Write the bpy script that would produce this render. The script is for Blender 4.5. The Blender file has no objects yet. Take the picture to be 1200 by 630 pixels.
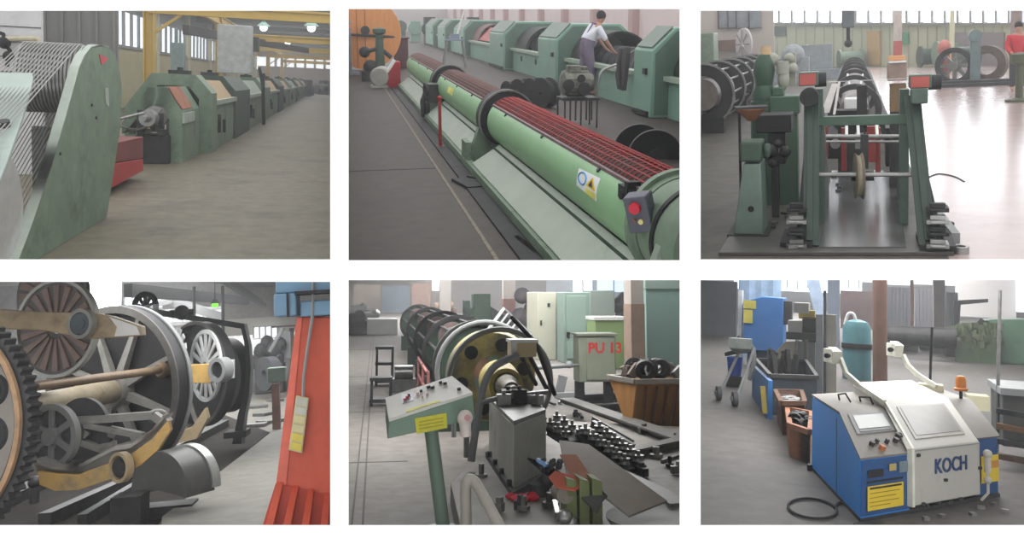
import bpy, bmesh, math, random
from mathutils import Vector, Matrix
V = Vector
SC = bpy.context.scene
COL = SC.collection
# ---------------------------------------------------------------- camera, world, exposure
FOC, CX, CY = 1000.0, 600.0, 215.0          # focal length and principal point in pixels of a 1200 x 630 frame
cam_d = bpy.data.cameras.new('camera'); cam = bpy.data.objects.new('camera', cam_d); COL.objects.link(cam)
cam.rotation_euler = (math.pi/2, 0, 0)
cam_d.sensor_width = 36; cam_d.lens = 36*FOC/1200; cam_d.shift_y = -(315-CY)/1200
cam_d.clip_end = 500; cam_d.clip_start = .05
SC.camera = cam
SC.view_settings.view_transform = 'Standard'; SC.view_settings.look = 'None'
SC.view_settings.gamma = 1; SC.view_settings.use_curve_mapping = False; SC.view_settings.exposure = 0.3
wo = bpy.data.worlds.new('world'); SC.world = wo; wo.use_nodes = True
wo.node_tree.nodes['Background'].inputs[0].default_value = (1.0, 1.0, 1.0, 1)
wo.node_tree.nodes['Background'].inputs[1].default_value = 1.14

# ---------------------------------------------------------------- rooms (each has its own floor plane)
class Room:
    def __init__(s, cx, yh, vpx, h, xl, xr, row):
        s.h = h; s.xl = xl; s.xr = xr; s.row = row
        X = cx-CX; Y = yh-CY
        vy = -(FOC*FOC+X*X)/Y
        u = V((X, FOC, -vy)).normalized()
        if u.z < 0: u = -u
        X2 = vpx-CX
        y = -(FOC*FOC+X*X2)/vy
        w = V((X2, FOC, -y)).normalized()
        r = w.cross(u).normalized()
        s.R = Matrix((r, w, u)).transposed()
        s.W = s.R.to_4x4() @ Matrix.Translation((0, 0, -h))
        s.Wi = s.W.inverted()
        s.cam = V((0, 0, h))
        pl = []
        if xl is not None: pl.append(V((FOC, -(xl-CX), 0)))
        if xr is not None: pl.append(-V((FOC, -(xr-CX), 0)))
        if row == 'top': pl.append(V((0, 317-CY, FOC)))
        else: pl.append(-V((0, 318-CY, FOC)))
        s.planes = pl
    def ray(s, px, py): return s.R.transposed() @ V((px-CX, FOC, CY-py))
    def F(s, px, py, z=0.0):
        d = s.ray(px, py); t = (z-s.h)/d.z; return s.cam+d*t
    def AX(s, px, py, x):
        d = s.ray(px, py); return s.cam+d*(x/d.x)
    def AY(s, px, py, y):
        d = s.ray(px, py); return s.cam+d*(y/d.y)
    def PL(s, px, py, P, n):
        d = s.ray(px, py); return s.cam+d*((P-s.cam).dot(n)/d.dot(n))
    def H(s, P, py):
        a = s.W @ V((P[0], P[1], 0)); u = s.R.col[2]; k = (CY-py)/FOC
        return (k*a.y-a.z)/(u.z-k*u.y)
    def S(s, y): return y/1000.0            # metres per pixel at depth y

# ---------------------------------------------------------------- mesh builder
def basis(a):
    a = V(a).normalized()
    u = V((0, 0, 1)) if abs(a.z) < .95 else V((0, 1, 0))
    u = (u-a*u.dot(a)).normalized()
    return a, u, a.cross(u)
class MB:
    def __init__(s): s.v = []; s.f = []
    def add(s, vs, fs):
        n = len(s.v); s.v += [V(p) for p in vs]; s.f += [tuple(i+n for i in f) for f in fs]; return s
    def hexa(s, p):                          # 4 bottom, 4 top
        return s.add(p, [(0,1,2,3),(7,6,5,4),(0,4,5,1),(1,5,6,2),(2,6,7,3),(3,7,4,0)])
    def box(s, c, d, rz=0, R=None):
        M = R if R is not None else Matrix.Rotation(rz, 3, 'Z')
        hx, hy, hz = d[0]/2, d[1]/2, d[2]/2
        return s.hexa([V(c)+M @ V(q) for q in ((-hx,-hy,-hz),(hx,-hy,-hz),(hx,hy,-hz),(-hx,hy,-hz),(-hx,-hy,hz),(hx,-hy,hz),(hx,hy,hz),(-hx,hy,hz))])
    def b2(s, a, b):
        return s.box([(a[i]+b[i])/2 for i in range(3)], [abs(a[i]-b[i]) for i in range(3)])
    def slab(s, poly, vec):
        n = len(poly); vec = V(vec)
        return s.add([V(p) for p in poly]+[V(p)+vec for p in poly],
                     [tuple(range(n)), tuple(range(2*n-1, n-1, -1))]+[(i, (i+1) % n, (i+1) % n+n, i+n) for i in range(n)])
    def band(s, A, B, vec, closed=False):    # strip between two equal-length outlines, thickened along vec
        n = len(A); m = n if closed else n-1
        for i in range(m):
            j = (i+1) % n
            s.slab([A[i], A[j], B[j], B[i]], vec)
        return s
    def lathe(s, p0, ax, prof, n=24, a0=0, a1=2*math.pi, cap=True):
        a, u, w = basis(ax); full = abs(a1-a0-2*math.pi) < 1e-6; k = n if full else n+1; b = len(s.v); m = len(prof)
        for i in range(k):
            t = a0+(a1-a0)*i/n
            d = u*math.cos(t)+w*math.sin(t)
            for (h, r) in prof: s.v.append(V(p0)+a*h+d*r)
        for i in range(n):
            j = (i+1) % k
            for q in range(m-1): s.f.append((b+i*m+q, b+i*m+q+1, b+j*m+q+1, b+j*m+q))
        if not full and cap:
            s.f.append(tuple(b+q for q in range(m))); s.f.append(tuple(b+n*m+q for q in range(m-1, -1, -1)))
        return s
    def cyl(s, p0, p1, r, r1=None, n=16):
        p0 = V(p0); p1 = V(p1); r1 = r if r1 is None else r1; L = (p1-p0).length
        if L < 1e-6: return s
        a, u, w = basis(p1-p0); b = len(s.v)
        for i in range(n):
            t = 2*math.pi*i/n; d = u*math.cos(t)+w*math.sin(t)
            s.v.append(p0+d*r); s.v.append(p1+d*r1)
        for i in range(n):
            j = (i+1) % n; s.f.append((b+2*i, b+2*i+1, b+2*j+1, b+2*j))
        s.f.append(tuple(b+2*i for i in range(n))); s.f.append(tuple(b+2*i+1 for i in range(n-1, -1, -1)))
        return s
    def ring(s, c, ax, ro, ri, th, n=32, a0=0, a1=2*math.pi):
        return s.lathe(c, ax, [(-th/2, ri), (-th/2, ro), (th/2, ro), (th/2, ri), (-th/2, ri)], n, a0, a1)
    def tube(s, pts, r, n=8, closed=False):
        pts = [V(p) for p in pts]; m = len(pts); b = len(s.v); pu = None
        for i, p in enumerate(pts):
            if closed: t = pts[(i+1) % m]-pts[i-1]
            else: t = pts[min(i+1, m-1)]-pts[max(i-1, 0)]
            t.normalize()
            if pu is None: _, u, _w = basis(t)
            else:
                u = pu-t*pu.dot(t)
                u = u.normalized() if u.length > 1e-5 else basis(t)[1]
            pu = u; w = t.cross(u)
            for k in range(n):
                g = 2*math.pi*k/n; s.v.append(p+(u*math.cos(g)+w*math.sin(g))*r)
        for i in range(m if closed else m-1):
            j = (i+1) % m
            for k in range(n):
                l = (k+1) % n; s.f.append((b+i*n+k, b+i*n+l, b+j*n+l, b+j*n+k))
        if not closed:
            s.f.append(tuple(b+k for k in range(n))); s.f.append(tuple(b+(m-1)*n+k for k in range(n-1, -1, -1)))
        return s
    def bar(s, p0, p1, w, h, up=(0,0,1)):    # rectangular bar
        p0 = V(p0); p1 = V(p1); t = (p1-p0).normalized(); u = V(up); u = u-t*u.dot(t)
        if u.length < 1e-4: u = V((0,1,0))-t*t.y
        u.normalize(); q = t.cross(u)
        c = lambda p: [p-q*w/2-u*h/2, p+q*w/2-u*h/2, p+q*w/2+u*h/2, p-q*w/2+u*h/2]
        return s.hexa(c(p0)+c(p1))
    def ball(s, c, r, n=12, m=8, sq=(1,1,1)):
        b = len(s.v); c = V(c)
        for i in range(1, m):
            ph = math.pi*i/m
            for k in range(n):
                t = 2*math.pi*k/n; s.v.append(c+V((math.sin(ph)*math.cos(t)*sq[0], math.sin(ph)*math.sin(t)*sq[1], math.cos(ph)*sq[2]))*r)
        s.v.append(c+V((0,0,r*sq[2]))); s.v.append(c-V((0,0,r*sq[2]))); T = b+(m-1)*n
        for i in range(m-2):
            for k in range(n):
                l = (k+1) % n; s.f.append((b+i*n+k, b+i*n+l, b+(i+1)*n+l, b+(i+1)*n+k))
        for k in range(n):
            l = (k+1) % n; s.f.append((T, b+l, b+k)); s.f.append((T+1, b+(m-2)*n+k, b+(m-2)*n+l))
        return s
    def gear(s, c, ax, ro, ri, th, teeth, tooth):
        a, u, w = basis(ax); n = teeth*4; b = len(s.v); c = V(c)
        for i in range(n):
            t = 2*math.pi*i/n; d = u*math.cos(t)+w*math.sin(t); R = ro if (i % 4) in (0, 1) else ro-tooth
            s.v += [c-a*th/2+d*ri, c-a*th/2+d*R, c+a*th/2+d*R, c+a*th/2+d*ri]
        for i in range(n):
            j = (i+1) % n
            for q in range(4):
                l = (q+1) % 4; s.f.append((b+i*4+q, b+i*4+l, b+j*4+l, b+j*4+q))
        return s
    def radial(s, c, ax, r0, r1, w, th, n, ph=0, taper=1.0):   # flat spokes
        a, u, v = basis(ax); c = V(c)
        for i in range(n):
            t = ph+2*math.pi*i/n; d = u*math.cos(t)+v*math.sin(t); e = a.cross(d)
            A = [c+d*r0-e*w/2, c+d*r0+e*w/2, c+d*r1+e*w/2*taper, c+d*r1-e*w/2*taper]
            s.hexa([p-a*th/2 for p in A]+[p+a*th/2 for p in A])
        return s
def arc(c, u, w, r, a0, a1, n):
    return [V(c)+V(u)*r*math.cos(a0+(a1-a0)*i/n)+V(w)*r*math.sin(a0+(a1-a0)*i/n) for i in range(n+1)]
def smooth(pts, n=6, closed=False):          # Catmull-Rom
    pts = [V(p) for p in pts]; out = []; m = len(pts)
    for i in range(m if closed else m-1):
        if closed: p0, p1, p2, p3 = pts[i-1], pts[i], pts[(i+1) % m], pts[(i+2) % m]
        else: p0, p1, p2, p3 = pts[max(i-1,0)], pts[i], pts[i+1], pts[min(i+2,m-1)]
        for k in range(n):
            t = k/n; out.append(.5*((2*p1)+(p2-p0)*t+(2*p0-5*p1+4*p2-p3)*t*t+(3*p1-p0-3*p2+p3)*t**3))
    if not closed: out.append(pts[-1])
    return out

def mesh_obj(room, name, mb, mat, L, parent=None, space='r', bevel=0, clip=True, ang=35):
    """L = placement matrix of the thing inside the room; verts in room space ('r') or thing space ('l')."""
    me = bpy.data.meshes.new(name)
    Li = L.inverted(); WL = room.W @ L
    vs = [Li @ p for p in mb.v] if space == 'r' else mb.v
    bm = bmesh.new(); bv = [bm.verts.new(p) for p in vs]
    for f in mb.f:
        if len(set(f)) < 3: continue
        try: bm.faces.new([bv[i] for i in f])
        except ValueError: pass
    bmesh.ops.remove_doubles(bm, verts=bm.verts, dist=1e-6)
    bmesh.ops.recalc_face_normals(bm, faces=bm.faces)
    if clip:
        R3i = WL.to_3x3().inverted(); org = WL.inverted() @ V((0,0,0))
        for n in room.planes:
            ln = (WL.to_3x3().transposed() @ n).normalized()
            if any((v.co-org).dot(ln) < -1e-4 for v in bm.verts):
                g = bm.verts[:]+bm.edges[:]+bm.faces[:]
                r = bmesh.ops.bisect_plane(bm, geom=g, dist=1e-5, plane_co=org, plane_no=ln, clear_inner=True)
                ed = [e for e in r['geom_cut'] if isinstance(e, bmesh.types.BMEdge)]
                try: bmesh.ops.holes_fill(bm, edges=ed, sides=0)
                except Exception: pass
    for f in bm.faces: f.smooth = True
    bm.to_mesh(me); bm.free()
    me.set_sharp_from_angle(angle=math.radians(ang))
    me.materials.append(mat)
    o = bpy.data.objects.new(name, me); COL.objects.link(o)
    if parent is not None: o.parent = parent
    else: o.matrix_world = WL
    if bevel:
        m = o.modifiers.new('bevel', 'BEVEL'); m.width = bevel; m.segments = 2; m.limit_method = 'ANGLE'; m.angle_limit = math.radians(40)
    return o
class Thing:
    def __init__(s, room, name, label, cat, loc, rz=0, group=None):
        s.room = room; s.L = Matrix.Translation(V(loc)) @ Matrix.Rotation(rz, 4, 'Z')
        e = bpy.data.objects.new(name, None); COL.objects.link(e); e.empty_display_size = .1
        e.matrix_world = room.W @ s.L; e['label'] = label; e['category'] = cat
        if group: e['group'] = group
        s.e = e
    def part(s, name, mb, mat, parent=None, space='r', bevel=0, label=None, clip=True, kind=None, ang=35):
        o = mesh_obj(s.room, name, mb, mat, s.L, parent or s.e, space, bevel, clip, ang)
        if label: o['label'] = label
        if kind: o['kind'] = kind
        return o
def single(room, name, label, cat, mb, mat, group=None, bevel=0, kind=None, ang=35):
    lo = V([min(p[i] for p in mb.v) for i in range(3)]); hi = V([max(p[i] for p in mb.v) for i in range(3)])
    L = Matrix.Translation(V(((lo.x+hi.x)/2, (lo.y+hi.y)/2, lo.z)))
    o = mesh_obj(room, name, mb, mat, L, None, 'r', bevel, True, ang)
    o['label'] = label; o['category'] = cat
    if group: o['group'] = group
    if kind: o['kind'] = kind
    return o
def struct(room, name, mb, mat, parent=None, bevel=0):
    o = mesh_obj(room, name, mb, mat, Matrix.Identity(4), parent, 'r', bevel)
    if parent is None: o['kind'] = 'structure'
    return o
def text_mb(txt, P, ex, ez, size, n, th=.004, bold=0.0):
    """letters as solid mesh: P lower left corner, ex reading direction, ez letter up."""
    cu = bpy.data.curves.new('t', 'FONT'); cu.body = txt; cu.size = size; cu.extrude = th; cu.offset = bold; cu.resolution_u = 3
    o = bpy.data.objects.new('t', cu); COL.objects.link(o)
    me = bpy.data.meshes.new_from_object(o)
    m = MB(); ex = V(ex).normalized(); ez = V(ez).normalized(); n = V(n).normalized()
    m.add([V(P)+ex*v.co.x+ez*v.co.y+n*(v.co.z+th) for v in me.vertices], [tuple(p.vertices) for p in me.polygons])
    bpy.data.objects.remove(o); bpy.data.meshes.remove(me); bpy.data.curves.remove(cu)
    return m

# ---------------------------------------------------------------- materials
def lin(c):
    out = []
    for x in c:
        x /= 255.0; out.append(x/12.92 if x <= .04045 else ((x+.055)/1.055)**2.4)
    return out
_m = {}
def M(name, rgb, rough=.6, metal=0.0, var=.25, scale=4.0, grime=None, gs=1.3, gt=.55, bump=.0, emit=None, spec=.4, stretch=None):
    if name in _m: return _m[name]
    m = bpy.data.materials.new(name); m.use_nodes = True; nt = m.node_tree; N = nt.nodes; K = nt.links
    b = N['Principled BSDF']; b.inputs['Roughness'].default_value = rough; b.inputs['Metallic'].default_value = metal
    b.inputs['Specular IOR Level'].default_value = spec
    c = lin(rgb)
    tc = N.new('ShaderNodeTexCoord'); mp = N.new('ShaderNodeMapping'); K.new(tc.outputs['Object'], mp.inputs[0])
    if stretch: mp.inputs['Scale'].default_value = stretch
    no = N.new('ShaderNodeTexNoise'); no.inputs['Scale'].default_value = scale; no.inputs['Detail'].default_value = 7; no.inputs['Roughness'].default_value = .65
    K.new(mp.outputs[0], no.inputs['Vector'])
    cr = N.new('ShaderNodeValToRGB'); cr.color_ramp.elements[0].position = .3; cr.color_ramp.elements[1].position = .72
    cr.color_ramp.elements[0].color = [x*(1-var) for x in c]+[1]; cr.color_ramp.elements[1].color = [min(1, x*(1+var*.8)) for x in c]+[1]
    K.new(no.outputs['Fac'], cr.inputs[0]); out = cr.outputs[0]
    if grime:
        n2 = N.new('ShaderNodeTexNoise'); n2.inputs['Scale'].default_value = gs; n2.inputs['Detail'].default_value = 9; n2.inputs['Roughness'].default_value = .7
        K.new(mp.outputs[0], n2.inputs['Vector'])
        r2 = N.new('ShaderNodeValToRGB'); r2.color_ramp.elements[0].position = gt; r2.color_ramp.elements[1].position = min(1, gt+.14)
        r2.color_ramp.elements[0].color = (0,0,0,1); r2.color_ramp.elements[1].color = (.85,.85,.85,1)
        K.new(n2.outputs['Fac'], r2.inputs[0])
        mx = N.new('ShaderNodeMix'); mx.data_type = 'RGBA'; K.new(r2.outputs[0], mx.inputs['Factor']); K.new(out, mx.inputs['A']); mx.inputs['B'].default_value = lin(grime)+[1]
        out = mx.outputs['Result']
    K.new(out, b.inputs['Base Color'])
    if bump:
        bp = N.new('ShaderNodeBump'); bp.inputs['Strength'].default_value = bump; bp.inputs['Distance'].default_value = .02
        K.new(no.outputs['Fac'], bp.inputs['Height']); K.new(bp.outputs[0], b.inputs['Normal'])
    if emit:
        b.inputs['Emission Color'].default_value = lin(rgb)+[1]; b.inputs['Emission Strength'].default_value = emit
    _m[name] = m; return m
mGreen = M('green_paint', (118,138,118), .5, 0, .22, 5, (82,92,78), 1.6, .55)
mGreenL = M('pale_green_paint', (150,166,150), .5, 0, .12, 3, (100,112,98), 1.5, .6)
mGreenE = M('pale_edge_paint', (172,182,172), .5, 0, .15, 6)  # plate edges and rails, paler than the face green
mGreenD = M('dark_green_paint', (62,82,68), .55, 0, .3, 5, (40,44,40), 2, .55)
mRed = M('red_paint', (160,42,42), .5, 0, .2, 4, (90,40,38), 2, .6)
mSteel = M('worn_steel', (150,150,148), .35, .8, .3, 9)
mSteelD = M('dark_steel', (62,62,62), .5, .35, .4, 7)
mIron = M('cast_iron', (48,48,50), .6, .2, .4, 6)
mBlack = M('black_rubber', (28,28,30), .7, 0, .3, 6)
mWhite = M('white_paint', (225,225,222), .5, 0, .08, 3, (180,176,168), 2, .62)
mGrey = M('grey_paint', (140,142,142), .55, 0, .15, 3, (105,104,100), 1.5, .6)
mYel = M('yellow_paint', (190,160,84), .55, 0, .2, 4, (120,100,62), 2, .6)
mCream = M('cream_paint', (205,200,168), .6, 0, .08, 2, (170,160,128), 1, .62)
mRust = M('rusty_steel', (112,82,62), .75, .1, .35, 7, (70,60,54), 3, .5)
mSky = M('daylight_glass', (238,244,252), .2, 0, 0, 1, emit=1.0)
mLamp = M('lamp_glow', (255,250,240), .3, 0, 0, 1, emit=5)

# ---------------------------------------------------------------- the mounting board with six openings
PAN = [(-60,12,387,304), (408,10,797,305), (821,12,1260,304), (-60,330,387,616), (408,328,797,616), (821,328,1260,616)]
class World0:                                 # identity room for the board
    W = Matrix.Identity(4); planes = []
W0 = World0()
mBoard = M('white_board', (250,250,250), .9, 0, 0, 1, spec=0)
xs = [-400, -60, 387, 408, 797, 821, 1260, 1600]
m = MB()
def bq(x0, y0, x1, y1):
    m.b2(((x0-CX)/1000, 1.0, (CY-y0)/1000), ((x1-CX)/1000, 1.003, (CY-y1)/1000))
bq(-400,-150,1600,10); bq(-400,616,1600,800); bq(387,10,408,616); bq(797,10,821,616)
bq(-400,10,-60,616); bq(1260,10,1600,616)
bq(-60,304,387,330); bq(408,305,797,328); bq(821,304,1260,328)
bq(-60,10,387,12); bq(821,10,1260,12)
o = mesh_obj(W0, 'wall_front', m, mBoard, Matrix.Identity(4)); o['kind'] = 'structure'
mPart = M('divider_paint', (175,175,172), .9, 0, .05, 1, spec=.1)
for nm, px in (('wall_left', 397.5), ('wall_right', 809.0)):
    k = (px-CX)/1000; m = MB(); y0, y1 = 1.01, 125
    P = [(k*y0, y0, .19*y0), (k*y1, y1, .19*y1), (k*y1, y1, -.45*y1), (k*y0, y0, -.45*y0)]
    m.slab([V(p) for p in P], (.004, 0, 0))
    o = mesh_obj(W0, nm, m, mPart, Matrix.Identity(4)); o['kind'] = 'structure'

R1 = Room(194, 86, 388, 1.6, None, 396.5, 'top')
R2 = Room(602, 18, 395, 1.7, 398.5, 808.0, 'top')
R3 = Room(1010, 45, 1003, 1.6, 810.0, None, 'top')
R4 = Room(194, 403, 436, 1.6, None, 396.5, 'bot')
R5 = Room(602, 343, 441, 1.6, 398.5, 808.0, 'bot')
R6 = Room(1010, 343, 1009, 1.6, 810.0, None, 'bot')
def area(room, loc, sx, sy, energy, col=(1,1,1)):  # unseen area lamp added overhead to brighten a hall
    l = bpy.data.lights.new('fill_lamp', 'AREA'); l.shape = 'RECTANGLE'; l.size = sx; l.size_y = sy; l.energy = energy; l.color = col
    o = bpy.data.objects.new('fill_lamp', l); COL.objects.link(o); o.matrix_world = room.W @ Matrix.Translation(V(loc)); return o
def pt(room, y, z): return room.AY(194, 100, y)
area(R4, (R4.AY(230,403,10).x, 10, 2.1), 4, 3, 120)
area(R4, (R4.AY(230,403,20).x, 20, 3.4), 6, 9, 650)
area(R4, (R4.AY(230,403,45).x, 45, 5), 14, 20, 5000)
area(R5, (R5.AY(600,343,10).x, 10, 2.1), 3.4, 3, 150)
area(R5, (R5.AY(600,343,20).x, 20, 3.4), 6, 9, 700)
area(R5, (R5.AY(600,343,50).x, 50, 5), 14, 24, 5500)
area(R6, (R6.AY(1010,343,10).x, 10, 2.0), 3, 3, 130)
area(R6, (R6.AY(1010,343,20).x, 20, 3.4), 6, 9, 650)
area(R6, (R6.AY(1010,343,50).x, 50, 5), 14, 24, 5500)
def floor(room, mat, y0, y1, x0=-90, x1=90, seg=1):
    m = MB(); m.b2((x0, y0, -.06), (x1, y1, 0)); return struct(room, 'floor', m, mat)
def human(room, name, label, loc, J, E, rad, skin_m, root=0):
    """one continuous skinned figure. J joints in room space, E edges, rad radii"""
    t = Thing(room, name, label, 'person', loc)
    return t
def skin(thing, name, J, E, rad, mat, parent=None, sub=1):
    me = bpy.data.meshes.new('s'); Li = thing.L.inverted()
    me.from_pydata([Li @ V(j) for j in J], E, [])
    o = bpy.data.objects.new('s', me); COL.objects.link(o)
    md = o.modifiers.new('k', 'SKIN'); md.use_smooth_shade = True
    for i, r in enumerate(rad):
        d = me.skin_vertices[0].data[i]; d.radius = (r, r) if not isinstance(r, tuple) else r; d.use_root = (i == 0)
    ms = o.modifiers.new('b', 'SUBSURF'); ms.levels = sub; ms.render_levels = sub
    dg = bpy.context.evaluated_depsgraph_get(); dg.update()
    me2 = bpy.data.meshes.new_from_object(o.evaluated_get(dg)); me2.name = name
    bpy.data.objects.remove(o)
    me2.materials.clear(); me2.materials.append(mat)
    ob = bpy.data.objects.new(name, me2); COL.objects.link(ob); ob.parent = parent or thing.e
    return ob

def pbox(m, room, x0, y0, x1, y1, y, d):
    a = room.AY(x0, y1, y); b = room.AY(x1, y0, y); return m.b2((a.x, y, a.z), (b.x, y+d, b.z))
def pfl(m, room, x0, y0, x1, d, py=None, z0=0.0):          # box standing on the floor: pixel x0..x1, top y0, base row py
    P = room.F((x0+x1)/2, py, z0); a = room.AY(x0, py, P.y); b = room.AY(x1, y0, P.y); return m.b2((a.x, P.y, z0), (b.x, P.y+d, b.z))
# ================================================================ picture 1: row of arched stranding housings
mFl1 = M('hall_concrete', (114,107,90), .55, 0, .3, 5, (82,76,64), .9, .52, bump=.15)
floor(R1, mFl1, 4, 118)
r = R1; X1 = -2.38
# hall shell
m = MB(); m.b2((-9.2, 5, 0), (-9, 112, 2.65)); struct(r, 'wall_left', m, M('pale_yellow_wall', (186,178,138), .8, 0, .12, .8))
m = MB(); m.b2((-9.2, 5, 4.25), (-9, 112, 6)); struct(r, 'wall_left', m, mGrey)
k = 0
for y0 in range(28, 108, 10):
    k += 1
    m = MB(); m.b2((-9.15, y0, 2.65), (-9.1, y0+9.2, 4.25)); w = struct(r, 'window_%d' % k, m, mSky)
    m = MB()
    for q in range(7): m.b2((-9.1, y0+q*1.53-.06, 2.65), (-8.98, y0+q*1.53+.1, 4.25))
    m.b2((-9.1, y0, 2.62), (-8.9, y0+9.4, 2.75)); struct(r, 'window_frame', m, mGrey, w)
    m = MB(); m.b2((-9.1, y0+9.2, 0), (-8.8, y0+10, 6)); struct(r, 'trim_%d' % k, m, mCream)
m = MB(); m.b2((-9, 112, 0), (12, 112.3, 3.1)); m.b2((-9, 112, 4.2), (12, 112.3, 8)); struct(r, 'wall_back', m, M('pinkish_wall', (176,160,150), .8, 0, .1, .5))
m = MB(); m.b2((-9, 112.1, 3.1), (12, 112.2, 4.2)); w = struct(r, 'window_9', m, mSky)
m = MB()
for q in range(12): m.b2((-7+q*1.2, 111.9, 3.1), (-6.7+q*1.2, 112.1, 4.2))
struct(r, 'window_frame', m, mCream, w)
m = MB(); m.b2((-9, 34, 5.6), (12, 112, 5.8)); struct(r, 'ceiling', m, M('roof_sheet', (120,118,108), .8, 0, .15, 1))
for i, y in enumerate(range(38, 110, 8)):
    m = MB(); m.bar((-9, y, 5.35), (12, y, 5.35), .25, .45); single(r, 'roof_beam', 'dark grey steel roof beam, number %s from the camera across the hall ceiling' % ['one','two','three','four','five','six','seven','eight','nine'][i], 'beam', m, mSteelD, group='roof beams of the long hall')
# crane frames
mCr = M('crane_yellow', (196,166,84), .55, 0, .15, 2, (150,120,60), 1, .6)
ords = ['nearest', 'second', 'third', 'fourth', 'fifth', 'farthest']
for i, y in enumerate((25.8, 41, 55, 72, 92)):
    t = Thing(r, 'crane_portal', '%s yellow steel crane portal standing behind the green machine row' % ords[i], 'gantry', (-5, y, 0), group='yellow crane portals')
    m = MB()
    m.b2((-5.13, y-.02, 0), (-4.87, y+.02, 4.2)); m.b2((-5.15, y-.13, 0), (-5.11, y+.13, 4.2)); m.b2((-4.89, y-.13, 0), (-4.85, y+.13, 4.2))
    t.part('column', m, mCr, bevel=.01)
    m = MB(); m.b2((-5, y-.1, 3.25), (7, y+.1, 3.31)); m.b2((-5, y-.1, 3.5), (7, y+.1, 3.56)); m.b2((-5, y-.03, 3.31), (7, y+.03, 3.5))
    t.part('girder', m, mCr)
    m = MB(); m.b2((-5.25, y-.2, 0), (-4.75, y+.2, .04)); t.part('base_plate', m, mCr)
    m = MB(); m.bar((-4.9, y, 2.7), (-4.1, y, 3.3), .08, .08, (0,1,0)); t.part('brace', m, mCr)
m = MB(); m.b2((-5.1, 20, 3.9), (-4.9, 104, 4.0)); m.b2((-5.03, 20, 4.0), (-4.97, 104, 4.25)); m.b2((-5.1, 20, 4.25), (-4.9, 104, 4.3))
single(r, 'crane_rail', 'long yellow overhead crane rail running on the portals down the hall', 'rail', m, mCr)
m = MB(); m.bar((-4.7, 30, 3.05), (-1.4, 52, 3.3), .2, .3); m.box((-3.4, 38.5, 3.0), (.7, .7, .6)); m.box((-3.4, 38.5, 2.55), (.1, .1, .5))
single(r, 'overhead_hoist', 'dark greasy hoist trolley hanging among the yellow girders', 'hoist', m, mSteelD)
for px, py, y, lb in ((309,31,60,'pendant lamp left of the two glowing near the roof'), (365,31,52,'brightest pendant lamp above the right side of the aisle'), (337,49,80,'small distant pendant lamp low under the girders')):
    P = r.AY(px, py, y); t = Thing(r, 'pendant_lamp', 'white '+lb, 'lamp', P-V((0,0,.2)), group='pendant lamps of the long hall')
    m = MB(); m.lathe(P, (0,0,1), [(0,.001),(0,.42),(.05,.42),(.3,.12),(.4,.1),(.4,.001)], 16); t.part('lamp_shade', m, M('lamp_shade_green', (150,190,175), .4))
    m = MB(); m.ball(P-V((0,0,.08)), .24); t.part('bulb', m, mLamp)
    m = MB(); m.cyl(P+V((0,0,.4)), (P.x, P.y, 5.6), .02, n=6); t.part('rod', m, mSteelD)
# screens at the left
a = r.AY(50, 80, 16); b = r.AY(138, 80, 16)
m = MB(); m.b2((a.x, 16, 0), (b.x, 16.1, 3.4))
for q in range(5): m.b2((a.x+.05+q*(b.x-a.x-.1)/4-.02, 15.94, 0), (a.x+.05+q*(b.x-a.x-.1)/4+.02, 16, 3.4))
single(r, 'partition_screen', 'tall plain grey partition screen behind the wire sheave machine', 'screen', m, M('screen_grey', (128,128,126), .7, 0, .08, 2))
a = r.AY(-80, 80, 14); b = r.AY(49, 80, 14)
m = MB(); m.b2((a.x, 14, 0), (b.x, 14.1, 3.4))
t = Thing(r, 'wall_panel', 'whitewashed brick panel with pipes at the far left of the first hall', 'panel', ((a.x+b.x)/2, 14, 0)); t.part('panel', m, M('whitewash', (205,205,208), .8, 0, .1, 4))
m = MB()
for q in range(5): z = 1.3+q*.22; m.b2((a.x, 13.985, z), (b.x, 14, z+.012))
t.part('joint', m, mSteelD)
P = lambda px, py: r.AY(px, py, 13.8)
m = MB(); m.tube(smooth([P(-10,46), P(35,45), P(45,47), P(48,58), P(48,82)], 4), .04); t.part('pipe', m, M('cream_pipe', (190,184,160), .5), label='cream elbow pipe')
m = MB(); m.tube([P(-8,36), P(4,40), P(6,52), P(12,60), P(8,78)], .03); m.ball(P(5,50), .09); m.ball(P(10,66), .08); t.part('cable', m, mBlack, label='black cable bundle with valves')
# wire sheave machine
t = Thing(r, 'wire_sheave_machine', 'big green wire drawing capstan housing with rope strands in front left', 'machine', (X1-.3, 8.3, 0))
A = lambda px, py, x=X1: r.AX(px, py, x)
pts = [A(22,303), A(31,280), A(40,255), A(60,195), A(73,150), A(85,108), A(93,78), A(99,65), A(107,55), A(118,52), A(128,55), A(136,66), A(141,85), A(143,108), A(141,150), A(133,205), A(125,252)]
pts[-1].z = 0; pts = pts+[V((X1, 6.95, 0)), V((X1, 7.0, .05))]
m = MB(); m.slab(pts, (-.05, 0, 0)); t.part('side_plate', m, mGreen, bevel=.006)
m = MB(); e = [A(*p) for p in ((20,309),(22,303),(31,280),(40,255),(60,195),(73,150),(85,108),(93,78),(99,65),(107,55),(118,52),(128,55))]
c = V((X1, 9.6, .9))
m.band([p+(p-c).normalized()*.004 for p in e], [p+(c-p).normalized()*.02 for p in e], (-.085, 0, 0)); t.part('edge_flange', m, mGreenE, label='pale edge strip')
P2 = lambda px, py: r.AX(px, py, -3.08)
pn = V((0,-.395,.919)); pp = V((0,9.5,1.5))+pn*.43
P2 = lambda px, py: r.PL(px, py, pp, pn)
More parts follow.
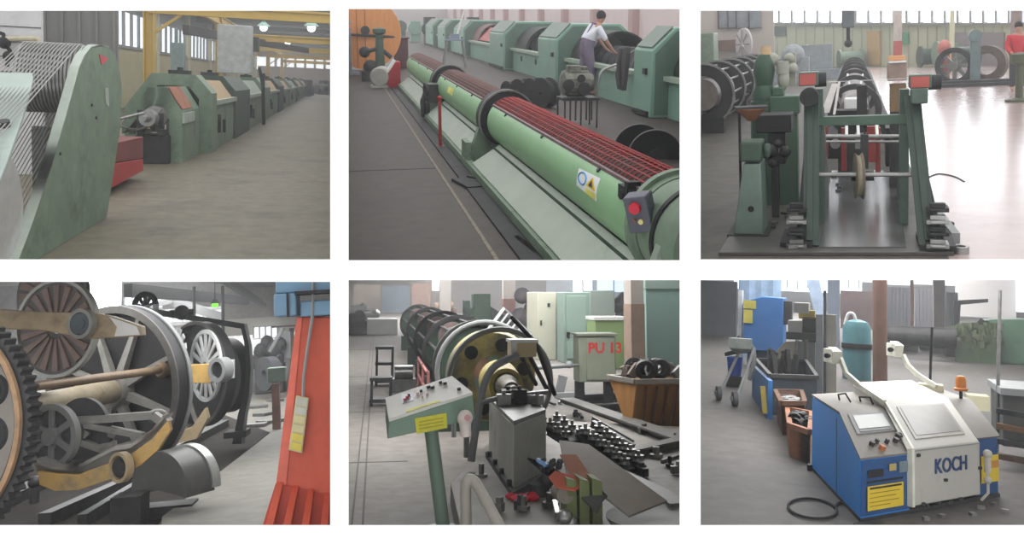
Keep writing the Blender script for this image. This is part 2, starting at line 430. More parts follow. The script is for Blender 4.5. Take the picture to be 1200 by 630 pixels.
m = MB(); m.slab([P2(-70,85), P2(38,85), P2(39,92), P2(36,105), P2(22,150), P2(8,190), P2(-10,235), P2(-70,290)], -pn*.04); t.part('front_cover', m, M('pale_cover', (166,180,174), .5, 0, .1, 3, (130,140,134), 1.5, .6), bevel=.006)
m = MB(); m.cyl(P2(6,148), P2(6,148)+pn*.05, .04); t.part('bolt', m, mSteelD)
tc_ = V((0, 9.5, 1.5)); bc_ = V((0, 7.08, .46)); rt, rb = .35, .5
m = MB(); prof = [(0,.001), (0,rt-.01)]
for q in range(16): h = .02+q*.034; prof += [(h, rt), (h+.012, rt), (h+.017, rt-.02), (h+.029, rt-.02)]
prof += [(.58, rt)]+[(.58+(.006 if q % 2 else 0), rt*(1-(q+1)/14)) for q in range(13)]+[(.58, .001)]; m.lathe((-3.02, tc_.y, tc_.z), (1,0,0), prof, 36); t.part('upper_sheave', m, mSteel)
prof = [(h, p*rb/rt) if p > .01 else (h, p) for h, p in prof]
m = MB(); m.lathe((-3.02, bc_.y, bc_.z), (1,0,0), prof, 40); t.part('lower_sheave', m, M('bright_steel', (215,215,215), .3, .5, .1, 9))
mW = M('wire_strand', (160,160,155), .4, .5, .1, 9)
d = (bc_-tc_); L_ = d.length; phi = math.atan2(d.z, d.y); off = math.acos((rt-rb)/L_)
for q in range(16):
    x = -3.0+q*.034
    pa = arc((x, tc_.y, tc_.z), (0,1,0), (0,0,1), rt+.008, phi+off, phi+2*math.pi-off, 16)
    pb = arc((x, bc_.y, bc_.z), (0,1,0), (0,0,1), rb+.008, phi-off, phi+off, 16)
    m = MB(); m.tube(pa+pb, .0055, 5, True); t.part('wire', m, mW)
m = MB(); m.b2((-3.0, 9.6, .2), (-2.45, 9.7, 1.0)); t.part('back_plate', m, mSteelD)
c = A(121, 70, X1+.002); m = MB(); m.slab([A(116,63,X1+.004), A(127,69,X1+.004), A(119,76,X1+.004)], (.003,0,0)); t.part('warning_mark', m, M('red_pink', (205,80,92), .5), label='small red triangular mark')
m = MB(); m.slab([A(123,103,X1+.004), A(127,103,X1+.004), A(128,125,X1+.004), A(124,122,X1+.004)], (.002,0,0)); t.part('paint_scrape', m, mGreenE, label='pale paint scrape')
for px, py in ((107,123),(112,138),(70,180)):
    m = MB(); q = A(px, py); m.cyl(q, q+V((.012,0,0)), .015, n=8); t.part('bolt', m, mIron)
# red guard
G = lambda px, py: r.AX(px, py, -2.75)
t = Thing(r, 'machine_guard', 'low red sheet guard between sheave machine and first arch', 'guard', (-2.75, 13, 0))
m = MB(); m.slab([r.AX(128,222,-2.75), r.AX(168,200,-2.75), r.AX(168,186,-2.75), r.AX(132,192,-2.75)], (-.5,0,0)); t.part('lower_panel', m, M('bright_red', (178,38,42), .45, 0, .1, 3), bevel=.01)
m = MB(); m.slab([G(132,191), G(168,185), G(168,160), G(136,167)], (-.5,0,0)); t.part('upper_panel', m, M('dull_red', (122,58,56), .55, 0, .2, 3), bevel=.01)
# exposed gearing in the first arch
t = Thing(r, 'spindle_drive', 'greasy exposed spindle drive inside the first arch opening', 'machine', (-3.2, 16.4, 0))
spdy = .85
m = MB(); m.b2((-3.35, 16.05, 0), (-2.8, 16.75, .5)); m.b2((-3.3, 15.95, .5), (-3.2, 16.15, .95)); m.b2((-2.95, 15.95, .5), (-2.88, 16.15, .9)); t.part('bed', m, mIron, bevel=.01)
m = MB(); m.lathe((-3.1, 15.45, .82), (.12,1,0), [(0,.001),(0,.05),(.2,.07),(.2,.14),(.35,.16),(.4,.1),(.6,.1),(.6,.2),(.7,.2),(.7,.12),(1.1,.12),(1.1,.001)], 20); t.part('spindle', m, mSteel)
m = MB(); m.tube(smooth([(-3.5,15.25,.72),(-3.2,15.75,.62),(-2.95,15.85,.9),(-2.85,15.85,1.0)],5), .02); m.tube([(-3.5,15.45,.8),(-3,15.75,.95)], .025); t.part('lever', m, mSteel)
m = MB()
for q in range(5): m.box((-3.35+q*.12, 15.85, .58+.05*(q % 2)), (.09,.12,.1), q*.3)
t.part('clamp', m, mSteelD)
# arched housings
def prof_slab(pts, y0, y1): return MB().slab([V((x, y0, z)) for x, z in pts], (0, y1-y0, 0))
mHood = M('orange_grille', (168,104,74), .6, 0, .25, 10, (120,70,50), 5, .5)
mHoodB = M('beige_grille', (186,160,122), .6, 0, .2, 10)
t = Thing(r, 'stranding_housing', 'small green octagonal arch with an orange roof panel, nearest of the row', 'machine', (-3.1, 16.8, 0))
O = [(-2.61,0),(-2.61,.93),(-2.87,1.36),(-3.19,1.34),(-3.47,.86),(-3.62,.7)]; I = [(-2.83,0),(-2.83,.78),(-2.99,.99),(-3.21,.99),(-3.5,.62),(-3.62,.5)]
m = MB(); m.band([V((x,16.3,z)) for x,z in O], [V((x,16.3,z)) for x,z in I], (0,2.05,0)); t.part('arch', m, mGreen)
m = MB(); n_ = V((.43,0,.26)).normalized()*.012; m.slab([V((-2.63,16.32,.96))+n_, V((-2.86,16.32,1.35))+n_, V((-2.86,17.45,1.35))+n_, V((-2.63,17.45,.96))+n_], n_*1.5); t.part('roof_panel', m, mHood, label='orange grille panel')
m = MB(); m.b2((-2.61,16.32,.72), (-2.57,17.5,.9)); t.part('trim_strip', m, mGreenE)
O = [(-2.4,0),(-2.4,1.23),(-2.72,1.6),(-3.57,1.6),(-4.08,.9),(-4.08,0)]; I = [(-2.65,0),(-2.65,1.1),(-2.85,1.36),(-3.45,1.36),(-3.8,.8),(-3.8,0)]
yf = lambda px: r.AX(px, 120, -2.42).y
units = [(yf(247),yf(253),yf(275),0),(yf(275),yf(292),yf(309),0),(yf(309),yf(316),yf(326),0),(yf(326),yf(332),yf(339),0)]
z_ = units[-1][2]
for k_ in range(4): units.append((z_, z_*1.04, z_*1.2, 0)); z_ *= 1.2
words = ['tallest and first big', 'second big', 'third big', 'fourth big', 'fifth big', 'sixth big', 'seventh big', 'last tiny far']
for i, (a, b, c, s_) in enumerate(units):
    t = Thing(r, 'stranding_housing', '%s green octagonal machine arch along the hall aisle with its hood behind' % words[i], 'machine', (-3.2, a, 0), group='row of arched stranding housings')
    mg = mGreen if i % 2 == 0 else mGreenD
    m = MB(); m.band([V((x,a,z)) for x,z in O], [V((x,a,z)) for x,z in I], (0,b-a,0)); t.part('arch', m, mg)
    m = MB(); m.b2((-2.5,b,0), (-2.46,c,.98)); m.b2((-2.52,b+.1,.1),(-2.44,(b+c)/2-.1,.85)); m.b2((-2.52,(b+c)/2+.1,.1),(-2.44,c-.1,.85)); t.part('side_panel', m, mGreen)
    m = MB(); m.b2((-2.5,b,.98), (-2.36,c,1.08)); t.part('rail', m, mGreenE)
    m = MB(); m.slab([V((x,b+.02,z)) for x,z in [(-2.46,1.08),(-2.75,1.48),(-3.5,1.48),(-3.9,.9),(-3.9,.8),(-3.5,1.4),(-2.78,1.4),(-2.5,1.08)]], (0,(c-b)*.92,0)); t.part('hood', m, mHoodB if i % 3 != 1 else mGreenL)
    m = MB(); m.b2((-2.44,b+.5,.35), (-2.38,b+.6,.75)); t.part('door_handle', m, mIron); m = MB(); m.b2((-2.44,b+1.4,.3), (-2.38,b+1.5,.6)); t.part('door_handle', m, mIron)
    m = MB(); m.b2((-3.3,a+.3,1.6), (-2.9,a+.7,1.68)); m.cyl((-3.1,a+.5,1.66),(-3.1,a+.5,1.74),.06); t.part('roof_fitting', m, mIron)
m = MB(); m.tube([(-2.2,30,.02),(-2.24,30,1.75)], .06); m.tube([(-2.24,30,1.3),(-2.36,30,1.95)], .05)
single(r, 'control_lever', 'dark upright control lever beside the second big arch', 'lever', m, mIron)
P = r.AY(282,50,30); m = MB(); m.b2((P.x-.75,30,1.7),(P.x+.35,30.6,3.3)); single(r, 'switch_cabinet', 'pale grey tall switch cabinet standing behind the machine row', 'cabinet', m, M('pale_grey', (176,180,180), .5), bevel=.03)
P = r.AY(206,75,22); m = MB(); m.b2((P.x-.12,22,0),(P.x+.18,22.3,2.35)); m.tube([(P.x,22.1,2.3),(P.x,22.1,2.7)],.04); single(r, 'junction_box', 'slim blue grey junction box between yellow column and arch', 'box', m, M('bluegrey', (120,138,138), .5), bevel=.02)
random.seed(4)
for i in range(12):
    x = random.uniform(-3.5, 1.0); y = 86+i*2.1; m = MB()
    m.box((x, y, .5), (1.1, 1.2, 1.0), random.random()); m.box((x+.3, y, 1.2), (.5, .5, .8), random.random()); m.cyl((x-.6,y,.7),(x+.2,y,.7),.5)
    single(r, 'machinery_block', 'dark blurred machine block at the far end of the aisle', 'machine', m, [mIron, mSteelD, mGreenD][i % 3], group='far clutter of machines')

area(R1, (-2, 55, 5.3), 10, 40, 1500)
area(R1, (-2, 95, 5.3), 10, 26, 1200)
# ================================================================ picture 2: long tubular stranding machine
r = R2
mFl2 = M('dark_shop_floor', (66,58,54), .6, 0, .28, 5, (54,47,44), 1, .53)
floor(r, mFl2, 4.5, 100)
m = MB(); m.b2((1.03, 5.2, 0), (1.06, 40, .004)); struct(r, 'floor_joint', m, M('debris_strip', (138,128,116), .9, 0, .5, 20))
m = MB(); m.b2((-.9, 5.2, .0), (1.03, 5.22, .003)); m.b2((-2.6, 9.5, .0), (1.03, 9.54, .003)); struct(r, 'floor_joint', m, mIron)
mPk = M('pale_pink_wall', (222,204,204), .8, 0, .06, 1)
m = MB(); m.b2((12.0, 12, 0), (12.2, 100, 3.0)); struct(r, 'wall_right', m, mPk)
m = MB(); m.b2((-4.5, 96, 0), (12.2, 96.2, 3.5)); struct(r, 'wall_back', m, M('hazy_wall', (190,180,180), .8, 0, .1, .5))
for i in range(14):
    y = 17+i*5.5; m = MB(); m.b2((11.7, y, 0), (12.0, y+.5, 3)); struct(r, 'trim_%d' % (i+20), m, M('pink_pilaster', (190,158,156), .8, 0, .08, 1))
m = MB(); m.b2((11.95, 12, 2.6), (12.0, 100, 2.7)); struct(r, 'trim_40', m, M('pink_pilaster', (190,158,156)))
# --- long machine
XC, ZC, RR = 1.84, .55, .27
mTube = M('fresh_green', (142,186,140), .38, 0, .1, 2, (120,150,118), 1.2, .62)
mSkirt = M('skirt_grey_green', (168,178,166), .5, 0, .1, 3, (132,142,128), 2, .6)
mMesh = M('red_mesh', (150,52,52), .6, 0, .25, 6, (104,74,72), 3, .5)
mMeshD = M('dusty_mesh', (112,84,80), .6, 0, .25, 6)
mDrum = M('dark_drum', (40,28,30), .6, 0, .3, 5)
yx = lambda px, py, x: r.AX(px, py, x).y
yN = yx(752, 226, 1.63); y1a = yx(574, 140, 1.6); y1b = yx(563, 140, 1.6); y2a = yx(514, 95, 1.6); y2b = yx(506, 95, 1.6); yE = yx(478, 80, 1.6)
t = Thing(r, 'tubular_stranding_machine', 'long light green tubular stranding machine with red mesh guard across the dark floor', 'machine', (XC, 12, 0))
D2 = math.radians
for i, (a, b) in enumerate(((yN, y1a), (y1b+.1, y2a), (y2b+.1, yE))):
    m = MB(); m.lathe((XC, a, ZC), (0,1,0), [(0,RR),(b-a,RR),(b-a,RR-.012),(0,RR-.012),(0,RR)], 16, D2(-142), D2(-47)); cv = t.part('tube_cover', m, mTube)
    m = MB()
    for k in range(3): z = a+(b-a)*(k+.5)/3; m.cyl((XC+(RR)*math.sin(D2(-52)), z, ZC+RR*math.cos(D2(-52))), (XC+(RR+.012)*math.sin(D2(-52)), z, ZC+(RR+.012)*math.cos(D2(-52))), .02, n=8)
    t.part('cover_bolt', m, mSteelD, cv, kind='stuff')
    m = MB(); m.lathe((XC, a, ZC), (0,1,0), [(0,.001),(0,.22),(b-a,.22),(b-a,.001)], 24); t.part('drum', m, mDrum)
    m = MB(); n = int((b-a)/(.075 if i == 0 else .12))
    for k in range(n+1):
        y = a+(b-a)*k/n; m.tube([(XC+RR*math.sin(q), y, ZC+RR*math.cos(q)) for q in [D2(-47+147*j/9) for j in range(10)]], .006 if i == 0 else .009, 4)
    for j in range(15):
        q = D2(-47+147*j/14); m.cyl((XC+RR*math.sin(q), a, ZC+RR*math.cos(q)), (XC+RR*math.sin(q), b, ZC+RR*math.cos(q)), .0055, n=4)
    t.part('mesh_guard', m, mMesh if i == 0 else mMeshD, label='red wire mesh guard' if i == 0 else 'dusty brownish mesh guard')
    m = MB(); m.b2((XC+RR*math.sin(D2(-47))-.012, a, ZC+RR*math.cos(D2(-47))-.01), (XC+RR*math.sin(D2(-47))+.012, b, ZC+RR*math.cos(D2(-47))+.012)); t.part('edge_strip', m, M('purple_grey', (120,100,104), .5))
    m = MB(); m.slab([V((1.66, a+.12, .335)), V((1.39, a+.02, .11)), V((1.39, b-.05, .11)), V((1.66, b-.25, .335))], (.03, 0, -.02)); t.part('skirt_panel', m, mSkirt, bevel=.004)
    m = MB(); m.b2((1.45, a, 0), (2.3, b, .12)); m.b2((1.6, a, .12), (2.1, b, .3)); t.part('bed', m, mGreenD)
m = MB(); m.b2((1.355, 4.6, .02), (1.44, yE, .1)); t.part('base_rail', m, mGreen, bevel=.006)
m = MB(); m.b2((1.2, 5.2, 0), (1.36, yE, .02)); t.part('base_plate', m, mIron)
for i, (a, b) in enumerate(((y1a, y1b), (y2a, y2b))):
    m = MB(); m.lathe((XC, (a+b)/2, ZC), (0,1,0), [(-.18,.2),(-.18,.25),(-.1,.25),(-.1,.33),(.1,.33),(.1,.26),(.2,.26),(.2,.2)], 36); t.part('bearing_ring', m, mIron, label='dark bearing ring')
    m = MB(); m.ring((XC, (a+b)/2-.11, ZC), (0,1,0), .335, .315, .02); t.part('bearing_flange', m, mSteel)
    m = MB(); m.slab([V((1.57,(a+b)/2-.05,ZC+.05)), V((1.38,(a+b)/2-.05,.02)), V((2.3,(a+b)/2-.05,.02)), V((2.1,(a+b)/2-.05,ZC))], (0,.14,0)); m.b2((1.36,(a+b)/2-.12,0),(1.42,(a+b)/2+.22,.3)); t.part('stand', m, mGreen)
m = MB(); m.b2((1.4, y2a-.2, .3), (1.6, y2a+.2, .6)); m.tube([(1.4,y2a,.5),(1.33,y2a,.3),(1.35,y2a,.05)], .045); m.ring((1.38, y2a-.1, .5), (1,.2,0), .12, .09, .04); m.slab([V((1.38,y2a-.15,.28)), V((1.44,y2a-.15,.28)), V((1.42,y2a-.15,.02)), V((1.4,y2a-.15,.02))], (0,.3,0)); t.part('brake_lever', m, mSteelD)
# near end housing
m = MB(); m.lathe((XC, yN-.02, ZC), (0,1,0), [(0,.2),(0,.315),(-.05,.315),(-.05,.29),(-.12,.29)], 40); t.part('end_ring', m, mGreen)
m = MB(); m.lathe((XC, yN-.11, ZC), (0,1,0), [(0,.285),(-.45,.285),(-.5,.26),(-.5,.001)], 40); t.part('end_cover', m, mGreen)
m = MB(); m.lathe((XC, yN-.38, ZC), (0,1,0), [(-.02,.28),(-.02,.297),(.02,.297),(.02,.28),(-.02,.28)], 40); t.part('band', m, mIron)
m = MB(); y = yN-.5
m.slab([V((1.56,y,ZC+.02)), V((1.5,y,ZC-.15)), V((1.3,y,0)), V((1.42,y,0)), V((1.62,y,ZC-.12))], (0,.07,0)); m.slab([V((1.56,y,ZC+.02)), V((1.62,y,ZC-.12)), V((2.0,y,.2)), V((2.1,y,.35))], (0,.05,0)); t.part('end_leg', m, mGreenL, bevel=.004)
m = MB(); m.slab([V((1.62,yN-.1,.35)), V((1.4,yN-.1,.1)), V((1.4,yN-.4,.1)), V((1.62,yN-.4,.35))], (.03,0,-.02)); t.part('end_skirt', m, mGreen)
m = MB(); m.b2((1.585, yN+.08, ZC+.1), (1.64, yN+.28, ZC+.18)); m.b2((1.58, yN+.1, ZC+.06), (1.66, yN+.15, ZC+.22)); m.cyl((1.57,yN+.2,ZC+.13),(1.66,yN+.2,ZC+.13),.03,n=10); t.part('latch', m, mIron, label='dark guard latch')
# control box
P = r.AY(751, 248, yN-.25); cb = V(P); K_ = 1.35
Rm = Matrix.Rotation(D2(-14), 3, 'Y') @ Matrix.Rotation(D2(-38), 3, 'Z')
m = MB(); m.box(cb, (.13, .11, .2), R=Rm); bx = t.part('switch_box', m, M('box_grey', (92,94,106), .5, 0, .1, 8), bevel=.008, label='grey push button box')
fx = Rm @ V((0,-1,0)); f0 = cb+fx*.055; ux = Rm @ V((1,0,0)); uz = Rm @ V((0,0,1))
m = MB(); m.cyl(f0+uz*.042-ux*.005, f0+uz*.042-ux*.005+fx*.02, .032, .03, 16); t.part('stop_button', m, M('button_red', (215,50,70), .35), bx, label='red stop button')
m = MB(); m.cyl(f0-uz*.035+ux*.012, f0-uz*.035+ux*.012+fx*.012, .014, n=12); t.part('button', m, M('button_cream', (235,225,150), .35), bx, label='cream button')
m = MB(); m.cyl(f0-uz*.025-ux*.022, f0-uz*.025-ux*.022+fx*.01, .009, n=10); t.part('button', m, M('button_brown', (130,90,40), .4), bx)
m = MB(); m.tube(smooth([cb-uz*.08, cb-uz*.12+V((.005,0,0)), cb-uz*.17+V((.03,0,0)), cb-uz*.3+V((.02,.05,0))], 5), .009); t.part('cable', m, mBlack, bx)
m = MB(); m.b2((P.x, P.y, P.z-.02), (XC-.2, P.y+.03, P.z+.03)); t.part('bracket', m, mIron, bx)
# safety sign on the tube
def cyl_hit(px, py, rad):
    d = r.ray(px, py); o = r.cam; ox, oz = o.x-XC, o.z-ZC
    A_ = d.x*d.x+d.z*d.z; B_ = 2*(ox*d.x+oz*d.z); C_ = ox*ox+oz*oz-rad*rad; q = (-B_-math.sqrt(B_*B_-4*A_*C_))/(2*A_)
    p = o+d*q; return math.atan2(p.x-XC, p.z-ZC), p.y
def patch(corn, n, rad, th=.002):
    c = [cyl_hit(px, py, rad) for px, py in corn]; m = MB()
    g = lambda u, v: tuple((c[0][k]*(1-u)+c[1][k]*u)*(1-v)+(c[3][k]*(1-u)+c[2][k]*u)*v for k in (0,1))
    for i in range(n):
        for j in range(n):
            q = [g(i/n,j/n), g((i+1)/n,j/n), g((i+1)/n,(j+1)/n), g(i/n,(j+1)/n)]
            lo = [V((XC+rad*math.sin(a), y, ZC+rad*math.cos(a))) for a, y in q]; hi = [V((XC+(rad+th)*math.sin(a), y, ZC+(rad+th)*math.cos(a))) for a, y in q]
            m.hexa(lo+hi)
    return m, g
m, g = patch([(679,197),(704,209),(699,236),(676,217)], 6, RR+.001); sg = t.part('safety_sign', m, M('sign_white', (232,236,236), .5, 0, .03, 5), label='white blue and yellow safety sticker')
def on(u, v, rad=RR+.005): a, y = g(u, v); return V((XC+rad*math.sin(a), y, ZC+rad*math.cos(a)))
m = MB(); m.tube([on(.27+.19*math.cos(k*math.pi/8), .42+.3*math.sin(k*math.pi/8)) for k in range(16)], .006, 5, True); t.part('sign_symbol', m, M('sign_blue', (60,140,200), .5), sg, label='blue ring')
nn = (on(.5,.5,1)-on(.5,.5,.9)).normalized()
m = MB(); m.slab([on(.72,.12), on(.95,.62), on(.5,.62)], nn*.002); t.part('sign_symbol', m, M('sign_yellow', (225,190,50), .5), sg, label='yellow warning triangle')
m = MB(); m.slab([on(.72,.27,RR+.008), on(.82,.55,RR+.008), on(.62,.55,RR+.008)], nn*.001); t.part('sign_symbol', m, mIron, sg)
m = MB(); m.slab([on(.5,.74), on(.97,.7), on(.97,.97), on(.5,.98)], nn*.002); t.part('sign_label', m, M('sign_yellow2', (228,222,110), .5), sg)
m, _g = patch([(526,101),(532,104),(530,112),(524,108)], 2, RR+.002); t.part('sticker', m, M('sign_yellow2', (228,222,110), .5), label='small yellow sticker')
# red post
P = r.F(516, 172); m = MB(); m.cyl(P, P+V((0,0,.63)), .022, n=10); m.cyl(P, P+V((0,0,.02)), .06, n=12); m.ball(P+V((0,0,.64)), .035)
single(r, 'marker_post', 'thin red post standing in front of the green skirt', 'post', m, M('post_red', (150,50,44), .5))
m = MB(); P = r.F(552, 216); m.box((P.x, P.y, .015), (.25,.5,.03), .2); m.box((P.x+.1, P.y+.2, .035), (.12,.2,.02), .6); single(r, 'floor_bracket', 'flat dark metal bracket lying beside the base rail', 'bracket', m, mIron)
m = MB(); P = r.F(616, 288); m.box((P.x, P.y, .01), (.05,.5,.02), .1); single(r, 'floor_bar', 'short dark bar lying on the floor nearest the camera', 'bar', m, mIron)
# --- right row
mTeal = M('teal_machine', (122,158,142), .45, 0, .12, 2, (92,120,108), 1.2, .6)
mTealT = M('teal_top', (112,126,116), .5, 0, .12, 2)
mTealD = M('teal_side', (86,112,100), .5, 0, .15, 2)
hs = [(yx(762,138,5.1), 'nearest', .9), (yx(651,90,5.1), 'second', 1.9), (yx(590,70,5.1), 'third', 2.6), (yx(543,55,5.1), 'fourth', 3), (yx(521,48,5.1), 'fifth', 3), (yx(507,45,5.1), 'sixth', 4)]
for i, (y0, w_, ln) in enumerate(hs):
    t = Thing(r, 'stranding_cabinet', '%s teal machine housing of the right row, counted from the camera' % w_, 'machine', (6, y0, 0), group='teal housings of the right row')
    O = [(5.1,0),(5.1,1.12),(5.5,1.5),(6.7,1.5),(7.2,1.1),(7.2,0)]
    m = prof_slab(O, y0, y0+ln); t.part('body', m, mTeal, bevel=.02)
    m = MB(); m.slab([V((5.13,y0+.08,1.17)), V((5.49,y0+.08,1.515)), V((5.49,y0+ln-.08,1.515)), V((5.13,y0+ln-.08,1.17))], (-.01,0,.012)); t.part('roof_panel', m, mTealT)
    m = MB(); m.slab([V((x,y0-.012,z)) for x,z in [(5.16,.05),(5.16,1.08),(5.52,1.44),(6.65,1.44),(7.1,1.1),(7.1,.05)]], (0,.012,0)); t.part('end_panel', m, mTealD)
    m = MB(); m.b2((5.05,y0+.1,.03),(5.1,y0+ln-.1,.1)); t.part('foot_rail', m, mIron)
    m = MB(); m.b2((5.06,y0+.2,.72),(5.1,y0+.35,.82)); t.part('handle', m, mIron)
    # trough in front of it (nearer the camera)
    yn = hs[i-1][0]+hs[i-1][2]+.02 if i else 9.0
    if yn < y0:
        t = Thing(r, 'winding_trough', '%s open teal trough with dark cradle drum, before the %s housing' % (['right edge', 'mechanic\'s', 'middle', 'hazy red topped', 'distant', 'farthest'][i], w_), 'machine', (6, yn, 0), group='teal troughs of the right row')
        m = MB(); m.slab([V((5.4,y,z)) for y,z in [(yn,0),(y0-.02,0),(y0-.02,.62),(yn,.62)]], (.05,0,0)); m.b2((5.45,yn,0),(7.1,yn+.05,.62)); m.b2((7.0,yn,0),(7.05,y0-.02,.9)); m.b2((5.45,yn,.0),(7.0,y0-.02,.3)); t.part('body', m, mTeal)
        m = MB(); m.b2((5.3,yn,.62),(5.5,y0-.02,.7)); t.part('rim', m, mGreenL)
        m = MB(); n = max(2, int((y0-yn)/.5))
        prof = [(0,.001)]
        for k in range(n): h = (y0-yn-.1)*k/n; prof += [(h,.42),(h+.08,.42),(h+.1,.32),(h+(y0-yn-.1)/n-.02,.32)]
        prof += [(y0-yn-.1,.001)]; m.lathe((6.2,yn+.05,.62), (0,1,0), prof, 20); t.part('cradle_drum', m, M('drum_greyblue', (78,80,84), .5, .2, .3, 6))
        m = MB(); ya = y0-min(1.6, (y0-yn)*.4)
        m.lathe((6.2,ya,.62), (0,1,0), [(0,.74),(y0-ya-.03,.74),(y0-ya-.03,.7),(0,.7),(0,.74)], 20, D2(-95), D2(95)); t.part('hood', m, mIron if i in (0,1,2) else mMeshD)
        if i in (0, 3, 4):
            m = MB(); m.slab([V((5.5,yn,.74)), V((5.95,yn,1.2)), V((5.95,y0-.3,1.2)), V((5.5,y0-.3,.74))], (0,0,.03)); t.part('cover', m, M('red_cover', (172,92,92), .55, 0, .15, 3), label='reddish sloping cover')
        if i < 3:
            for k in range(2):
                m = MB(); m.b2((5.37,yn+(y0-yn)*(.3+.4*k),.35),(5.4,yn+(y0-yn)*(.3+.4*k)+.08,.5)); t.part('handle', m, mIron)
# jacket hanging on the nearest housing
m = MB(); ys = hs[0][0]+hs[0][2]
pts = [(5.02,ys+.15,1.15),(5.0,ys+.55,1.12),(5.0,ys+.75,.6),(5.02,ys+.65,.36),(5.0,ys+.3,.36),(5.0,ys+.2,.7)]
m.slab([V(p) for p in pts], (.08,0,0)); m.tube([(5.0,ys+.42,1.12),(4.97,ys+.44,.8),(4.99,ys+.42,.42)], .05)
single(r, 'work_jacket', 'dark work coat hanging from the left edge of the nearest teal housing', 'coat', m, M('coat', (70,66,68), .9, 0, .2, 6), bevel=.03)
# mechanic
B = r.F(690, 112); bx_, by_ = B.x-.06, B.y
J = [(0,0,.98),(0,0,1.15),(.1,.02,1.32),(.2,.02,1.47),(.27,.02,1.54),(.31,.02,1.62),(.34,.02,1.70),
     (0,.1,.93),(-.05,.12,.5),(-.06,.13,.09),(.1,.12,.035),
     (0,-.1,.93),(.1,-.12,.5),(.08,-.14,.09),(.24,-.15,.035),
     (.2,.2,1.43),(.34,.24,1.18),(.5,.2,.98),(.57,.19,.94),
     (.2,-.18,1.43),(.36,-.22,1.17),(.54,-.16,.95),(.61,-.14,.91)]
E = [(0,1),(1,2),(2,3),(3,4),(4,5),(5,6),(0,7),(7,8),(8,9),(9,10),(0,11),(11,12),(12,13),(13,14),(3,15),(15,16),(16,17),(17,18),(3,19),(19,20),(20,21),(21,22)]
rd = [.14,.13,.14,.12,.055,.08,.09,.095,.065,.045,.04,.095,.065,.045,.04,.065,.045,.032,.03,.065,.045,.032,.03]
t = Thing(r, 'person', 'person in white shirt and mauve dungarees bending over the trough', 'person', (bx_, by_, 0))
mv = lambda L_: [(x+bx_, y+by_, z) for x, y, z in L_]
mSkin = M('skin', (176,132,112), .6, 0, .05, 8)
body = skin(t, 'body', mv(J), E, rd, mSkin, sub=2)
idx = [0,1,2,7,8,9,11,12,13]; re_ = {k: i for i, k in enumerate(idx)}
skin(t, 'dungarees', mv([J[k] for k in idx]), [(re_[a], re_[b]) for a, b in E if a in re_ and b in re_], [rd[k]*1.16+.012 for k in idx], M('mauve_cloth', (112,102,122), .9, 0, .12, 8), sub=2)
idx = [2,3,15,16,19,20,1]; re_ = {k: i for i, k in enumerate(idx)}
skin(t, 'shirt', mv([J[k] for k in idx]), [(re_[a], re_[b]) for a, b in E if a in re_ and b in re_], [rd[k]*1.1+.012 for k in idx], M('white_cloth', (222,222,232), .9, 0, .05, 8), sub=2)
for s_ in (.07, -.07):
    m = MB(); m.tube(mv([(-.13,s_,1.12),(.0,s_*1.1,1.36),(.1,s_*1.3,1.54),(.25,s_*1.4,1.5)]), .018, 6); t.part('strap', m, M('mauve_cloth', (112,102,122)))
m = MB(); m.ball((bx_+.31, by_+.02, 1.70), .105, 14, 10, (1,.92,1.02)); t.part('hair', m, M('dark_hair', (38,34,36), .8, 0, .2, 20))
for s_ in (-1, 1):
    m = MB(); m.ball((bx_+(.12 if s_ > 0 else .2)-.06, by_+s_*.13, .05), .1, 10, 8, (1.3,.5,.5)); t.part('shoe', m, mBlack)
    hx, hy, hz = (.57,.19,.94) if s_ > 0 else (.61,-.14,.91)
    for k in range(4):
        m = MB(); m.tube(mv([(hx,hy-.03+k*.02,hz),(hx+.05,hy-.035+k*.023,hz-.01),(hx+.07,hy-.035+k*.023,hz-.045)]), .009, 6); t.part('finger', m, mSkin)
    m = MB(); m.tube(mv([(hx-.01,hy-s_*.03,hz),(hx+.03,hy-s_*.06,hz-.02)]), .01, 6); t.part('thumb', m, mSkin)
# motor on its stand
P = r.F(676, 148); x, y = P.x, P.y
t = Thing(r, 'motor_cart', 'hand cart carrying a dirty grey motor behind the red mesh', 'cart', (x, y, 0))
m = MB(); m.b2((x-.28,y-.22,.42),(x+.3,y+.22,.46)); t.part('deck', m, mSteelD)
for k in range(7):
    m = MB(); m.cyl((x-.25+k*.085,y-.2,0 if k % 3 == 0 else .12),(x-.25+k*.085,y-.2,.42),.014,n=6); t.part('leg' if k % 3 == 0 else 'bar', m, mSteelD)
for k in (-1, 1):
    m = MB(); m.cyl((x+k*.26,y+.2,0),(x+k*.26,y+.2,.42),.014,n=6); t.part('leg', m, mSteelD)
m = MB(); m.tube(smooth([(x+.3,y,.46),(x+.34,y,.7),(x+.4,y,.86),(x+.62,y,.95)],5), .022); t.part('handle', m, mSteel)
t = Thing(r, 'motor', 'dirty grey electric motor lying on the hand cart', 'motor', (x, y, .46))
mMot = M('motor_grey', (120,122,112), .6, .1, .4, 10, (60,60,56), 4, .5)
m = MB(); m.lathe((x-.27,y,.68), (1,0,0), [(0,.001),(0,.12),(.04,.19),(.12,.2),(.42,.2),(.44,.15),(.5,.13),(.5,.001)], 24); t.part('casing', m, mMot)
m = MB()
for k in range(10): a = k*.63; m.box((x-.02,y+math.sin(a)*.2,.68+math.cos(a)*.2),(.3,.015,.03),R=Matrix.Rotation(-a,3,'X'))
t.part('cooling_fin', m, mMot, kind='stuff')
m = MB(); m.box((x-.08,y-.04,.9),(.2,.18,.1)); m.box((x+.1,y,.9),(.1,.12,.06)); t.part('terminal_box', m, mMot, bevel=.01)
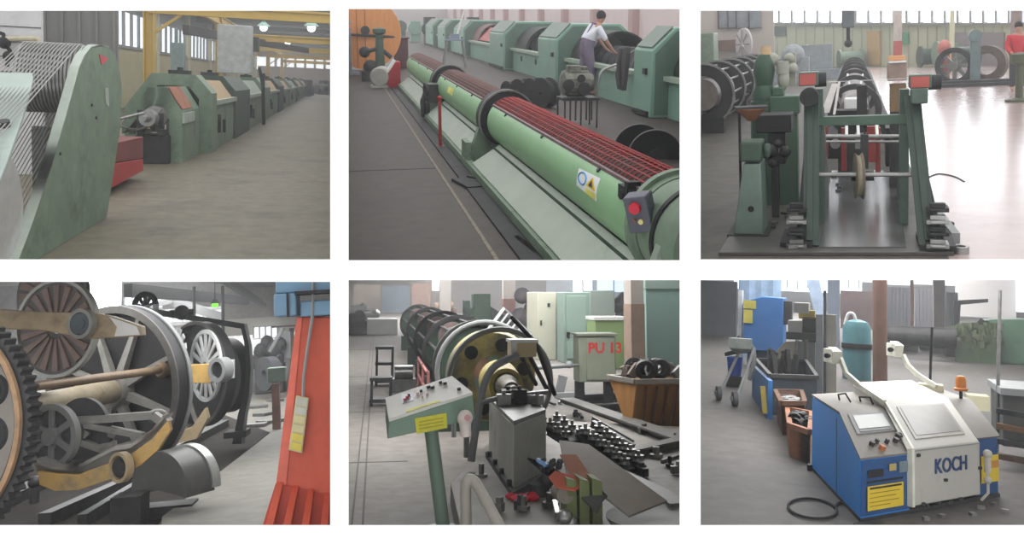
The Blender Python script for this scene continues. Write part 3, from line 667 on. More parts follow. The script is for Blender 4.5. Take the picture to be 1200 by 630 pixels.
m = MB(); m.cyl((x-.2,y-.23,.66),(x-.2,y-.18,.66),.09); m.cyl((x+.05,y-.23,.6),(x+.05,y-.19,.6),.1); m.cyl((x-.0,y-.23,.76),(x-.0,y-.19,.76),.06); t.part('flange', m, mIron)
# dark wheels
for k, (px, py, rr) in enumerate(((600,118,.2),(613,121,.24),(628,123,.26),(641,126,.28))):
    P = r.F(px, py); t = Thing(r, 'ribbed_roller', 'dark ribbed guide roller, number %s from the left of four behind the tube' % ['one','two','three','four'][k], 'roller', P, group='dark guide rollers behind the tube')
    m = MB(); m.lathe((P.x-.12,P.y,rr), (1,.5,0), [(0,.03),(0,rr),(.04,rr),(.06,rr*.75),(.18,rr*.75),(.2,rr),(.24,rr),(.24,.03),(0,.03)], 24); t.part('wheel', m, mIron)
    m = MB(); m.cyl((P.x-.18,P.y-.03,rr),(P.x+.2,P.y+.16,rr),.03,n=10); t.part('axle', m, mSteelD)
# big black reel at right
P = r.AY(768, 184, 9.6); t = Thing(r, 'cable_reel', 'black empty cable reel with a shiny rim behind the near tube end', 'reel', (P.x, P.y, 0))
rr = .33
for k, q in enumerate((-.0, .55)):
    m = MB(); m.lathe((P.x,P.y+q,P.z), (.25,1,0), [(0,.03),(0,rr),(.03,rr),(.03,.03),(0,.03)], 40); f = t.part('flange', m, M('reel_black', (34,36,38), .35, .3, .2, 5))
    m = MB(); m.ring((P.x,P.y+q,P.z), (.25,1,0), rr+.006, rr-.006, .02, 40); t.part('rim', m, mSteel, f)
m = MB(); m.cyl((P.x,P.y,P.z),(P.x+.14,P.y+.55,P.z),.14); m.cyl((P.x,P.y-.02,P.z),(P.x,P.y,P.z),.1); t.part('core', m, mIron)
m = MB(); m.b2((P.x-.06,P.y+.1,0),(P.x+.2,P.y+.4,max(.02,P.z-.13))); t.part('stand', m, mIron)
# orange reel at the left
P = r.AY(428, 42, 27); x, y, z = P
t = Thing(r, 'wooden_cable_reel', 'big orange wooden cable reel standing at the far left', 'reel', (x, y, 0))
rr = 1.1; z = rr+.05
mOr = M('orange_wood', (214,142,78), .6, 0, .12, 3, (180,110,60), 2, .6, stretch=(6,1,1))
for q in (0, .8):
    m = MB(); m.lathe((x,y+q,z), (.15,1,0), [(0,.05),(0,rr),(.08,rr),(.08,.05),(0,.05)], 40); t.part('flange', m, mOr)
m = MB()
for k in range(9): xx = -1+k*.25; hh = math.sqrt(max(0,rr*rr-xx*xx))-.03; m.b2((x+xx-.012,y-.03+abs(0),z-hh),(x+xx+.012,y-.012,z+hh))
t.part('plank_gap', m, M('orange_dark', (150,84,40), .7), kind='stuff')
m = MB(); m.cyl((x,y,z),(x+.1,y+.8,z),.5); t.part('core', m, mOr)
m = MB(); m.cyl((x,y-.16,z+.1),(x,y,z+.1),.14,n=12); m.cyl((x-.9,y-.1,z+.0),(x+.9,y-.1,z-.1),.04,n=8); t.part('hub', m, mIron)
P = r.F(446, 94); x, y = P.x, P.y
t = Thing(r, 'reel_stand', 'green and black pedestal in front of the orange reel', 'stand', (x, y, 0))
m = MB(); m.lathe((x,y,0), (0,0,1), [(0,.001),(0,.3),(.08,.3),(.1,.14),(1.2,.1),(1.25,.18),(1.35,.18),(1.4,.001)], 14); t.part('column', m, mGreenD)
m = MB(); m.tube([(x-.4,y,.75),(x,y,.85),(x+.3,y,.6)], .06); m.ball((x-.4,y,.75), .15); m.ball((x-.25,y,.35), .2); m.b2((x-.5,y-.2,0),(x+.5,y+.2,.25)); t.part('crank', m, mIron)
P = r.F(413, 88); m = MB(); m.b2((P.x-.25,P.y,0),(P.x+.0,P.y+.3,1.35)); m.b2((P.x-.35,P.y-.1,0),(P.x+.2,P.y+.4,.08)); m.cyl((P.x-.1,P.y+.1,1.45),(P.x-.1,P.y+.1,1.55),.1); single(r, 'control_pillar', 'grey blue control pillar at the left picture edge beside the orange reel', 'pillar', m, M('bluegrey2', (120,126,140), .5), bevel=.02)
P = r.F(460, 103); x, y = P.x, P.y
t = Thing(r, 'red_motor_box', 'red sloping guard box with pale rounded casing at the tube\'s far end', 'machine', (x, y, 0))
m = MB(); m.slab([V((x-.12,y,0)), V((x+.2,y,0)), V((x+.2,y,.62)), V((x+.1,y,.62)), V((x-.14,y,.35))], (0,.5,0)); t.part('guard', m, M('guard_red', (170,40,50), .5, 0, .1, 4), bevel=.02)
m = MB(); m.lathe((x-.3,y+.02,.26), (.2,1,0), [(0,.001),(0,.2),(.05,.24),(.45,.24),(.5,.18),(.5,.001)], 20); m.b2((x-.5,y,0),(x-.1,y+.5,.06)); t.part('casing', m, M('casing_grey', (168,166,160), .5, 0, .2, 6))
m = MB(); m.slab([V((x-.16,y,.34)), V((x+.06,y,.66)), V((x+.1,y,.64)), V((x-.1,y,.34))], (0,.5,0)); t.part('edge', m, mWhite)
P = r.F(470, 80); m = MB(); m.b2((P.x-.2,P.y,.0),(P.x+.25,P.y+.5,.95)); m.b2((P.x-.25,P.y-.05,.95),(P.x+.3,P.y+.55,1.0)); single(r, 'tool_chest', 'dark maroon chest behind the red guard box', 'chest', m, M('maroon', (88,48,52), .6), bevel=.02)
# step stand with ladder rail
P = r.F(533, 79); x, y = P.x, P.y; t = Thing(r, 'step_stand', 'blue grey work stand with tall leaning pole beyond the tube', 'stand', (x, y, 0))
m = MB(); m.b2((x-.3,y-.2,.88),(x+.3,y+.2,.93)); m.box((x,y,1.02),(.3,.2,.16)); t.part('top', m, M('bluegrey3', (128,138,158), .5))
for a, b in ((-1,-1),(1,-1),(-1,1),(1,1)):
    m = MB(); m.cyl((x+a*.38,y+b*.25,0),(x+a*.26,y+b*.16,.88),.025,n=8); t.part('leg', m, mGrey)
m = MB(); m.cyl((x+.05,y,.95),(x+.42,y,2.1),.03,n=8); t.part('pole', m, mWhite)
random.seed(7)
for k in range(8):
    px = 470+k*17; P = r.F(px, 46+(k % 3)*3); m = MB(); m.b2((P.x-.3,P.y,0),(P.x+.35,P.y+.8,1.1+.25*(k % 3))); m.cyl((P.x,P.y-.1,.9),(P.x,P.y+.6,.9),.45,n=14); single(r, 'distant_machine', 'hazy dark green machine block in the far background row', 'machine', m, [mGreenD, mTeal, mIron][k % 3], group='hazy blocks behind the long tube', bevel=.02)
# ================================================================ picture 3: take-up frame in the bright hall
r = R3
mFl3 = M('dark_wet_concrete', (88,84,77), .6, 0, .3, 5, (58,54,50), 1.2, .52, spec=.3)
m = MB(); m.b2((-60, 4.5, -.06), (.62, 95, 0)); struct(r, 'floor', m, mFl3)
m = MB(); m.b2((.62, 4.5, -.06), (60, 95, 0)); struct(r, 'floor', m, M('glare_pink_floor', (178,158,154), .2, 0, .12, 1.2, (150,128,124), .7, .56, spec=.9))  # pinkish window reflection on this side is put into a paler base colour
mWall3 = M('pale_olive_wall', (178,182,156), .8, 0, .06, .6)
Pa = r.F(868, 79); Pb = r.F(1215, 77); wn = (Pb-Pa).cross(V((0,0,1))).normalized()
if wn.y > 0: wn = -wn
W = lambda px, py: r.PL(px, py, Pa, wn)
def wq(m, x0, y0, x1, y1, th=.2, off=0.0):
    q = [W(x0,y1), W(x1,y1), W(x1,y0), W(x0,y0)]
    return m.slab([p+wn*off for p in q], -wn*th)
m = MB(); m.slab([Pa, Pb, W(1215,27), W(868,27)], -wn*.2); struct(r, 'wall_back', m, mWall3)
m = MB(); wq(m, 868, -70, 1215, 27, .04, -.1); w = struct(r, 'window_1', m, M('bright_daylight_glass', (240,244,252), .2, 0, 0, 1, emit=6.0))
m = MB()
for px in range(884, 1215, 15): wq(m, px-1.3, -70, px+1.3, 27, .3, .1)
wq(m, 868, 26, 1215, 28.5, .3, .3); struct(r, 'window_frame', m, mGrey, w)
m = MB()
for px in range(900, 1210, 11): wq(m, px-.4, 31, px+.4, 77, .02, .03)
struct(r, 'panel_joint', m, M('olive_joint', (158,160,136), .8))
m = MB(); wq(m, 905, 31, 922, 42, .1, .1); single(r, 'notice_board', 'small dark green board high on the olive back wall', 'board', m, mGreenD)
m = MB(); wq(m, 1018, 36, 1033, 76, .1, .12); t = single(r, 'wooden_door', 'ochre wooden door in the olive back wall', 'door', m, M('ochre_door', (180,148,92), .6, 0, .1, 2))
m = MB(); wq(m, 1058, 38, 1066, 52, .1, .12); single(r, 'notice_board', 'narrow green sign beside the red and white column', 'board', m, M('sign_green', (80,150,110), .6))
m = MB(); wq(m, 1120, 38, 1178, 78, .1, .1); single(r, 'roller_shutter', 'mauve grey roller shutter behind the spoked wheel', 'shutter', m, M('shutter', (128,118,122), .6, 0, .08, 2))
for i, px in enumerate((1048, 1114, 1186)):
    P = r.F(px+4, 80); k = P.y/1000; m = MB(); x = P.x
    t = Thing(r, 'hall_column', '%s column before the window wall' % ['red and white painted', 'slender pale grey', 'brownish grey'][i], 'column', P)
    m.b2((x-4*k, P.y, 0), (x+4*k if i != 1 else x, P.y+.4, 6)); t.part('shaft', m, [M('white_red_col', (186,172,164), .6), mCream, M('brown_col', (140,122,116), .6)][i])
    if i == 0:
        m = MB(); q = r.H(P, 48); m.b2((x-4.2*k, P.y-.02, .0), (x+4.2*k, P.y+.42, q)); t.part('red_band', m, M('band_red', (176,72,60), .6), label='red painted lower band')
# left wall with dark window frames
P = r.F(868, 84); m = MB(); m.b2((P.x-.6, P.y-4, 0), (P.x, P.y, 6)); struct(r, 'trim_50', m, M('wall_grey3', (178,168,160), .8, 0, .06, 1))
m = MB(); pbox(m, r, 800, -20, 906, 95, 44, .2); struct(r, 'wall_left', m, M('wall_grey3', (178,168,160)))
for i, (x0, x1) in enumerate(((842,852),(853,862),(863,877),(878,892))):
    m = MB(); pbox(m, r, x0, 10, x1, 32, 43.9, .05); w = struct(r, 'window_%d' % (i+2), m, M('dim_glass', (128,134,140), .2))
    m = MB(); pbox(m, r, x0-1, 10, x0, 34, 43.8, .1); pbox(m, r, x0-1, 32, x1+1, 34, 43.8, .1); struct(r, 'window_frame', m, mSteelD, w)
m = MB(); pbox(m, r, 842, 46, 866, 60, 43.5, .3); single(r, 'storage_rack', 'dark brown low rack against the left wall', 'rack', m, mRust)
m = MB(); pbox(m, r, 818, 38, 836, 75, 30, 1); single(r, 'electric_cabinet', 'grey green electric cabinet at the left picture edge', 'cabinet', m, M('cab_green', (122,140,120), .5), bevel=.03)
# white oval reel standing
P = r.AY(871, 52, 34); t = Thing(r, 'white_reel', 'white empty reel standing on edge before the grey left wall', 'reel', (P.x, P.y, 0))
m = MB(); m.lathe(P, (.85,.6,0), [(0,.08),(0,.62),(.06,.62),(.06,.08),(0,.08)], 28); t.part('flange', m, M('reel_white', (206,200,202), .6, 0, .05, 4))
m = MB(); m.radial(P-V((.05,.03,0)), (.85,.6,0), .12, .55, .05, .02, 8); t.part('rib', m, mGrey, kind='stuff')
m = MB(); m.b2((P.x-.1,P.y-.2,0),(P.x+.1,P.y+.2,max(.1,P.z-.5))); t.part('stand', m, mGrey)
# cable cages on the left
A_ = r.F(824, 156); B_ = r.F(884, 112); a0 = V((A_.x,A_.y,.72)); a1 = V((B_.x,B_.y,.72)); ax = (a1-a0)
t = Thing(r, 'stranding_cage', 'long horizontal cage machine of dark rings and grey rods on the left', 'machine', (a0.x, a0.y, 0))
for k in range(6):
    c = a0+ax*(k/5); m = MB(); m.ring(c, ax, .6, .36, .07, 28); f = t.part('ring', m, mIron)
    m = MB(); m.ring(c-ax.normalized()*.05, ax, .61, .57, .03, 28); t.part('rim', m, mSteel, f)
m = MB(); m.cyl(a0, a1, .3, n=16); t.part('shaft', m, M('shaft_grey', (120,112,108), .5, .2, .4, 5))
aa, uu, ww = basis(ax)
for k in range(12):
    g = k*math.pi/6; d = (uu*math.cos(g)+ww*math.sin(g))*.5; m = MB(); m.cyl(a0+d, a1+d, .022, n=6); t.part('rod', m, mSteel)
m = MB()
for k in range(5):
    c = a0+ax*((k+.5)/5)
    for g in (0, 2.1, 4.2): m.cyl(c+(uu*math.cos(g)+ww*math.sin(g))*.36-aa*.4, c+(uu*math.cos(g)+ww*math.sin(g))*.36+aa*.4, .14, n=12)
t.part('bobbin', m, M('bobbin_grey', (138,130,126), .6, 0, .4, 8), kind='stuff')
for k in (0, 2, 5):
    c = a0+ax*(k/5); m = MB(); m.b2((c.x-.4,c.y-.1,0),(c.x+.4,c.y+.15,.3)); t.part('foot', m, mIron)
# green press machine left of the frame
P = r.F(900, 250); y = 8.9
t = Thing(r, 'winding_drive', 'dark green bulbous gear column with pale cap behind the pedestal', 'machine', (r.AY(896,150,y).x, y, 0))
c = lambda px, py, yy=y: r.AY(px, py, yy)
q = c(896, 118); k = y/1000
m = MB(); m.lathe((q.x,q.y,0), (0,0,1), [(0,.001),(0,.14),(q.z,.14),(q.z,13*k),(q.z+.06,14*k),(c(896,100).z,9*k),(c(896,95).z,10*k),(c(896,82).z,12*k),(c(896,72).z,10*k),(c(896,64).z,6*k),(c(896,62).z,.001)], 22); t.part('gear_column', m, M('deep_green', (56,82,66), .45, 0, .25, 5))
m = MB(); m.cyl((q.x+.02,q.y,c(896,64).z),(q.x+.02,q.y,c(896,54).z),.05); t.part('cap', m, M('cap_tan', (196,168,130), .5), label='tan cap')
m = MB(); pbox(m, r, 902, 112, 937, 134, y-.15, .3); pbox(m, r, 905, 102, 918, 113, y-.1, .2); t.part('gear_case', m, M('mid_green', (72,98,80), .45, 0, .15, 3), bevel=.012)
m = MB(); pbox(m, r, 914, 134, 934, 240, y-.1, .25); t.part('pillar', m, M('mid_green', (84,118,94)))
m = MB(); q2 = c(918, 92); m.ball(q2, .08, sq=(.7,.7,1.5)); q3 = c(917, 72); m.cyl(q3, q3-V((0,0,.12)), .06); t.part('motor', m, M('pale_motor', (156,158,146), .5, 0, .2, 8))
m = MB()
for px, py, rr in ((905,70,.07),(925,68,.05),(928,80,.06),(912,105,.05)): m.ball(c(px,py,y+.3), rr)
pbox(m, r, 924, 62, 932, 100, y+.4, .1); t.part('fitting', m, M('pale_motor', (156,158,146)), kind='stuff')
t = Thing(r, 'gearbox', 'black greasy gearbox block hung under the green gear column', 'machine', (c(906,145,7.9).x, 7.9, 0))
m = MB(); pbox(m, r, 886, 134, 927, 156, 7.9, .35); t.part('housing', m, mIron, bevel=.01); m = MB(); pbox(m, r, 900, 156, 920, 192, 7.95, .25); t.part('lower_housing', m, mIron, bevel=.01)
m = MB()
for px, py, rr in ((892,168,.05),(904,176,.06),(912,168,.04),(896,182,.05),(920,178,.05),(906,190,.05)): m.ball(c(px,py,7.85), rr, 8, 6)
t.part('valve', m, mSteelD, kind='stuff')
m = MB(); q = c(896,178,7.9); m.cyl(q, q+V((.2,0,.02)), .035); t.part('shaft', m, mSteel)
m = MB(); pbox(m, r, 905, 190, 912, 272, 8.0, .06); t.part('leg', m, mIron)
# bowl tray on thin post
q = c(880, 128, 7.7); t = Thing(r, 'drip_tray', 'dark tray with a brown bowl on a thin post left of the gearbox', 'tray', (q.x-.1, 7.7, 0))
m = MB(); m.box((q.x,7.7,q.z+.02), (.27,.22,.015), .2); t.part('tray', m, mIron)
m = MB(); m.lathe((q.x,7.7,q.z-.1), (0,0,1), [(0,.001),(.0,.03),(.1,.13),(.11,.13),(.02,.001)], 18); t.part('bowl', m, M('bowl_brown', (134,92,66), .6), label='brown bowl')
m = MB(); m.cyl((q.x-.1,7.7,0),(q.x-.1,7.7,q.z),.012,n=8); m.cyl((q.x-.1,7.7,.72),(q.x+.1,7.7,.72),.01,n=6); t.part('post', m, mIron)
# base platform
m = MB(); m.slab([r.F(842,300), r.F(1118,300), r.F(1096,256), r.F(868,256)], (0,0,.03)); single(r, 'machine_bed', 'dark steel bed plate under the take-up frame', 'plate', m, M('bed_grey', (84,82,78), .5, .1, .3, 3, (56,52,50), 1.5, .5), bevel=.004)
m = MB(); m.slab([r.F(960,290,.031), r.F(1062,290,.031), r.F(1048,200,.031), r.F(975,200,.031)], (0,0,.006)); single(r, 'wet_plate', 'shiny wet steel plate between the two side frames', 'plate', m, M('wet_steel', (96,98,98), .22, .3, .4, 3, (66,60,56), 1.2, .5, spec=.8))
# pedestal
t = Thing(r, 'pedestal', 'tapering grey green pedestal with a round hole at front left', 'pedestal', r.F(877, 279))
y = r.F(877,279).y
m = MB(); m.slab([c(859,277,y), c(895,279,y), c(891,192,y), c(871,192,y)], (0,.4,0)); t.part('body', m, M('pedestal_green', (110,130,120), .5, 0, .18, 5, (78,90,82), 2, .55), bevel=.008)
m = MB(); q = c(880,245,y-.004); m.cyl(q, q+V((0,.01,0)), .026, n=16); t.part('hole', m, mBlack, label='round dark hole')
m = MB(); pbox(m, r, 867, 166, 892, 190, y-.02, .3); m.cyl(c(895,176,y+.1), c(903,176,y+.1), .06); t.part('bearing_block', m, mGreenD, bevel=.02)
m = MB(); pbox(m, r, 852, 276, 900, 282, y-.06, .6); t.part('foot', m, mIron)
# take-up frame
t = Thing(r, 'take_up_frame', 'dark green take-up frame with two leaning sides, crossbeams and red end boxes', 'machine', (r.F(1010,285).x, 7.2, 0))
mFr = M('frame_green', (48,64,56), .45, 0, .25, 4, (44,50,46), 2, .55); mFr2 = M('frame_light', (78,98,86), .45, 0, .25, 4)
for sgn, cx_, tp, bt in ((-1, 0, (950,112), (949,286)), (1, 0, (1070,112), (1088,286))):
    a = r.AY(bt[0], bt[1], 6.9); b = r.AY(tp[0], tp[1], 7.7)
    m = MB(); m.bar(a, b, .05, .16, (0,-1,0)); m.bar(a+V((-sgn*.045,-.06,0)), b+V((-sgn*.045,-.06,0)), .05, .03, (0,-1,0)); m.bar(a+V((sgn*.03,-.06,0)), b+V((sgn*.03,-.06,0)), .04, .03, (0,-1,0)); t.part('side_channel', m, mFr, bevel=.003)
    x = b.x-sgn*.06; m = MB(); m.b2((x-.035,7.75,0),(x+.035,7.9,b.z+.05)); t.part('column', m, mFr2)
    m = MB(); m.bar(a+V((sgn*.09,.1,0)), b+V((sgn*.02,.05,-.3)), .04, .1, (0,-1,0)); t.part('brace', m, mIron)
    m = MB(); m.slab([V((x,7.9,0)), V((x,9.3,0)), V((x,7.9,b.z*.9))], (.04,0,0)); t.part('gusset', m, mFr)
    for k in range(4):
        q = r.AY(934 if sgn < 0 else 1098, 286-k*14, 6.85+k*.05); m = MB(); m.box(q, (.15,.16,.03)); m.box(q+V((0,-.05,.035)), (.1,.05,.03)); m.cyl(q+V((-.05,-.09,.0)), q+V((.05,-.09,0)), .012, n=6)
        t.part('clamp', m, mIron if k % 2 else mSteel)
    m = MB(); q = r.AY(934 if sgn < 0 else 1098, 290, 6.9); m.b2((q.x-.12,6.8,.03),(q.x+.12,7.3,.07)); t.part('foot_plate', m, mIron)
m = MB(); pbox(m, r, 955, 134, 1070, 148, 7.72, .1); t.part('crossbeam', m, M('beam_green', (78,104,88), .45, 0, .2, 5), bevel=.006)
m = MB(); pbox(m, r, 948, 92, 1072, 97, 7.7, .06); t.part('top_bar', m, mSteel)
for y0, x0, x1, py, rr in ((8.3,960,1062,160,.02),(8.6,965,1058,166,.012),(7.3,950,1068,204.5,.018)):
    m = MB(); m.cyl(r.AY(x0,py,y0), r.AY(x1,py,y0), rr, n=10); t.part('rod', m, mSteel)
for (x0,y0,x1,y1) in ((936,84,959,101),(1066,87,1092,104)):
    m = MB(); pbox(m, r, x0, y0, x1, y1, 7.5, .2); bx = t.part('end_box', m, mFr2, bevel=.008)
    m = MB(); pbox(m, r, x0+1, y0+2, x1-3, y1-1, 7.485, .02); t.part('red_cover', m, M('faded_red', (172,84,78), .5, 0, .1, 6), bx, label='faded red cover')
    m = MB(); q = r.AY(x1-4,(y0+y1)/2+1,7.6); m.cyl(q, q+V((.09,0,0)), .06); t.part('motor', m, mIron, bx)
m = MB(); q = r.AY(948,114,7.45); m.cyl(q, q+V((0,.15,0)), .075, n=20); m.cyl(q-V((0,.03,0)), q, .03, n=12); t.part('pulley', m, mIron); m = MB(); q = r.AY(1077,112,7.5); m.box(q, (.12,.15,.12)); t.part('bearing', m, mFr2, bevel=.01)
# thin guide wheel
q = r.AY(1010, 206, 7.35); t = Thing(r, 'guide_pulley', 'thin worn guide pulley on the low rod in the frame centre', 'pulley', (q.x, q.y, 0))
m = MB(); m.lathe(q-V((.05,0,0)), (1,.12,0), [(0,.02),(0,.19),(.02,.165),(.035,.165),(.055,.19),(.055,.02),(0,.02)], 28); t.part('wheel', m, M('pulley_tan', (140,132,114), .5, .3, .3, 8))
m = MB(); q4 = r.AY(1013,158,7.4); m.b2((q4.x-.03,7.4,q.z+.05),(q4.x+.03,7.46,q4.z)); m.cyl(q-V((.08,0,0)), q+V((.09,0,0)), .04, n=12); t.part('hanger', m, mIron)
# red brackets & machine behind
t = Thing(r, 'traverse_carriage', 'red bracketed traverse carriage behind the crossbeam', 'machine', (r.AY(1000,180,9.4).x, 9.4, 0))
for (x0,x1,y0,y1) in ((964,970,148,184),(986,992,150,200),(1016,1030,148,190),(1026,1032,150,205)):
    m = MB(); pbox(m, r, x0, y0, x1, y1, 9.4, .1); t.part('bracket', m, M('bracket_red', (134,54,50), .5, 0, .2, 6))
for a_ in ((970,160,986,186,9.6,.3),(1038,150,1052,195,9.8,.3),(1004,100,1016,150,9.5,.1)): m = MB(); pbox(m, r, *a_); t.part('housing', m, mIron)
m = MB(); q = r.AY(979,168,9.55); m.cyl(q, q-V((0,.05,0)), .05); t.part('cap', m, mSteel); m = MB(); q = r.AY(1007,165,9.5); m.box(q,(.08,.05,.16)); t.part('plate', m, mSteel)
m = MB(); m.cyl(r.AY(992,140,9.3), r.AY(992,160,9.0), .015); m.cyl(r.AY(1005,140,9.3), r.AY(1006,160,9.0), .015); m.cyl(r.AY(1027,140,9.3), r.AY(1028,160,9.0), .015); m.cyl(r.AY(992,161,9.0), r.AY(1028,161,9.0), .015); t.part('fork', m, mWhite)
t = Thing(r, 'closing_machine', 'long dark machine of arched ribs running back behind the frame', 'machine', (r.F(1003,150).x, 14, 0))
for k in range(7):
    y0 = 13+k*3.2; a = r.AY(1001, 60, y0).x; m = MB(); m.lathe((a,y0,.62), (0,1,0), [(-.08,.28),(-.08,.36),(.08,.36),(.08,.28),(-.08,.28)], 24); t.part('ring', m, mSteelD)
m = MB(); m.cyl((r.AY(1001,60,12.5).x,12.5,.62), (r.AY(1001,60,33).x,33,.62), .2); t.part('shaft', m, M('shaft_grey', (120,112,108)))
for s_ in (-1, 1):
    m = MB(); m.bar((r.AY(1001,60,10.5).x+s_*.42,10.5,.3), (r.AY(1001,60,33).x+s_*.42,33,.45), .08, .3); t.part('side_beam', m, mIron)
for k in range(6):
    m = MB(); m.tube([V((r.AY(1001,60,12).x,12,.62)), V((r.AY(1001,60,19).x+math.cos(k)*.3,19,.62+math.sin(k)*.3))], .02, 5); t.part('strand', m, M('strand_white', (190,190,196), .4))
m = MB(); q = r.AY(1002,122,11); m.box(q, (.24,.2,.16)); t.part('die_block', m, mWhite, bevel=.02)
m = MB(); q = r.AY(998,128,10.8); m.cyl(q-V((0,0,.2)), q, .16, .2, n=16); m.b2((q.x-.15,10.7,0),(q.x+.15,11.1,q.z-.1)); t.part('die_stand', m, mIron)
m = MB(); m.slab([r.AY(985,96,10), r.AY(979,134,9.2), r.AY(976,134,9.2), r.AY(982,96,10)], (0,.05,0)); m.slab([r.AY(975,98,10.2), r.AY(962,132,9.4), r.AY(972,132,9.4), r.AY(982,98,10.2)], (0,.02,0)); t.part('side_sheet', m, M('sheet_pale', (176,170,166), .5), label='pale side sheet')
# hoist
t = Thing(r, 'chain_hoist', 'grey blue chain hoist hanging above the machine line', 'hoist', r.AY(994, 30, 26))
q = r.AY(994, 22, 26); m = MB(); m.box(q, (.32,.3,.5)); m.b2((q.x-.05,26,q.z),(q.x+.05,26.1,q.z+1.2)); t.part('body', m, M('hoist_grey', (98,104,108), .5), bevel=.03)
m = MB(); m.cyl(q-V((0,0,.2)), r.AY(994,50,26), .05, n=8); m.ball(r.AY(994,51,26), .11); t.part('hook', m, mIron)
# wooden block stand
q = r.AY(1052, 110, 9.6); t = Thing(r, 'wooden_post_stand', 'brown timber post stand carrying a control box right of centre', 'stand', (q.x, 9.6, 0))
m = MB(); pbox(m, r, 1043, 98, 1062, 131, 9.6, .2); t.part('timber', m, M('timber', (120,98,72), .7, 0, .25, 8, stretch=(4,4,.6)))
m = MB(); m.b2((q.x-.07,9.62,0),(q.x+.07,9.75,r.AY(1052,131,9.6).z)); t.part('post', m, mIron)
q = r.AY(1052, 80, 9.6); t = Thing(r, 'control_box', 'pinkish control box with orange lid on the timber stand', 'box', (q.x, 9.6, r.AY(1052,95,9.6).z))
m = MB(); pbox(m, r, 1040, 72, 1063, 95, 9.55, .2); t.part('body', m, M('box_pinkgrey', (150,130,122), .5, 0, .2, 8), bevel=.01)
m = MB(); pbox(m, r, 1041, 65, 1061, 71, 9.6, .15); t.part('lid', m, M('lid_orange', (204,150,104), .5)); m = MB(); pbox(m, r, 1042, 71, 1062, 74, 9.53, .1); t.part('strip', m, mWhite)
# reels and wheels in the right background
for i, (px, py, base, rr, lb, mm) in enumerate(((946,52,82,.5,'blue grey reel left of the hoist, standing by the back wall', mGrey), (1079,54,79,.55,'dark green reel left of the orange flanged one', mGreenD), (1098,48,79,.6,'grey green reel in the middle of the reel row', mGreen), (1108,52,84,.62,'reel with orange wooden flange near the spoked wheel', mGreenD), (984,58,80,.5,'teal grey reel behind the machine line', mGreen))):
    P = r.F(px, base); t = Thing(r, 'cable_reel', lb, 'reel', P)
    R_ = abs(r.H(P, py))*.5; c0 = V((P.x, P.y, R_))
    m = MB(); m.cyl(c0+V((-.0,0,0)), c0+V((1.1,.3,0)), R_*.75, n=24); t.part('winding', m, mm)
    m = MB(); m.lathe(c0-V((.06,0,0)), (1,.27,0), [(0,.03),(0,R_),(.08,R_),(.08,.03),(0,.03)], 28); t.part('flange', m, M('flange_orange', (222,158,92), .5) if i == 3 else mm)
    m = MB(); m.lathe(c0+V((1.1,.3,0)), (1,.27,0), [(0,.03),(0,R_),(.08,R_),(.08,.03),(0,.03)], 28); t.part('flange', m, mm)
P = r.F(1140, 99); t = Thing(r, 'spoked_wheel_machine', 'big spoked wheel machine on long dark rails at the right', 'machine', P)
k = P.y/1000; c0 = V((P.x, P.y, 20*k))
m = MB(); m.ring(c0-V((.5*1,0,0)), (.5,1,0), 19*k, 14*k, .2, 32); t.part('wheel_rim', m, mIron)
m = MB(); m.radial(c0-V((.5,0,0)), (.5,1,0), .05, 15*k, .1, .08, 8); m.cyl(c0-V((.55,.1,0)), c0-V((.45,-.1,0)), .14); t.part('spokes', m, mSteel, kind='stuff')
m = MB(); m.ring(c0+V((.45,.5,0)), (.5,1,0), 19*k, 11*k, .25, 32); t.part('wheel_rim', m, M('rim_brown', (104,88,80), .5, .2, .3, 5))
m = MB(); m.b2((c0.x-.12,P.y-.4,0),(c0.x+.15,P.y-.1,50*k)); m.cyl((c0.x,P.y-.45,50*k),(c0.x,P.y-.05,50*k),.18); t.part('pillar', m, M('pillar_blue', (104,122,122), .5))
m = MB(); m.b2((c0.x+1.9,P.y-.3,0),(c0.x+2.2,P.y,45*k)); m.cyl((c0.x+2.05,P.y-.35,45*k),(c0.x+2.05,P.y+.05,45*k),.2); t.part('pillar', m, M('pillar_blue', (104,122,122)))
m = MB(); m.b2((c0.x-1.0,P.y-.7,0),(c0.x+3.2,P.y-.2,.16)); m.b2((c0.x-1.0,P.y-1.2,0),(c0.x+3.2,P.y-1.0,.1)); t.part('rail', m, mIron)
m = MB()
for q in range(6): m.ball((c0.x+1.3+q*.28,P.y-.3,.5+.15*(q % 3)), .24, 8, 6)
t.part('gear_cluster', m, M('gear_grey', (92,98,96), .5, .2, .3, 6), kind='stuff')
m = MB(); m.ball((c0.x-.75,P.y+.6,1.15), .2, sq=(1,1,1.3)); m.b2((c0.x-.9,P.y+.5,0),(c0.x-.6,P.y+.8,1.0)); single(r, 'red_drum', 'small faded red drum pump behind the spoked wheel pillar', 'pump', m, M('faded_red2', (196,120,112), .5))
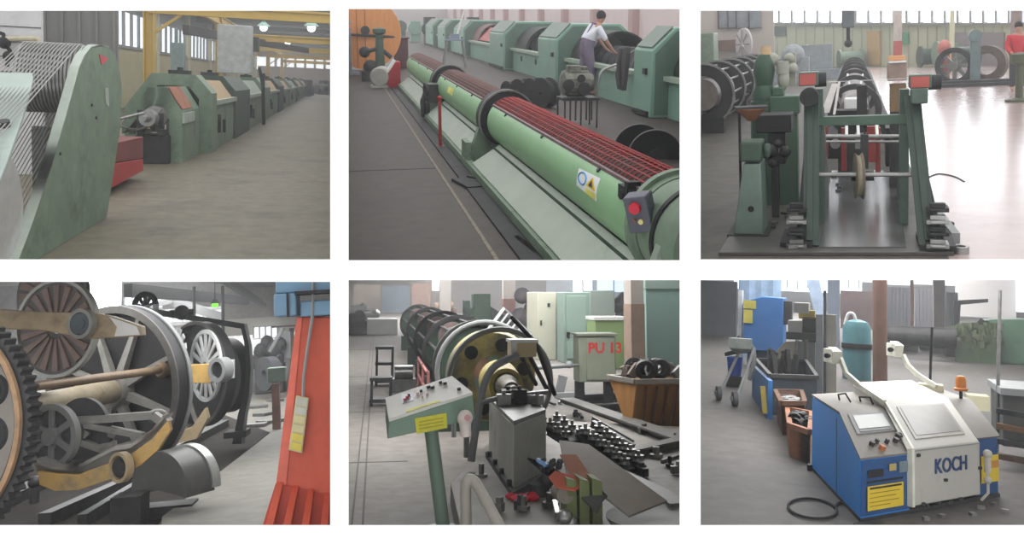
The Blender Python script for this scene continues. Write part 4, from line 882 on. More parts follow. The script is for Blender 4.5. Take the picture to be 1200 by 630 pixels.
# person in red at the right
P = r.F(1192, 106); x, y = P.x, P.y
J = [(0,0,.95),(0,0,1.15),(0,.02,1.38),(0,0,1.5),(0,-.02,1.6),(0,-.03,1.68),(.1,0,.9),(.12,.03,.5),(.12,.05,.08),(.12,-.1,.03),(-.1,0,.9),(-.12,-.03,.5),(-.12,.05,.08),(-.12,-.1,.03),(.2,0,1.4),(.26,-.08,1.14),(.15,-.28,1.02),(.1,-.34,1.0),(-.2,0,1.4),(-.27,-.06,1.14),(-.2,-.27,1.0),(-.16,-.33,.98)]
E = [(0,1),(1,2),(2,3),(3,4),(4,5),(0,6),(6,7),(7,8),(8,9),(0,10),(10,11),(11,12),(12,13),(2,14),(14,15),(15,16),(16,17),(2,18),(18,19),(19,20),(20,21)]
rd = [.14,.13,.15,.06,.08,.09,.09,.065,.045,.04,.09,.065,.045,.04,.07,.045,.035,.03,.07,.045,.035,.03]
t = Thing(r, 'person', 'person in a red work jacket standing at the right picture edge', 'person', (x, y, 0))
mv3 = lambda L_: [(a+x, b+y, c_) for a, b, c_ in L_]
skin(t, 'body', mv3(J), E, rd, mSkin, sub=2)
idx = [1,2,14,15,16,18,19,20,0]; re_ = {k: i for i, k in enumerate(idx)}
skin(t, 'jacket', mv3([J[k] for k in idx]), [(re_[a], re_[b]) for a, b in E if a in re_ and b in re_], [rd[k]*1.12+.02 for k in idx], M('jacket_red', (190,52,62), .9, 0, .1, 8), sub=2)
idx = [0,6,7,8,10,11,12]; re_ = {k: i for i, k in enumerate(idx)}
skin(t, 'trousers', mv3([J[k] for k in idx]), [(re_[a], re_[b]) for a, b in E if a in re_ and b in re_], [rd[k]*1.1+.015 for k in idx], M('trouser_dark', (58,60,66), .9), sub=2)
m = MB(); m.ball((x,y+.02,1.7), .105, 14, 10, (.95,1,1)); t.part('hair', m, M('dark_hair', (38,34,36)))
P = r.F(1194, 119); t = Thing(r, 'post_stand', 'dark green post stand with a broad foot in front of the red jacketed person', 'stand', P)
m = MB(); m.lathe(P, (0,0,1), [(0,.001),(0,.28),(.05,.28),(.1,.08),(.8,.07),(.85,.18),(1.05,.18),(1.1,.001)], 14); t.part('post', m, M('olive_dark', (78,82,60), .5))
# small things on the floor
q = r.F(1125, 296); t = Thing(r, 'steel_ring', 'small shiny steel ring lying at the front right of the bed', 'ring', q)
m = MB(); m.ring(q+V((0,0,.025)), (0,0,1), .062, .038, .05, 28); t.part('ring', m, mSteel)
m = MB(); m.bar(r.F(1095,252)+V((0,0,.04)), r.F(1120,285)+V((0,0,.04)), .06, .08); single(r, 'angle_channel', 'light grey steel channel leaning beside the right side frame', 'channel', m, mGrey)
random.seed(9)
for k in range(16):
    px, py = random.choice([(random.uniform(905,935),random.uniform(250,296)), (random.uniform(1075,1125),random.uniform(262,298)), (random.uniform(965,1000),random.uniform(205,225))])
    q = r.F(px, py, .035); m = MB(); m.box(q+V((0,0,.01)), (random.uniform(.03,.09), random.uniform(.02,.05), .02), random.random()*3); single(r, 'scrap_piece', 'little metal scrap piece lying about the dark bed plate', 'scrap', m, [mSteel, mIron, mSteelD][k % 3], group='scrap pieces around the bed')
m = MB(); m.tube(smooth([r.F(1088,208), r.F(1100,204), r.F(1118,207), r.F(1130,213)], 5), .012, 5); single(r, 'hose', 'thin dark hose lying on the bright floor right of the frame', 'hose', m, mBlack)
P = r.F(958, 92); m = MB(); m.b2((P.x-.9,P.y,0),(P.x+.6,P.y+.5,1.45)); m.b2((P.x-.7,P.y-.5,0),(P.x+1.0,P.y-.1,.4)); single(r, 'crate', 'pale blue grey crate standing left of the machine line', 'crate', m, M('crate_blue', (140,148,154), .6))
P = r.F(920, 98); m = MB(); m.b2((P.x-1.1,P.y,0),(P.x+.9,P.y+.6,1.0)); m.ball((P.x+.3,P.y+.2,1.1), .45); single(r, 'coil_pile', 'pale coil pile behind the green gear column', 'coil', m, M('coil_pale', (150,156,160), .6, 0, .3, 6))
area(R3, (-2, 9, 6), 8, 6, 40)
# ================================================================ picture 4: big wheels of the laying up machine, orange column
r = R4
q = lambda px, py, y: r.AY(px, py, y)
floor(r, M('dusty_concrete', (116,113,106), .65, 0, .28, 5, (104,100,94), .8, .55), 5, 90)
mDark4 = M('oily_floor', (58,54,50), .9, 0, .4, 4, (36,34,32), 2, .5, spec=.1)
m = MB(); m.slab([r.F(-40,660), r.F(184,640), r.F(186,612), r.F(316,507), r.F(262,486), r.F(120,520), r.F(-60,540)], (0,0,.012)); struct(r, 'floor_channel', m, mDark4)
m = MB(); m.slab([r.F(186,640,.1), r.F(190,605,.1), r.F(318,506,.1), r.F(350,497,.1), r.F(352,640,.1)], (0,0,-.1)); struct(r, 'floor_step', m, M('step_concrete', (132,130,122), .65, 0, .2, 6, (130,128,122), 1, .58))
mBW4 = M('cream_back_wall', (196,192,178), .8, 0, .08, .6)
m = MB(); pbox(m, r, -60, 300, 400, 415, 62, .3); struct(r, 'wall_back', m, mBW4)
m = MB()
for py in (338,346,354,366): pbox(m, r, -60, py, 400, py+.8, 61.9, .1)
struct(r, 'panel_joint', m, M('joint_grey', (150,146,134), .8))
def win(n, x0, y0, x1, y1, y, k, mat=mSky):
    m = MB(); pbox(m, r, x0, y0, x1, y1, y, .05); w = struct(r, 'window_%d' % n, m, mat); m = MB()
    for i in range(k+1): x = x0+(x1-x0)*i/k; pbox(m, r, x-.5, y0, x+.5, y1, y-.1, .1)
    pbox(m, r, x0, y0-.7, x1, y0+.5, y-.1, .1); pbox(m, r, x0, y1-.5, x1, y1+.7, y-.1, .1); struct(r, 'window_frame', m, mGrey, w)
mGl4 = M('glare_daylight', (250,252,255), .2, 0, 0, 1, emit=5)
win(1, 297, 382, 325, 396, 61.5, 4)
win(2, 104, 300, 142, 372, 40, 2, mGl4)
win(3, 146, 345, 190, 362, 55, 5)
win(4, 190, 362, 262, 378, 55, 6, M('glowing_panel', (214,220,222), .2, 0, 0, 1, emit=.7))  # last one is a whitish wall panel, drawn as a softly glowing window
# roof structure
m = MB(); m.slab([q(140,322,30), q(300,336,60), q(400,334,60), q(400,322,30)], (0,0,.1)); struct(r, 'ceiling', m, mIron)
m = MB(); m.bar(q(150,340,34), q(290,352,60), .3, .5); single(r, 'roof_girder', 'dark roof girder sloping down over the black wheels', 'girder', m, mIron)
m = MB(); m.bar(q(255,322,32), q(310,358,60), .25, .3); single(r, 'roof_brace', 'dark diagonal roof brace above the green lamp', 'brace', m, mSteelD)
m = MB(); m.bar(q(146,366,36), q(200,352,50), .25, .25); m.bar(q(190,349,50), q(262,372,50), .25, .5); single(r, 'crane_beam', 'grey crane beam across the bright window band', 'beam', m, mGrey)
for i, px in enumerate((171, 228, 262)):
    P = r.F(px, 448-i*3); m = MB(); m.cyl((P.x,P.y,0),(P.x,P.y,4), .07+.03*(i==0), n=10); single(r, 'steel_pipe', '%s of the three dark vertical pipes rising behind the black wheels' % ['leftmost','middle','rightmost'][i], 'pipe', m, mSteelD, group='vertical pipes behind the wheels')
P = q(252,357,34); t = Thing(r, 'hanging_lamp', 'green glowing lamp hanging below the dark roof', 'lamp', P)
m = MB(); m.ball(P, .13, sq=(1,1,.8)); t.part('bulb', m, M('green_glow', (120,230,60), .3, 0, 0, 1, emit=1.2)); m = MB(); m.lathe(P, (0,0,1), [(.05,.2),(.2,.08),(.25,.001)], 16); m.cyl(P+V((0,0,.2)), P+V((0,0,.9)), .02, n=6); t.part('lamp_shade', m, mGreenD)
# wheels
def nrm(deg): a = math.radians(deg); return V((math.sin(a), math.cos(a), 0))
mWB = M('wheel_black', (50,50,52), .5, .2, .3, 4); mTan = M('tan_paint', (186,166,132), .55, 0, .3, 4, (120,108,90), 2, .5)
mOy = M('ochre_paint', (204,166,94), .5, 0, .3, 6, (134,120,92), 3, .5); mCast = M('pale_casting', (150,148,142), .5, .1, .25, 5, (100,98,94), 2, .55)
t = Thing(r, 'laying_up_machine', 'huge wheel machine with toothed gear, ochre yokes and black discs on a common shaft', 'machine', (q(138,457,9.2).x, 9.2, 0))
nA, nB, nC = nrm(22), nrm(29), nrm(46)
cA = q(-74,500,6.9); cB = q(138,457,9.6); cC = q(233,438,12.2); kA = cA.length/1000
RA = .84
m = MB(); m.gear(cA, nA, RA, RA-.14, .11, 80, .03); g = t.part('toothed_gear', m, M('gear_dark', (64,64,66), .5, .3, .35, 7), label='large dark toothed gear')
m = MB(); m.ring(cA-nA*.08, nA, RA-.06, RA-.1, .03, 64); t.part('gear_rim', m, M('gear_rust', (168,136,104), .6, .1, .3, 8), g, label='rusty tan inner rim')
m = MB(); m.lathe(cA-nA*.02, nA, [(0,.08),(0,RA-.12),(.04,RA-.12),(.04,.08),(0,.08)], 48); t.part('web', m, M('web_grey', (132,126,120), .5, .1, .25, 3, (90,84,78), 1.5, .55), g)
for px, py, rr in ((-2,456,.12),(-4,508,.13)):
    c = q(px, py, 6.72); m = MB(); m.lathe(c-nA*.08, nA, [(0,.001),(0,rr*.5),(.03,rr*.6),(.03,rr*.8),(.06,rr),(.16,rr),(.16,.001)], 24); t.part('bearing', m, mIron, g)
m = MB(); m.cyl(cA, cB, .115, n=24); t.part('shaft', m, M('shaft_tan', (172,160,136), .5, .1, .25, 5, (110,100,88), 2, .55))
m = MB(); m.lathe(cB-nB*.42, nB, [(0,.12),(0,.165),(.1,.165),(.12,.13)], 24); t.part('shaft_collar', m, mOy)
RB = .86
m = MB(); m.lathe(cB, nB, [(-.1,RB-.06),(-.1,RB),(.08,RB),(.08,.12),(.05,.12),(.05,RB-.06),(-.1,RB-.06)], 64); d = t.part('black_wheel', m, mWB, label='large black spoked wheel')
m = MB(); m.ring(cB+nB*.075, nB, RB+.015, RB-.02, .045, 64); t.part('wheel_rim', m, mGrey, d, label='outer rim, light on its edge painted pale')  # light on the wheel's edge is drawn as a pale grey ring
m = MB(); m.ring(cB-nB*.1, nB, RB+.004, RB-.07, .02, 64); t.part('inner_rim', m, M('rim_grey', (96,94,90), .5, .2, .3, 6), d)
for k in range(8):
    a, u, w = basis(nB); g_ = k*math.pi/4+.35; dd = u*math.cos(g_)+w*math.sin(g_); m = MB()
    e = nB.cross(dd); m.hexa([cB-nB*.06+dd*.12-e*.045, cB-nB*.06+dd*.12+e*.045, cB+nB*.02+dd*.12+e*.045, cB+nB*.02+dd*.12-e*.045, cB+nB*.0+dd*.84-e*.018, cB+nB*.0+dd*.84+e*.018, cB+nB*.04+dd*.84+e*.018, cB+nB*.04+dd*.84-e*.018]); t.part('spoke', m, mCast, d)
m = MB(); m.lathe(cB-nB*.12, nB, [(0,.1),(0,.17),(.14,.2),(.16,.12)], 24); t.part('hub', m, mCast, d)
m = MB(); m.cyl(q(35,453,7.4), q(190,433,9.3), .038, n=14); t.part('tie_rod', m, M('rod_brown', (150,128,104), .45, .3, .25, 6)); m = MB(); c = q(190,433,9.3); m.lathe(c-nB*.05, nB, [(0,.001),(0,.06),(.03,.08),(.1,.08),(.1,.001)], 20); t.part('rod_boss', m, M('rod_brown', (150,128,104)))
# spool on top cradle
cs = q(67, 384, 8.35); Rs = .43; ns = nrm(24)
s_ = t.part('spool_flange', MB().lathe(cs, ns, [(0,.05),(0,Rs),(.03,Rs),(.03,.05),(0,.05)], 48), M('spool_mauve', (124,118,118), .6, 0, .2, 6), label='spool flange with reddish radial plates')
m = MB(); m.ring(cs, ns, Rs+.01, Rs-.02, .06, 48); t.part('flange_rim', m, M('rim_pale', (188,190,186), .45, .2, .15, 8), s_)
m = MB(); m.radial(cs-ns*.012, ns, .1, Rs-.05, .02, .02, 18, taper=3.2); t.part('radial_plates', m, M('plate_rose', (160,138,130), .6, 0, .2, 6, (138,104,96), 3, .55), s_)
cs2 = q(60, 345, 11.0); m = MB(); m.lathe(cs2, ns, [(0,.05),(0,.5),(.06,.5),(.06,.05),(0,.05)], 48); s2 = t.part('spool_flange', m, M('spool_far', (124,122,122), .6, 0, .15, 5)); m = MB(); m.radial(cs2-ns*.012, ns, .08, .45, .03, .02, 20, taper=3.2); t.part('radial_plates', m, M('plate_rose', (172,140,128)), s2)
# upper yoke arm
def plate(pts, y, d, n=None): return MB().slab([q(a, b, y) for a, b in pts], (0, d, 0))
ua = t.part('upper_yoke', plate([(-40,360),(0,362),(50,365),(84,366),(96,364),(106,366),(130,370),(165,382),(166,393),(140,395),(106,397),(84,393),(51,387),(0,385),(-40,386)], 7.8, .16), mTan, bevel=.008, label='tan upper yoke arm')
m = MB(); m.slab([q(128,371,7.79), q(160,382,7.79), q(164,392,7.79), q(134,394,7.79), q(137,383,7.79)], (0,.02,0)); t.part('paint_patch', m, mWhite, ua, label='bare whitish patch')
c = q(96,379,7.75); m = MB(); m.ring(c, nrm(24), .125, .095, .06, 32); t.part('boss_ring', m, mCast, ua); m = MB(); m.lathe(c-nrm(10)*.03, nrm(10), [(0,.001),(0,.04),(.01,.04),(.01,.088),(.08,.088),(.08,.001)], 24); t.part('boss_cap', m, M('cap_bluegrey', (86,96,102), .4, .3), ua)
# lower yoke
yo = [(44,552),(68,555),(91,556),(109,549),(132,541),(152,533),(178,514),(197,492)]; yu = [(46,568),(64,575),(91,574),(119,565),(145,556),(165,545),(185,527),(200,504)]
gt_ = [(40,539),(63,546),(89,547),(109,536),(132,524),(152,521),(178,504),(191,487)]
ly = MB().band([q(a,b,7.3) for a,b in yo], [q(a,b,7.3) for a,b in yu], (0,.08,0)); ly = t.part('lower_yoke', ly, mOy, label='ochre lower yoke', bevel=.004)
m = MB(); m.band([q(a,b-1,7.42) for a,b in gt_], [q(a,b+2,7.42) for a,b in yo], (0,.18,0)); t.part('yoke_web', m, mCast, ly)
m = MB(); m.band([q(a,b,7.32) for a,b in gt_], [q(a,b,7.32) for a,b in [(x,y+4) for x,y in gt_]], (0,.34,0)); t.part('yoke_flange', m, mCast, ly)
c = q(142,547,7.26); m = MB(); m.ring(c, nrm(38), .115, .09, .06, 32); t.part('boss_ring', m, mTan, ly); m = MB(); m.lathe(c-nrm(25)*.02, nrm(25), [(0,.001),(0,.05),(.015,.05),(.015,.08),(.08,.08),(.08,.001)], 24); t.part('boss_cap', m, mSteelD, ly)
m = MB()
for a, b, w_ in (((84,493),(180,486),.06),((180,486),(196,497),.06),((86,494),(104,510),.05),((100,497),(168,510),.045),((86,514),(122,526),.05),((120,525),(135,522),.08)): m.bar(q(a[0],a[1],7.75), q(b[0],b[1],7.75), .12, w_)
t.part('yoke_frame', m, mCast, ly)
m = MB(); m.slab([q(100,500,7.8), q(132,508,7.8), q(132,518,7.8), q(100,510,7.8)], (0,.06,0)); m.cyl(q(131,508,7.7), q(131,508,7.9), .035); t.part('yoke_plate', m, M('plate_grey', (104,102,98), .5, .2), ly)
c = q(184,487,7.9); m = MB(); m.ball(c, .075, sq=(1.2,1,.8)); t.part('yoke_knuckle', m, mCast, ly)
# lower bobbin
cb_ = q(61,511,7.55); nb = nrm(25); bb = t.part('bobbin', MB().lathe(cb_, nb, [(0,.1),(0,.25),(.04,.25),(.05,.12),(.3,.12),(.31,.27),(.35,.27),(.35,.1),(0,.1)], 36), M('bobbin_dark', (86,86,88), .5, .2, .3, 5))
m = MB(); m.ring(cb_, nb, .255, .21, .06, 36); m.radial(cb_, nb, .05, .22, .05, .03, 6); m.cyl(cb_-nb*.04, cb_+nb*.02, .07, n=16); t.part('bobbin_spider', m, mGrey, bb)
# third and fourth discs
RC = .69
m = MB(); m.lathe(cC, nC, [(-.06,RC-.04),(-.06,RC),(.1,RC),(.1,.1),(.04,.1),(.04,RC-.04),(-.06,RC-.04)], 56); e = t.part('black_wheel', m, mWB, label='smaller black wheel farther back')
m = MB(); m.ring(cC-nC*.06, nC, RC+.01, RC-.03, .03, 56); t.part('wheel_rim', m, M('rim_grey', (96,94,90)), e)
cf = q(241,428,11.75); nf = nrm(55)
m = MB(); m.ring(cf, nf, .46, .41, .03, 40); m.radial(cf, nf, .08, .42, .035, .02, 16, taper=1.6); m.ring(cf, nf, .12, .05, .03, 24); t.part('white_spider', m, M('spider_white', (196,198,198), .5), e, label='white radial plate')
cf2 = q(206,412,11.9); m = MB(); m.radial(cf2, nf, .04, .32, .05, .02, 14, taper=1.5); t.part('white_spider', m, M('spider_white', (196,198,198)), e, label='partly hidden white radial plate')
ya = t.part('rear_yoke', plate([(208,428),(245,426),(262,423),(263,447),(245,449),(208,448)], 11.2, .15), mOy, label='ochre rear yoke', bevel=.006)
m = MB(); m.slab([q(246,424,11.18), q(273,421,11.18), q(273,443,11.18), q(246,447,11.18)], (0,.14,0)); t.part('yoke_end', m, mWhite, ya); c = q(259,433,11.1); m = MB(); m.ring(c, nrm(40), .15, .1, .14, 32); t.part('boss_ring', m, mGrey, ya); m = MB(); m.cyl(c, c+V((0,.05,0)), .1); t.part('boss_cap', m, mIron, ya)
c4 = q(256,440,13.8); m = MB(); m.lathe(c4, nC, [(0,.05),(0,.56),(.2,.56),(.2,.05),(0,.05)], 48); t.part('rear_drum', m, mWB)
m = MB(); m.bar(q(222,470,11.9), q(232,498,11.9), .05, .06, (0,1,0)); t.part('strut', m, mCast); m = MB(); m.band([q(205,508,11), q(225,500,11), q(240,478,11)], [q(205,520,11), q(230,514,11), q(243,490,11)], (0,.2,0)); t.part('rear_lower_yoke', m, mTan)
# portal frame
t = Thing(r, 'bearing_portal', 'dark curved bearing portal frame at the end of the black wheels', 'frame', (q(284,500,13.4).x, 13.4, 0))
m = MB(); L_ = [(281,379),(286,400),(288,430),(286,460),(279,485),(272,520)]; R_ = [(287,379),(293,405),(295,432),(293,462),(288,487),(284,520)]; m.band([q(a,b,13.4) for a,b in L_], [q(a,b,13.4) for a,b in R_], (0,.2,0)); t.part('post', m, mWB)
m = MB(); m.band([q(a,b,13.38) for a,b in [(x-1.2,y_) for x,y_ in R_]], [q(a,b,13.38) for a,b in R_], (0,.22,0)); t.part('edge', m, mGrey)
m = MB(); m.bar(q(166,363,11.5), q(285,382,13.5), .06, .07); t.part('top_bar', m, mSteelD); m = MB(); pbox(m, r, 262, 505, 288, 514, 13.2, .5); t.part('foot', m, mIron)
m = MB(); c = q(170,360,11.5); m.ring(c, nrm(30), .2, .15, .05, 20); m.radial(c, nrm(30), .02, .2, .03, .03, 10); t.part('sprocket', m, mIron)
m = MB(); c = q(213,366,12); m.ball(c, .1); m.cyl(c-V((.15,0,0)), c+V((.15,0,0)), .04); t.part('bracket', m, mIron)
# support roller cover and bed beams
t = Thing(r, 'roller_guard', 'grey half round roller guard under the large black wheel', 'guard', (q(192,590,8.7).x, 8.7, 0))
c = q(186,574,8.5); c.z = max(.14, c.z); n = nrm(34)
m = MB(); m.lathe(c, n, [(0,.001),(0,.34),(.34,.34),(.34,.001)], 28, math.radians(-100), math.radians(100)); t.part('cover', m, M('guard_grey', (104,104,102), .4, .3, .2, 5), bevel=.004)
m = MB(); m.lathe(c+n*.3, n, [(0,.34),(0,.356),(.1,.356),(.1,.34)], 28, math.radians(-90), math.radians(95)); t.part('band', m, M('band_silver', (190,192,190), .3, .5), label='shiny end band')
m = MB(); m.b2((c.x-.36,8.3,0),(c.x-.1,8.6,.3)); m.b2((c.x-.25,8.36,.05),(c.x-.15,8.4,.27)); m.b2((c.x-.3,8.7,0),(c.x+.25,9.0,.12)); t.part('bracket', m, mSteelD, bevel=.006)
for i, (a, b, y0, y1, w_) in enumerate((((52,618),(150,572),7.4,9.2,.12),((0,598),(70,560),7.2,9,.2),((96,620),(188,560),7.6,9.6,.08),((150,560),(262,500),9,14,.2))):
    A_ = r.F(*a); B_ = r.F(*b); m = MB(); m.bar(A_+V((0,0,.07)), B_+V((0,0,.07)), w_, .12); single(r, 'bed_beam', '%s dark steel bed beam under the wheels' % ['long front', 'left rear', 'thin right', 'far'][i], 'beam', m, mSteelD)
m = MB(); P = r.F(40,590); m.cyl(P, P+V((0,0,.22)), .05); m.ball(P+V((0,0,.22)), .07); single(r, 'grease_cup', 'small round grease cup low beside the toothed gear', 'cup', m, mSteelD)
# orange column
y = 6.3; mOrg = M('orange_red_paint', (196,84,60), .45, 0, .2, 4, (150,70,54), 2, .54)
t = Thing(r, 'orange_column', 'tall orange red tapering machine column with ribbed foot at right', 'column', (q(360,600,y).x, y, 0))
m = MB(); m.slab([q(348,371,y), q(400,371,y), q(400,600,y), q(324,568,y)], (0,.5,0)); t.part('body', m, mOrg, bevel=.01)
m = MB(); m.slab([q(347.5,372,y-.01), q(354,372,y-.01), q(335,569,y-.01), q(323.5,567,y-.01)], (0,.02,0)); t.part('corner_strip', m, M('orange_light', (214,104,84), .4))
m = MB(); m.slab([q(323,566,y-.02), q(400,584,y-.02), q(400,660,y-.3), q(300,640,y-.3)], (0,.12,0)); t.part('foot_plate', m, M('orange_deep', (176,66,46), .45, 0, .15, 3))
for (tx, ty, bx2) in ((325,565,307),(343,569,328),(361,573,351),(380,578,374)):
    m = MB(); m.slab([q(tx,ty,y-.03), q(tx+7,ty+1,y-.03), q(bx2+9,632,y-.42), q(bx2,630,y-.42)], (0,.3,0)); t.part('rib', m, mOrg, bevel=.003)
t = Thing(r, 'electric_box', 'blue grey electric box unit mounted above the orange column', 'box', q(355,372,y))
mBl = M('dusty_blue', (112,146,172), .5, 0, .15, 4, (84,104,124), 2, .6)
m = MB(); pbox(m, r, 321, 343, 347, 371, y-.1, .35); t.part('housing', m, mBl, bevel=.01); m = MB(); pbox(m, r, 323, 322, 400, 344, y-.05, .4); t.part('upper_housing', m, mBl, bevel=.01); m = MB(); pbox(m, r, 352, 350, 400, 371, y-.06, .4); t.part('side_housing', m, mBl, bevel=.01)
m = MB(); pbox(m, r, 345, 338, 400, 345, y-.15, .2); pbox(m, r, 336, 343, 338, 371, y-.12, .03); t.part('dark_strip', m, mIron)
t = Thing(r, 'pendant_control', 'cream and yellow button pendant hanging by a cable on the orange column', 'control', q(350,530,y-.06))
y2 = y-.06; PC = [(347,463),(362,466),(354,531),(338,527)]; f = lambda u, v: (PC[0][0]*(1-u)*(1-v)+PC[1][0]*u*(1-v)+PC[2][0]*u*v+PC[3][0]*(1-u)*v, PC[0][1]*(1-u)*(1-v)+PC[1][1]*u*(1-v)+PC[2][1]*u*v+PC[3][1]*(1-u)*v)
m = MB(); m.slab([q(*f(0,0),y2), q(*f(1,0),y2), q(*f(1,1),y2), q(*f(0,1),y2)], (0,.03,0)); b_ = t.part('body', m, M('pendant_cream', (196,186,150), .5, 0, .1, 8), bevel=.004)
for k in range(6):
    v0 = .03+k*.162; m = MB(); m.slab([q(*f(.1,v0),y2-.006), q(*f(.9,v0),y2-.006), q(*f(.9,v0+.13),y2-.006), q(*f(.1,v0+.13),y2-.006)], (0,.008,0)); t.part('button', m, [M('btn_pale', (190,192,180), .5), M('btn_cream', (206,196,150), .5), M('btn_yellow', (214,196,86), .5)][min(2, k//2)], b_)
m = MB(); m.tube([q(367,320,y2), q(366,371,y2), q(360,410,y2), q(356,440,y2), q(355,464,y2)], .012, 6); t.part('cable', m, mGrey, b_)
# background right
m = MB(); m.lathe(q(309,438,24), nrm(50), [(0,.1),(0,.45),(.3,.45),(.3,.1),(0,.1)], 24); single(r, 'tyre', 'dark grey tyre leaning in the aisle left of the orange column', 'tyre', m, M('tyre', (70,72,76), .8))
t = Thing(r, 'lathe_machine', 'dark cluttered machine in front of the far small window', 'machine', r.F(315, 462))
y = 26; m = MB(); pbox(m, r, 299, 425, 332, 462, y, .8); t.part('bed', m, mSteelD, bevel=.02)
m = MB()
for px, py, rr in ((306,412,.22),(313,402,.2),(320,410,.25),(328,404,.2),(303,424,.22),(325,420,.2)): m.ball(q(px,py,y+.2), rr, 9, 6, (1,1,1.2))
t.part('gear_cluster', m, mIron, kind='stuff')
m = MB(); m.cyl(q(316,412,y), q(332,384,y), .06); pbox(m, r, 328, 388, 340, 420, y+.4, .2); t.part('arm', m, mGrey)
m = MB(); pbox(m, r, 318, 380, 350, 384, 40, .2); pbox(m, r, 340, 384, 344, 440, 40, .2); single(r, 'pipe_rack', 'brownish pipe frame under the far wall by the small window', 'rack', m, mRust)
P = r.F(326, 502); t = Thing(r, 'small_pedestal', 'pale green topped pedestal with pinkish leg beside the orange column', 'pedestal', P)
m = MB(); m.b2((P.x-.09,P.y-.08,0),(P.x+.04,P.y+.08,.78)); t.part('leg', m, M('leg_pink', (168,128,118), .5)); m = MB(); a = r.H(P,447); b = r.H(P,430); m.b2((P.x-.16,P.y-.12,a),(P.x+.16,P.y+.12,b)); t.part('top', m, M('top_green', (156,176,162), .5), bevel=.02)
for k, (px, py) in enumerate(((300,478),(312,486),(322,470),(296,500),(318,495))):
    P = r.F(px,py); m = MB(); m.box((P.x,P.y,.03), (.5,.3,.06), k); single(r, 'steel_scrap', 'pale steel offcut lying on the floor behind the pedestal', 'scrap', m, mSteel, group='steel offcuts near the pedestal')
# ================================================================ picture 5: strander, PU 13 cabinet and scrap
r = R5
q = lambda px, py, y: r.AY(px, py, y)
mFl5 = M('pale_shop_floor', (132,126,120), .7, 0, .25, 5, (122,116,110), .9, .56)
floor(r, mFl5, 5, 100)
m = MB()
for px in (425, 412): a = r.F(px, 616); b = r.F(441-(441-px)*.12, 350+9); m.bar(V((a.x,5.5,.0)), V((a.x+.0,70,.0)), .015, .006)
for y in (8.5, 12, 17, 25): m.b2((-3,y,-.002),(r.F(470,500).x,y+.02,.003))
struct(r, 'floor_joint', m, M('joint5', (96,90,86), .8))
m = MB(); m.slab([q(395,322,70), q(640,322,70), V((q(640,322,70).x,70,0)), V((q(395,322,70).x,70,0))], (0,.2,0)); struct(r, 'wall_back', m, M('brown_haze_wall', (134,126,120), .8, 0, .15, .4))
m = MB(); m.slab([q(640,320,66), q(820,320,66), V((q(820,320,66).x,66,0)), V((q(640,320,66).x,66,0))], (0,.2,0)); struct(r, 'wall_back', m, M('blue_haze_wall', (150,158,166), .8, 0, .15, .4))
def win5(n, x0, y0, x1, y1, y, e=mSky):
    m = MB(); pbox(m, r, x0, y0, x1, y1, y, .05); w = struct(r, 'window_%d' % n, m, e); m = MB()
    pbox(m, r, x0-1, y1, x1+1, y1+1, y-.1, .2); pbox(m, r, (x0+x1)/2-.4, y0, (x0+x1)/2+.4, y1, y-.1, .1); struct(r, 'window_frame', m, mGrey, w)
win5(1, 507, 320, 519, 340, 69, mGl4); win5(2, 672, 320, 694, 346, 65.5); win5(3, 700, 320, 739, 342, 65.5, M('blue_daylight', (196,214,236), .3, 0, 0, 1, emit=.9))
m = MB(); pbox(m, r, 447, 335, 480, 366, 60, .4); single(r, 'blue_container', 'dark blue grey container at the far end of the aisle', 'container', m, M('cont_blue', (84,96,106), .6, 0, .1, 1))
m = MB(); pbox(m, r, 414, 333, 446, 360, 62, .4); single(r, 'steel_gate', 'brown grey steel gate left of the blue container', 'gate', m, M('gate_brown', (136,124,114), .6, 0, .1, 1))
m = MB(); pbox(m, r, 482, 332, 505, 365, 61, .4); single(r, 'brown_crate', 'reddish brown crate right of the blue container', 'crate', m, M('crate_brown', (126,98,84), .7))
def bdrop(name, label, cat, x0, y0, x1, base, d, mat, group=None, bevel=.02):
    m = MB(); P = r.F((x0+x1)/2, base); a = q(x0, y0, P.y); b = q(x1, y0, P.y); m.b2((a.x,P.y,0),(b.x,P.y+d,a.z)); return single(r, name, label, cat, m, mat, group=group, bevel=bevel)
for i, (x0,x1,base,nm,cl) in enumerate(((515,528,381,'white concrete column behind the round cage machine',(196,190,184)),(590,604,383,'white topped column left of the cream cabinet',(206,196,190)),(741,756,440,'peeling white and brown column left of the teal cabinet',(200,190,180)))):
    P = r.F((x0+x1)/2, base); a = q(x0, base, P.y); b = q(x1, base, P.y); t = Thing(r, 'hall_column', nm, 'column', P)
    m = MB(); m.b2((a.x,P.y,0),(b.x,P.y+.5,r.H(P,316))); t.part('shaft', m, M('col_%d' % i, cl, .7, 0, .1, 3, (170,140,120), 2, .6))
    if i: 
        z = r.H(P, 350 if i == 1 else 356); m = MB(); m.b2((a.x-.01,P.y-.02,0),(b.x+.01,P.y+.5,z)); t.part('lower_coat', m, M('col_low_%d' % i, (150,100,90) if i == 1 else (168,142,124), .7, 0, .2, 4, (120,100,84), 2, .55), label='brown lower coat')
for i, (px, base, rr) in enumerate(((420,372,.5),(436,366,.4),(412,392,.5),(432,384,.45),(520,372,.6))):
    P = r.F(px, base); m = MB(); m.b2((P.x-rr,P.y,0),(P.x+rr*1.4,P.y+1,rr)); m.cyl((P.x-rr,P.y,rr),(P.x+rr,P.y,rr*1.1),rr*.6,n=12); m.ball((P.x+.3,P.y,rr*1.4), rr*.5); single(r, 'distant_machine', '%s of the hazy machines at the aisle\'s far end' % ['far left dark one','low one beside the gate','nearest left one','wide one in the aisle','one beside the white column'][i], 'machine', m, [mSteelD,mGrey,mIron,mSteel,mRust][i])
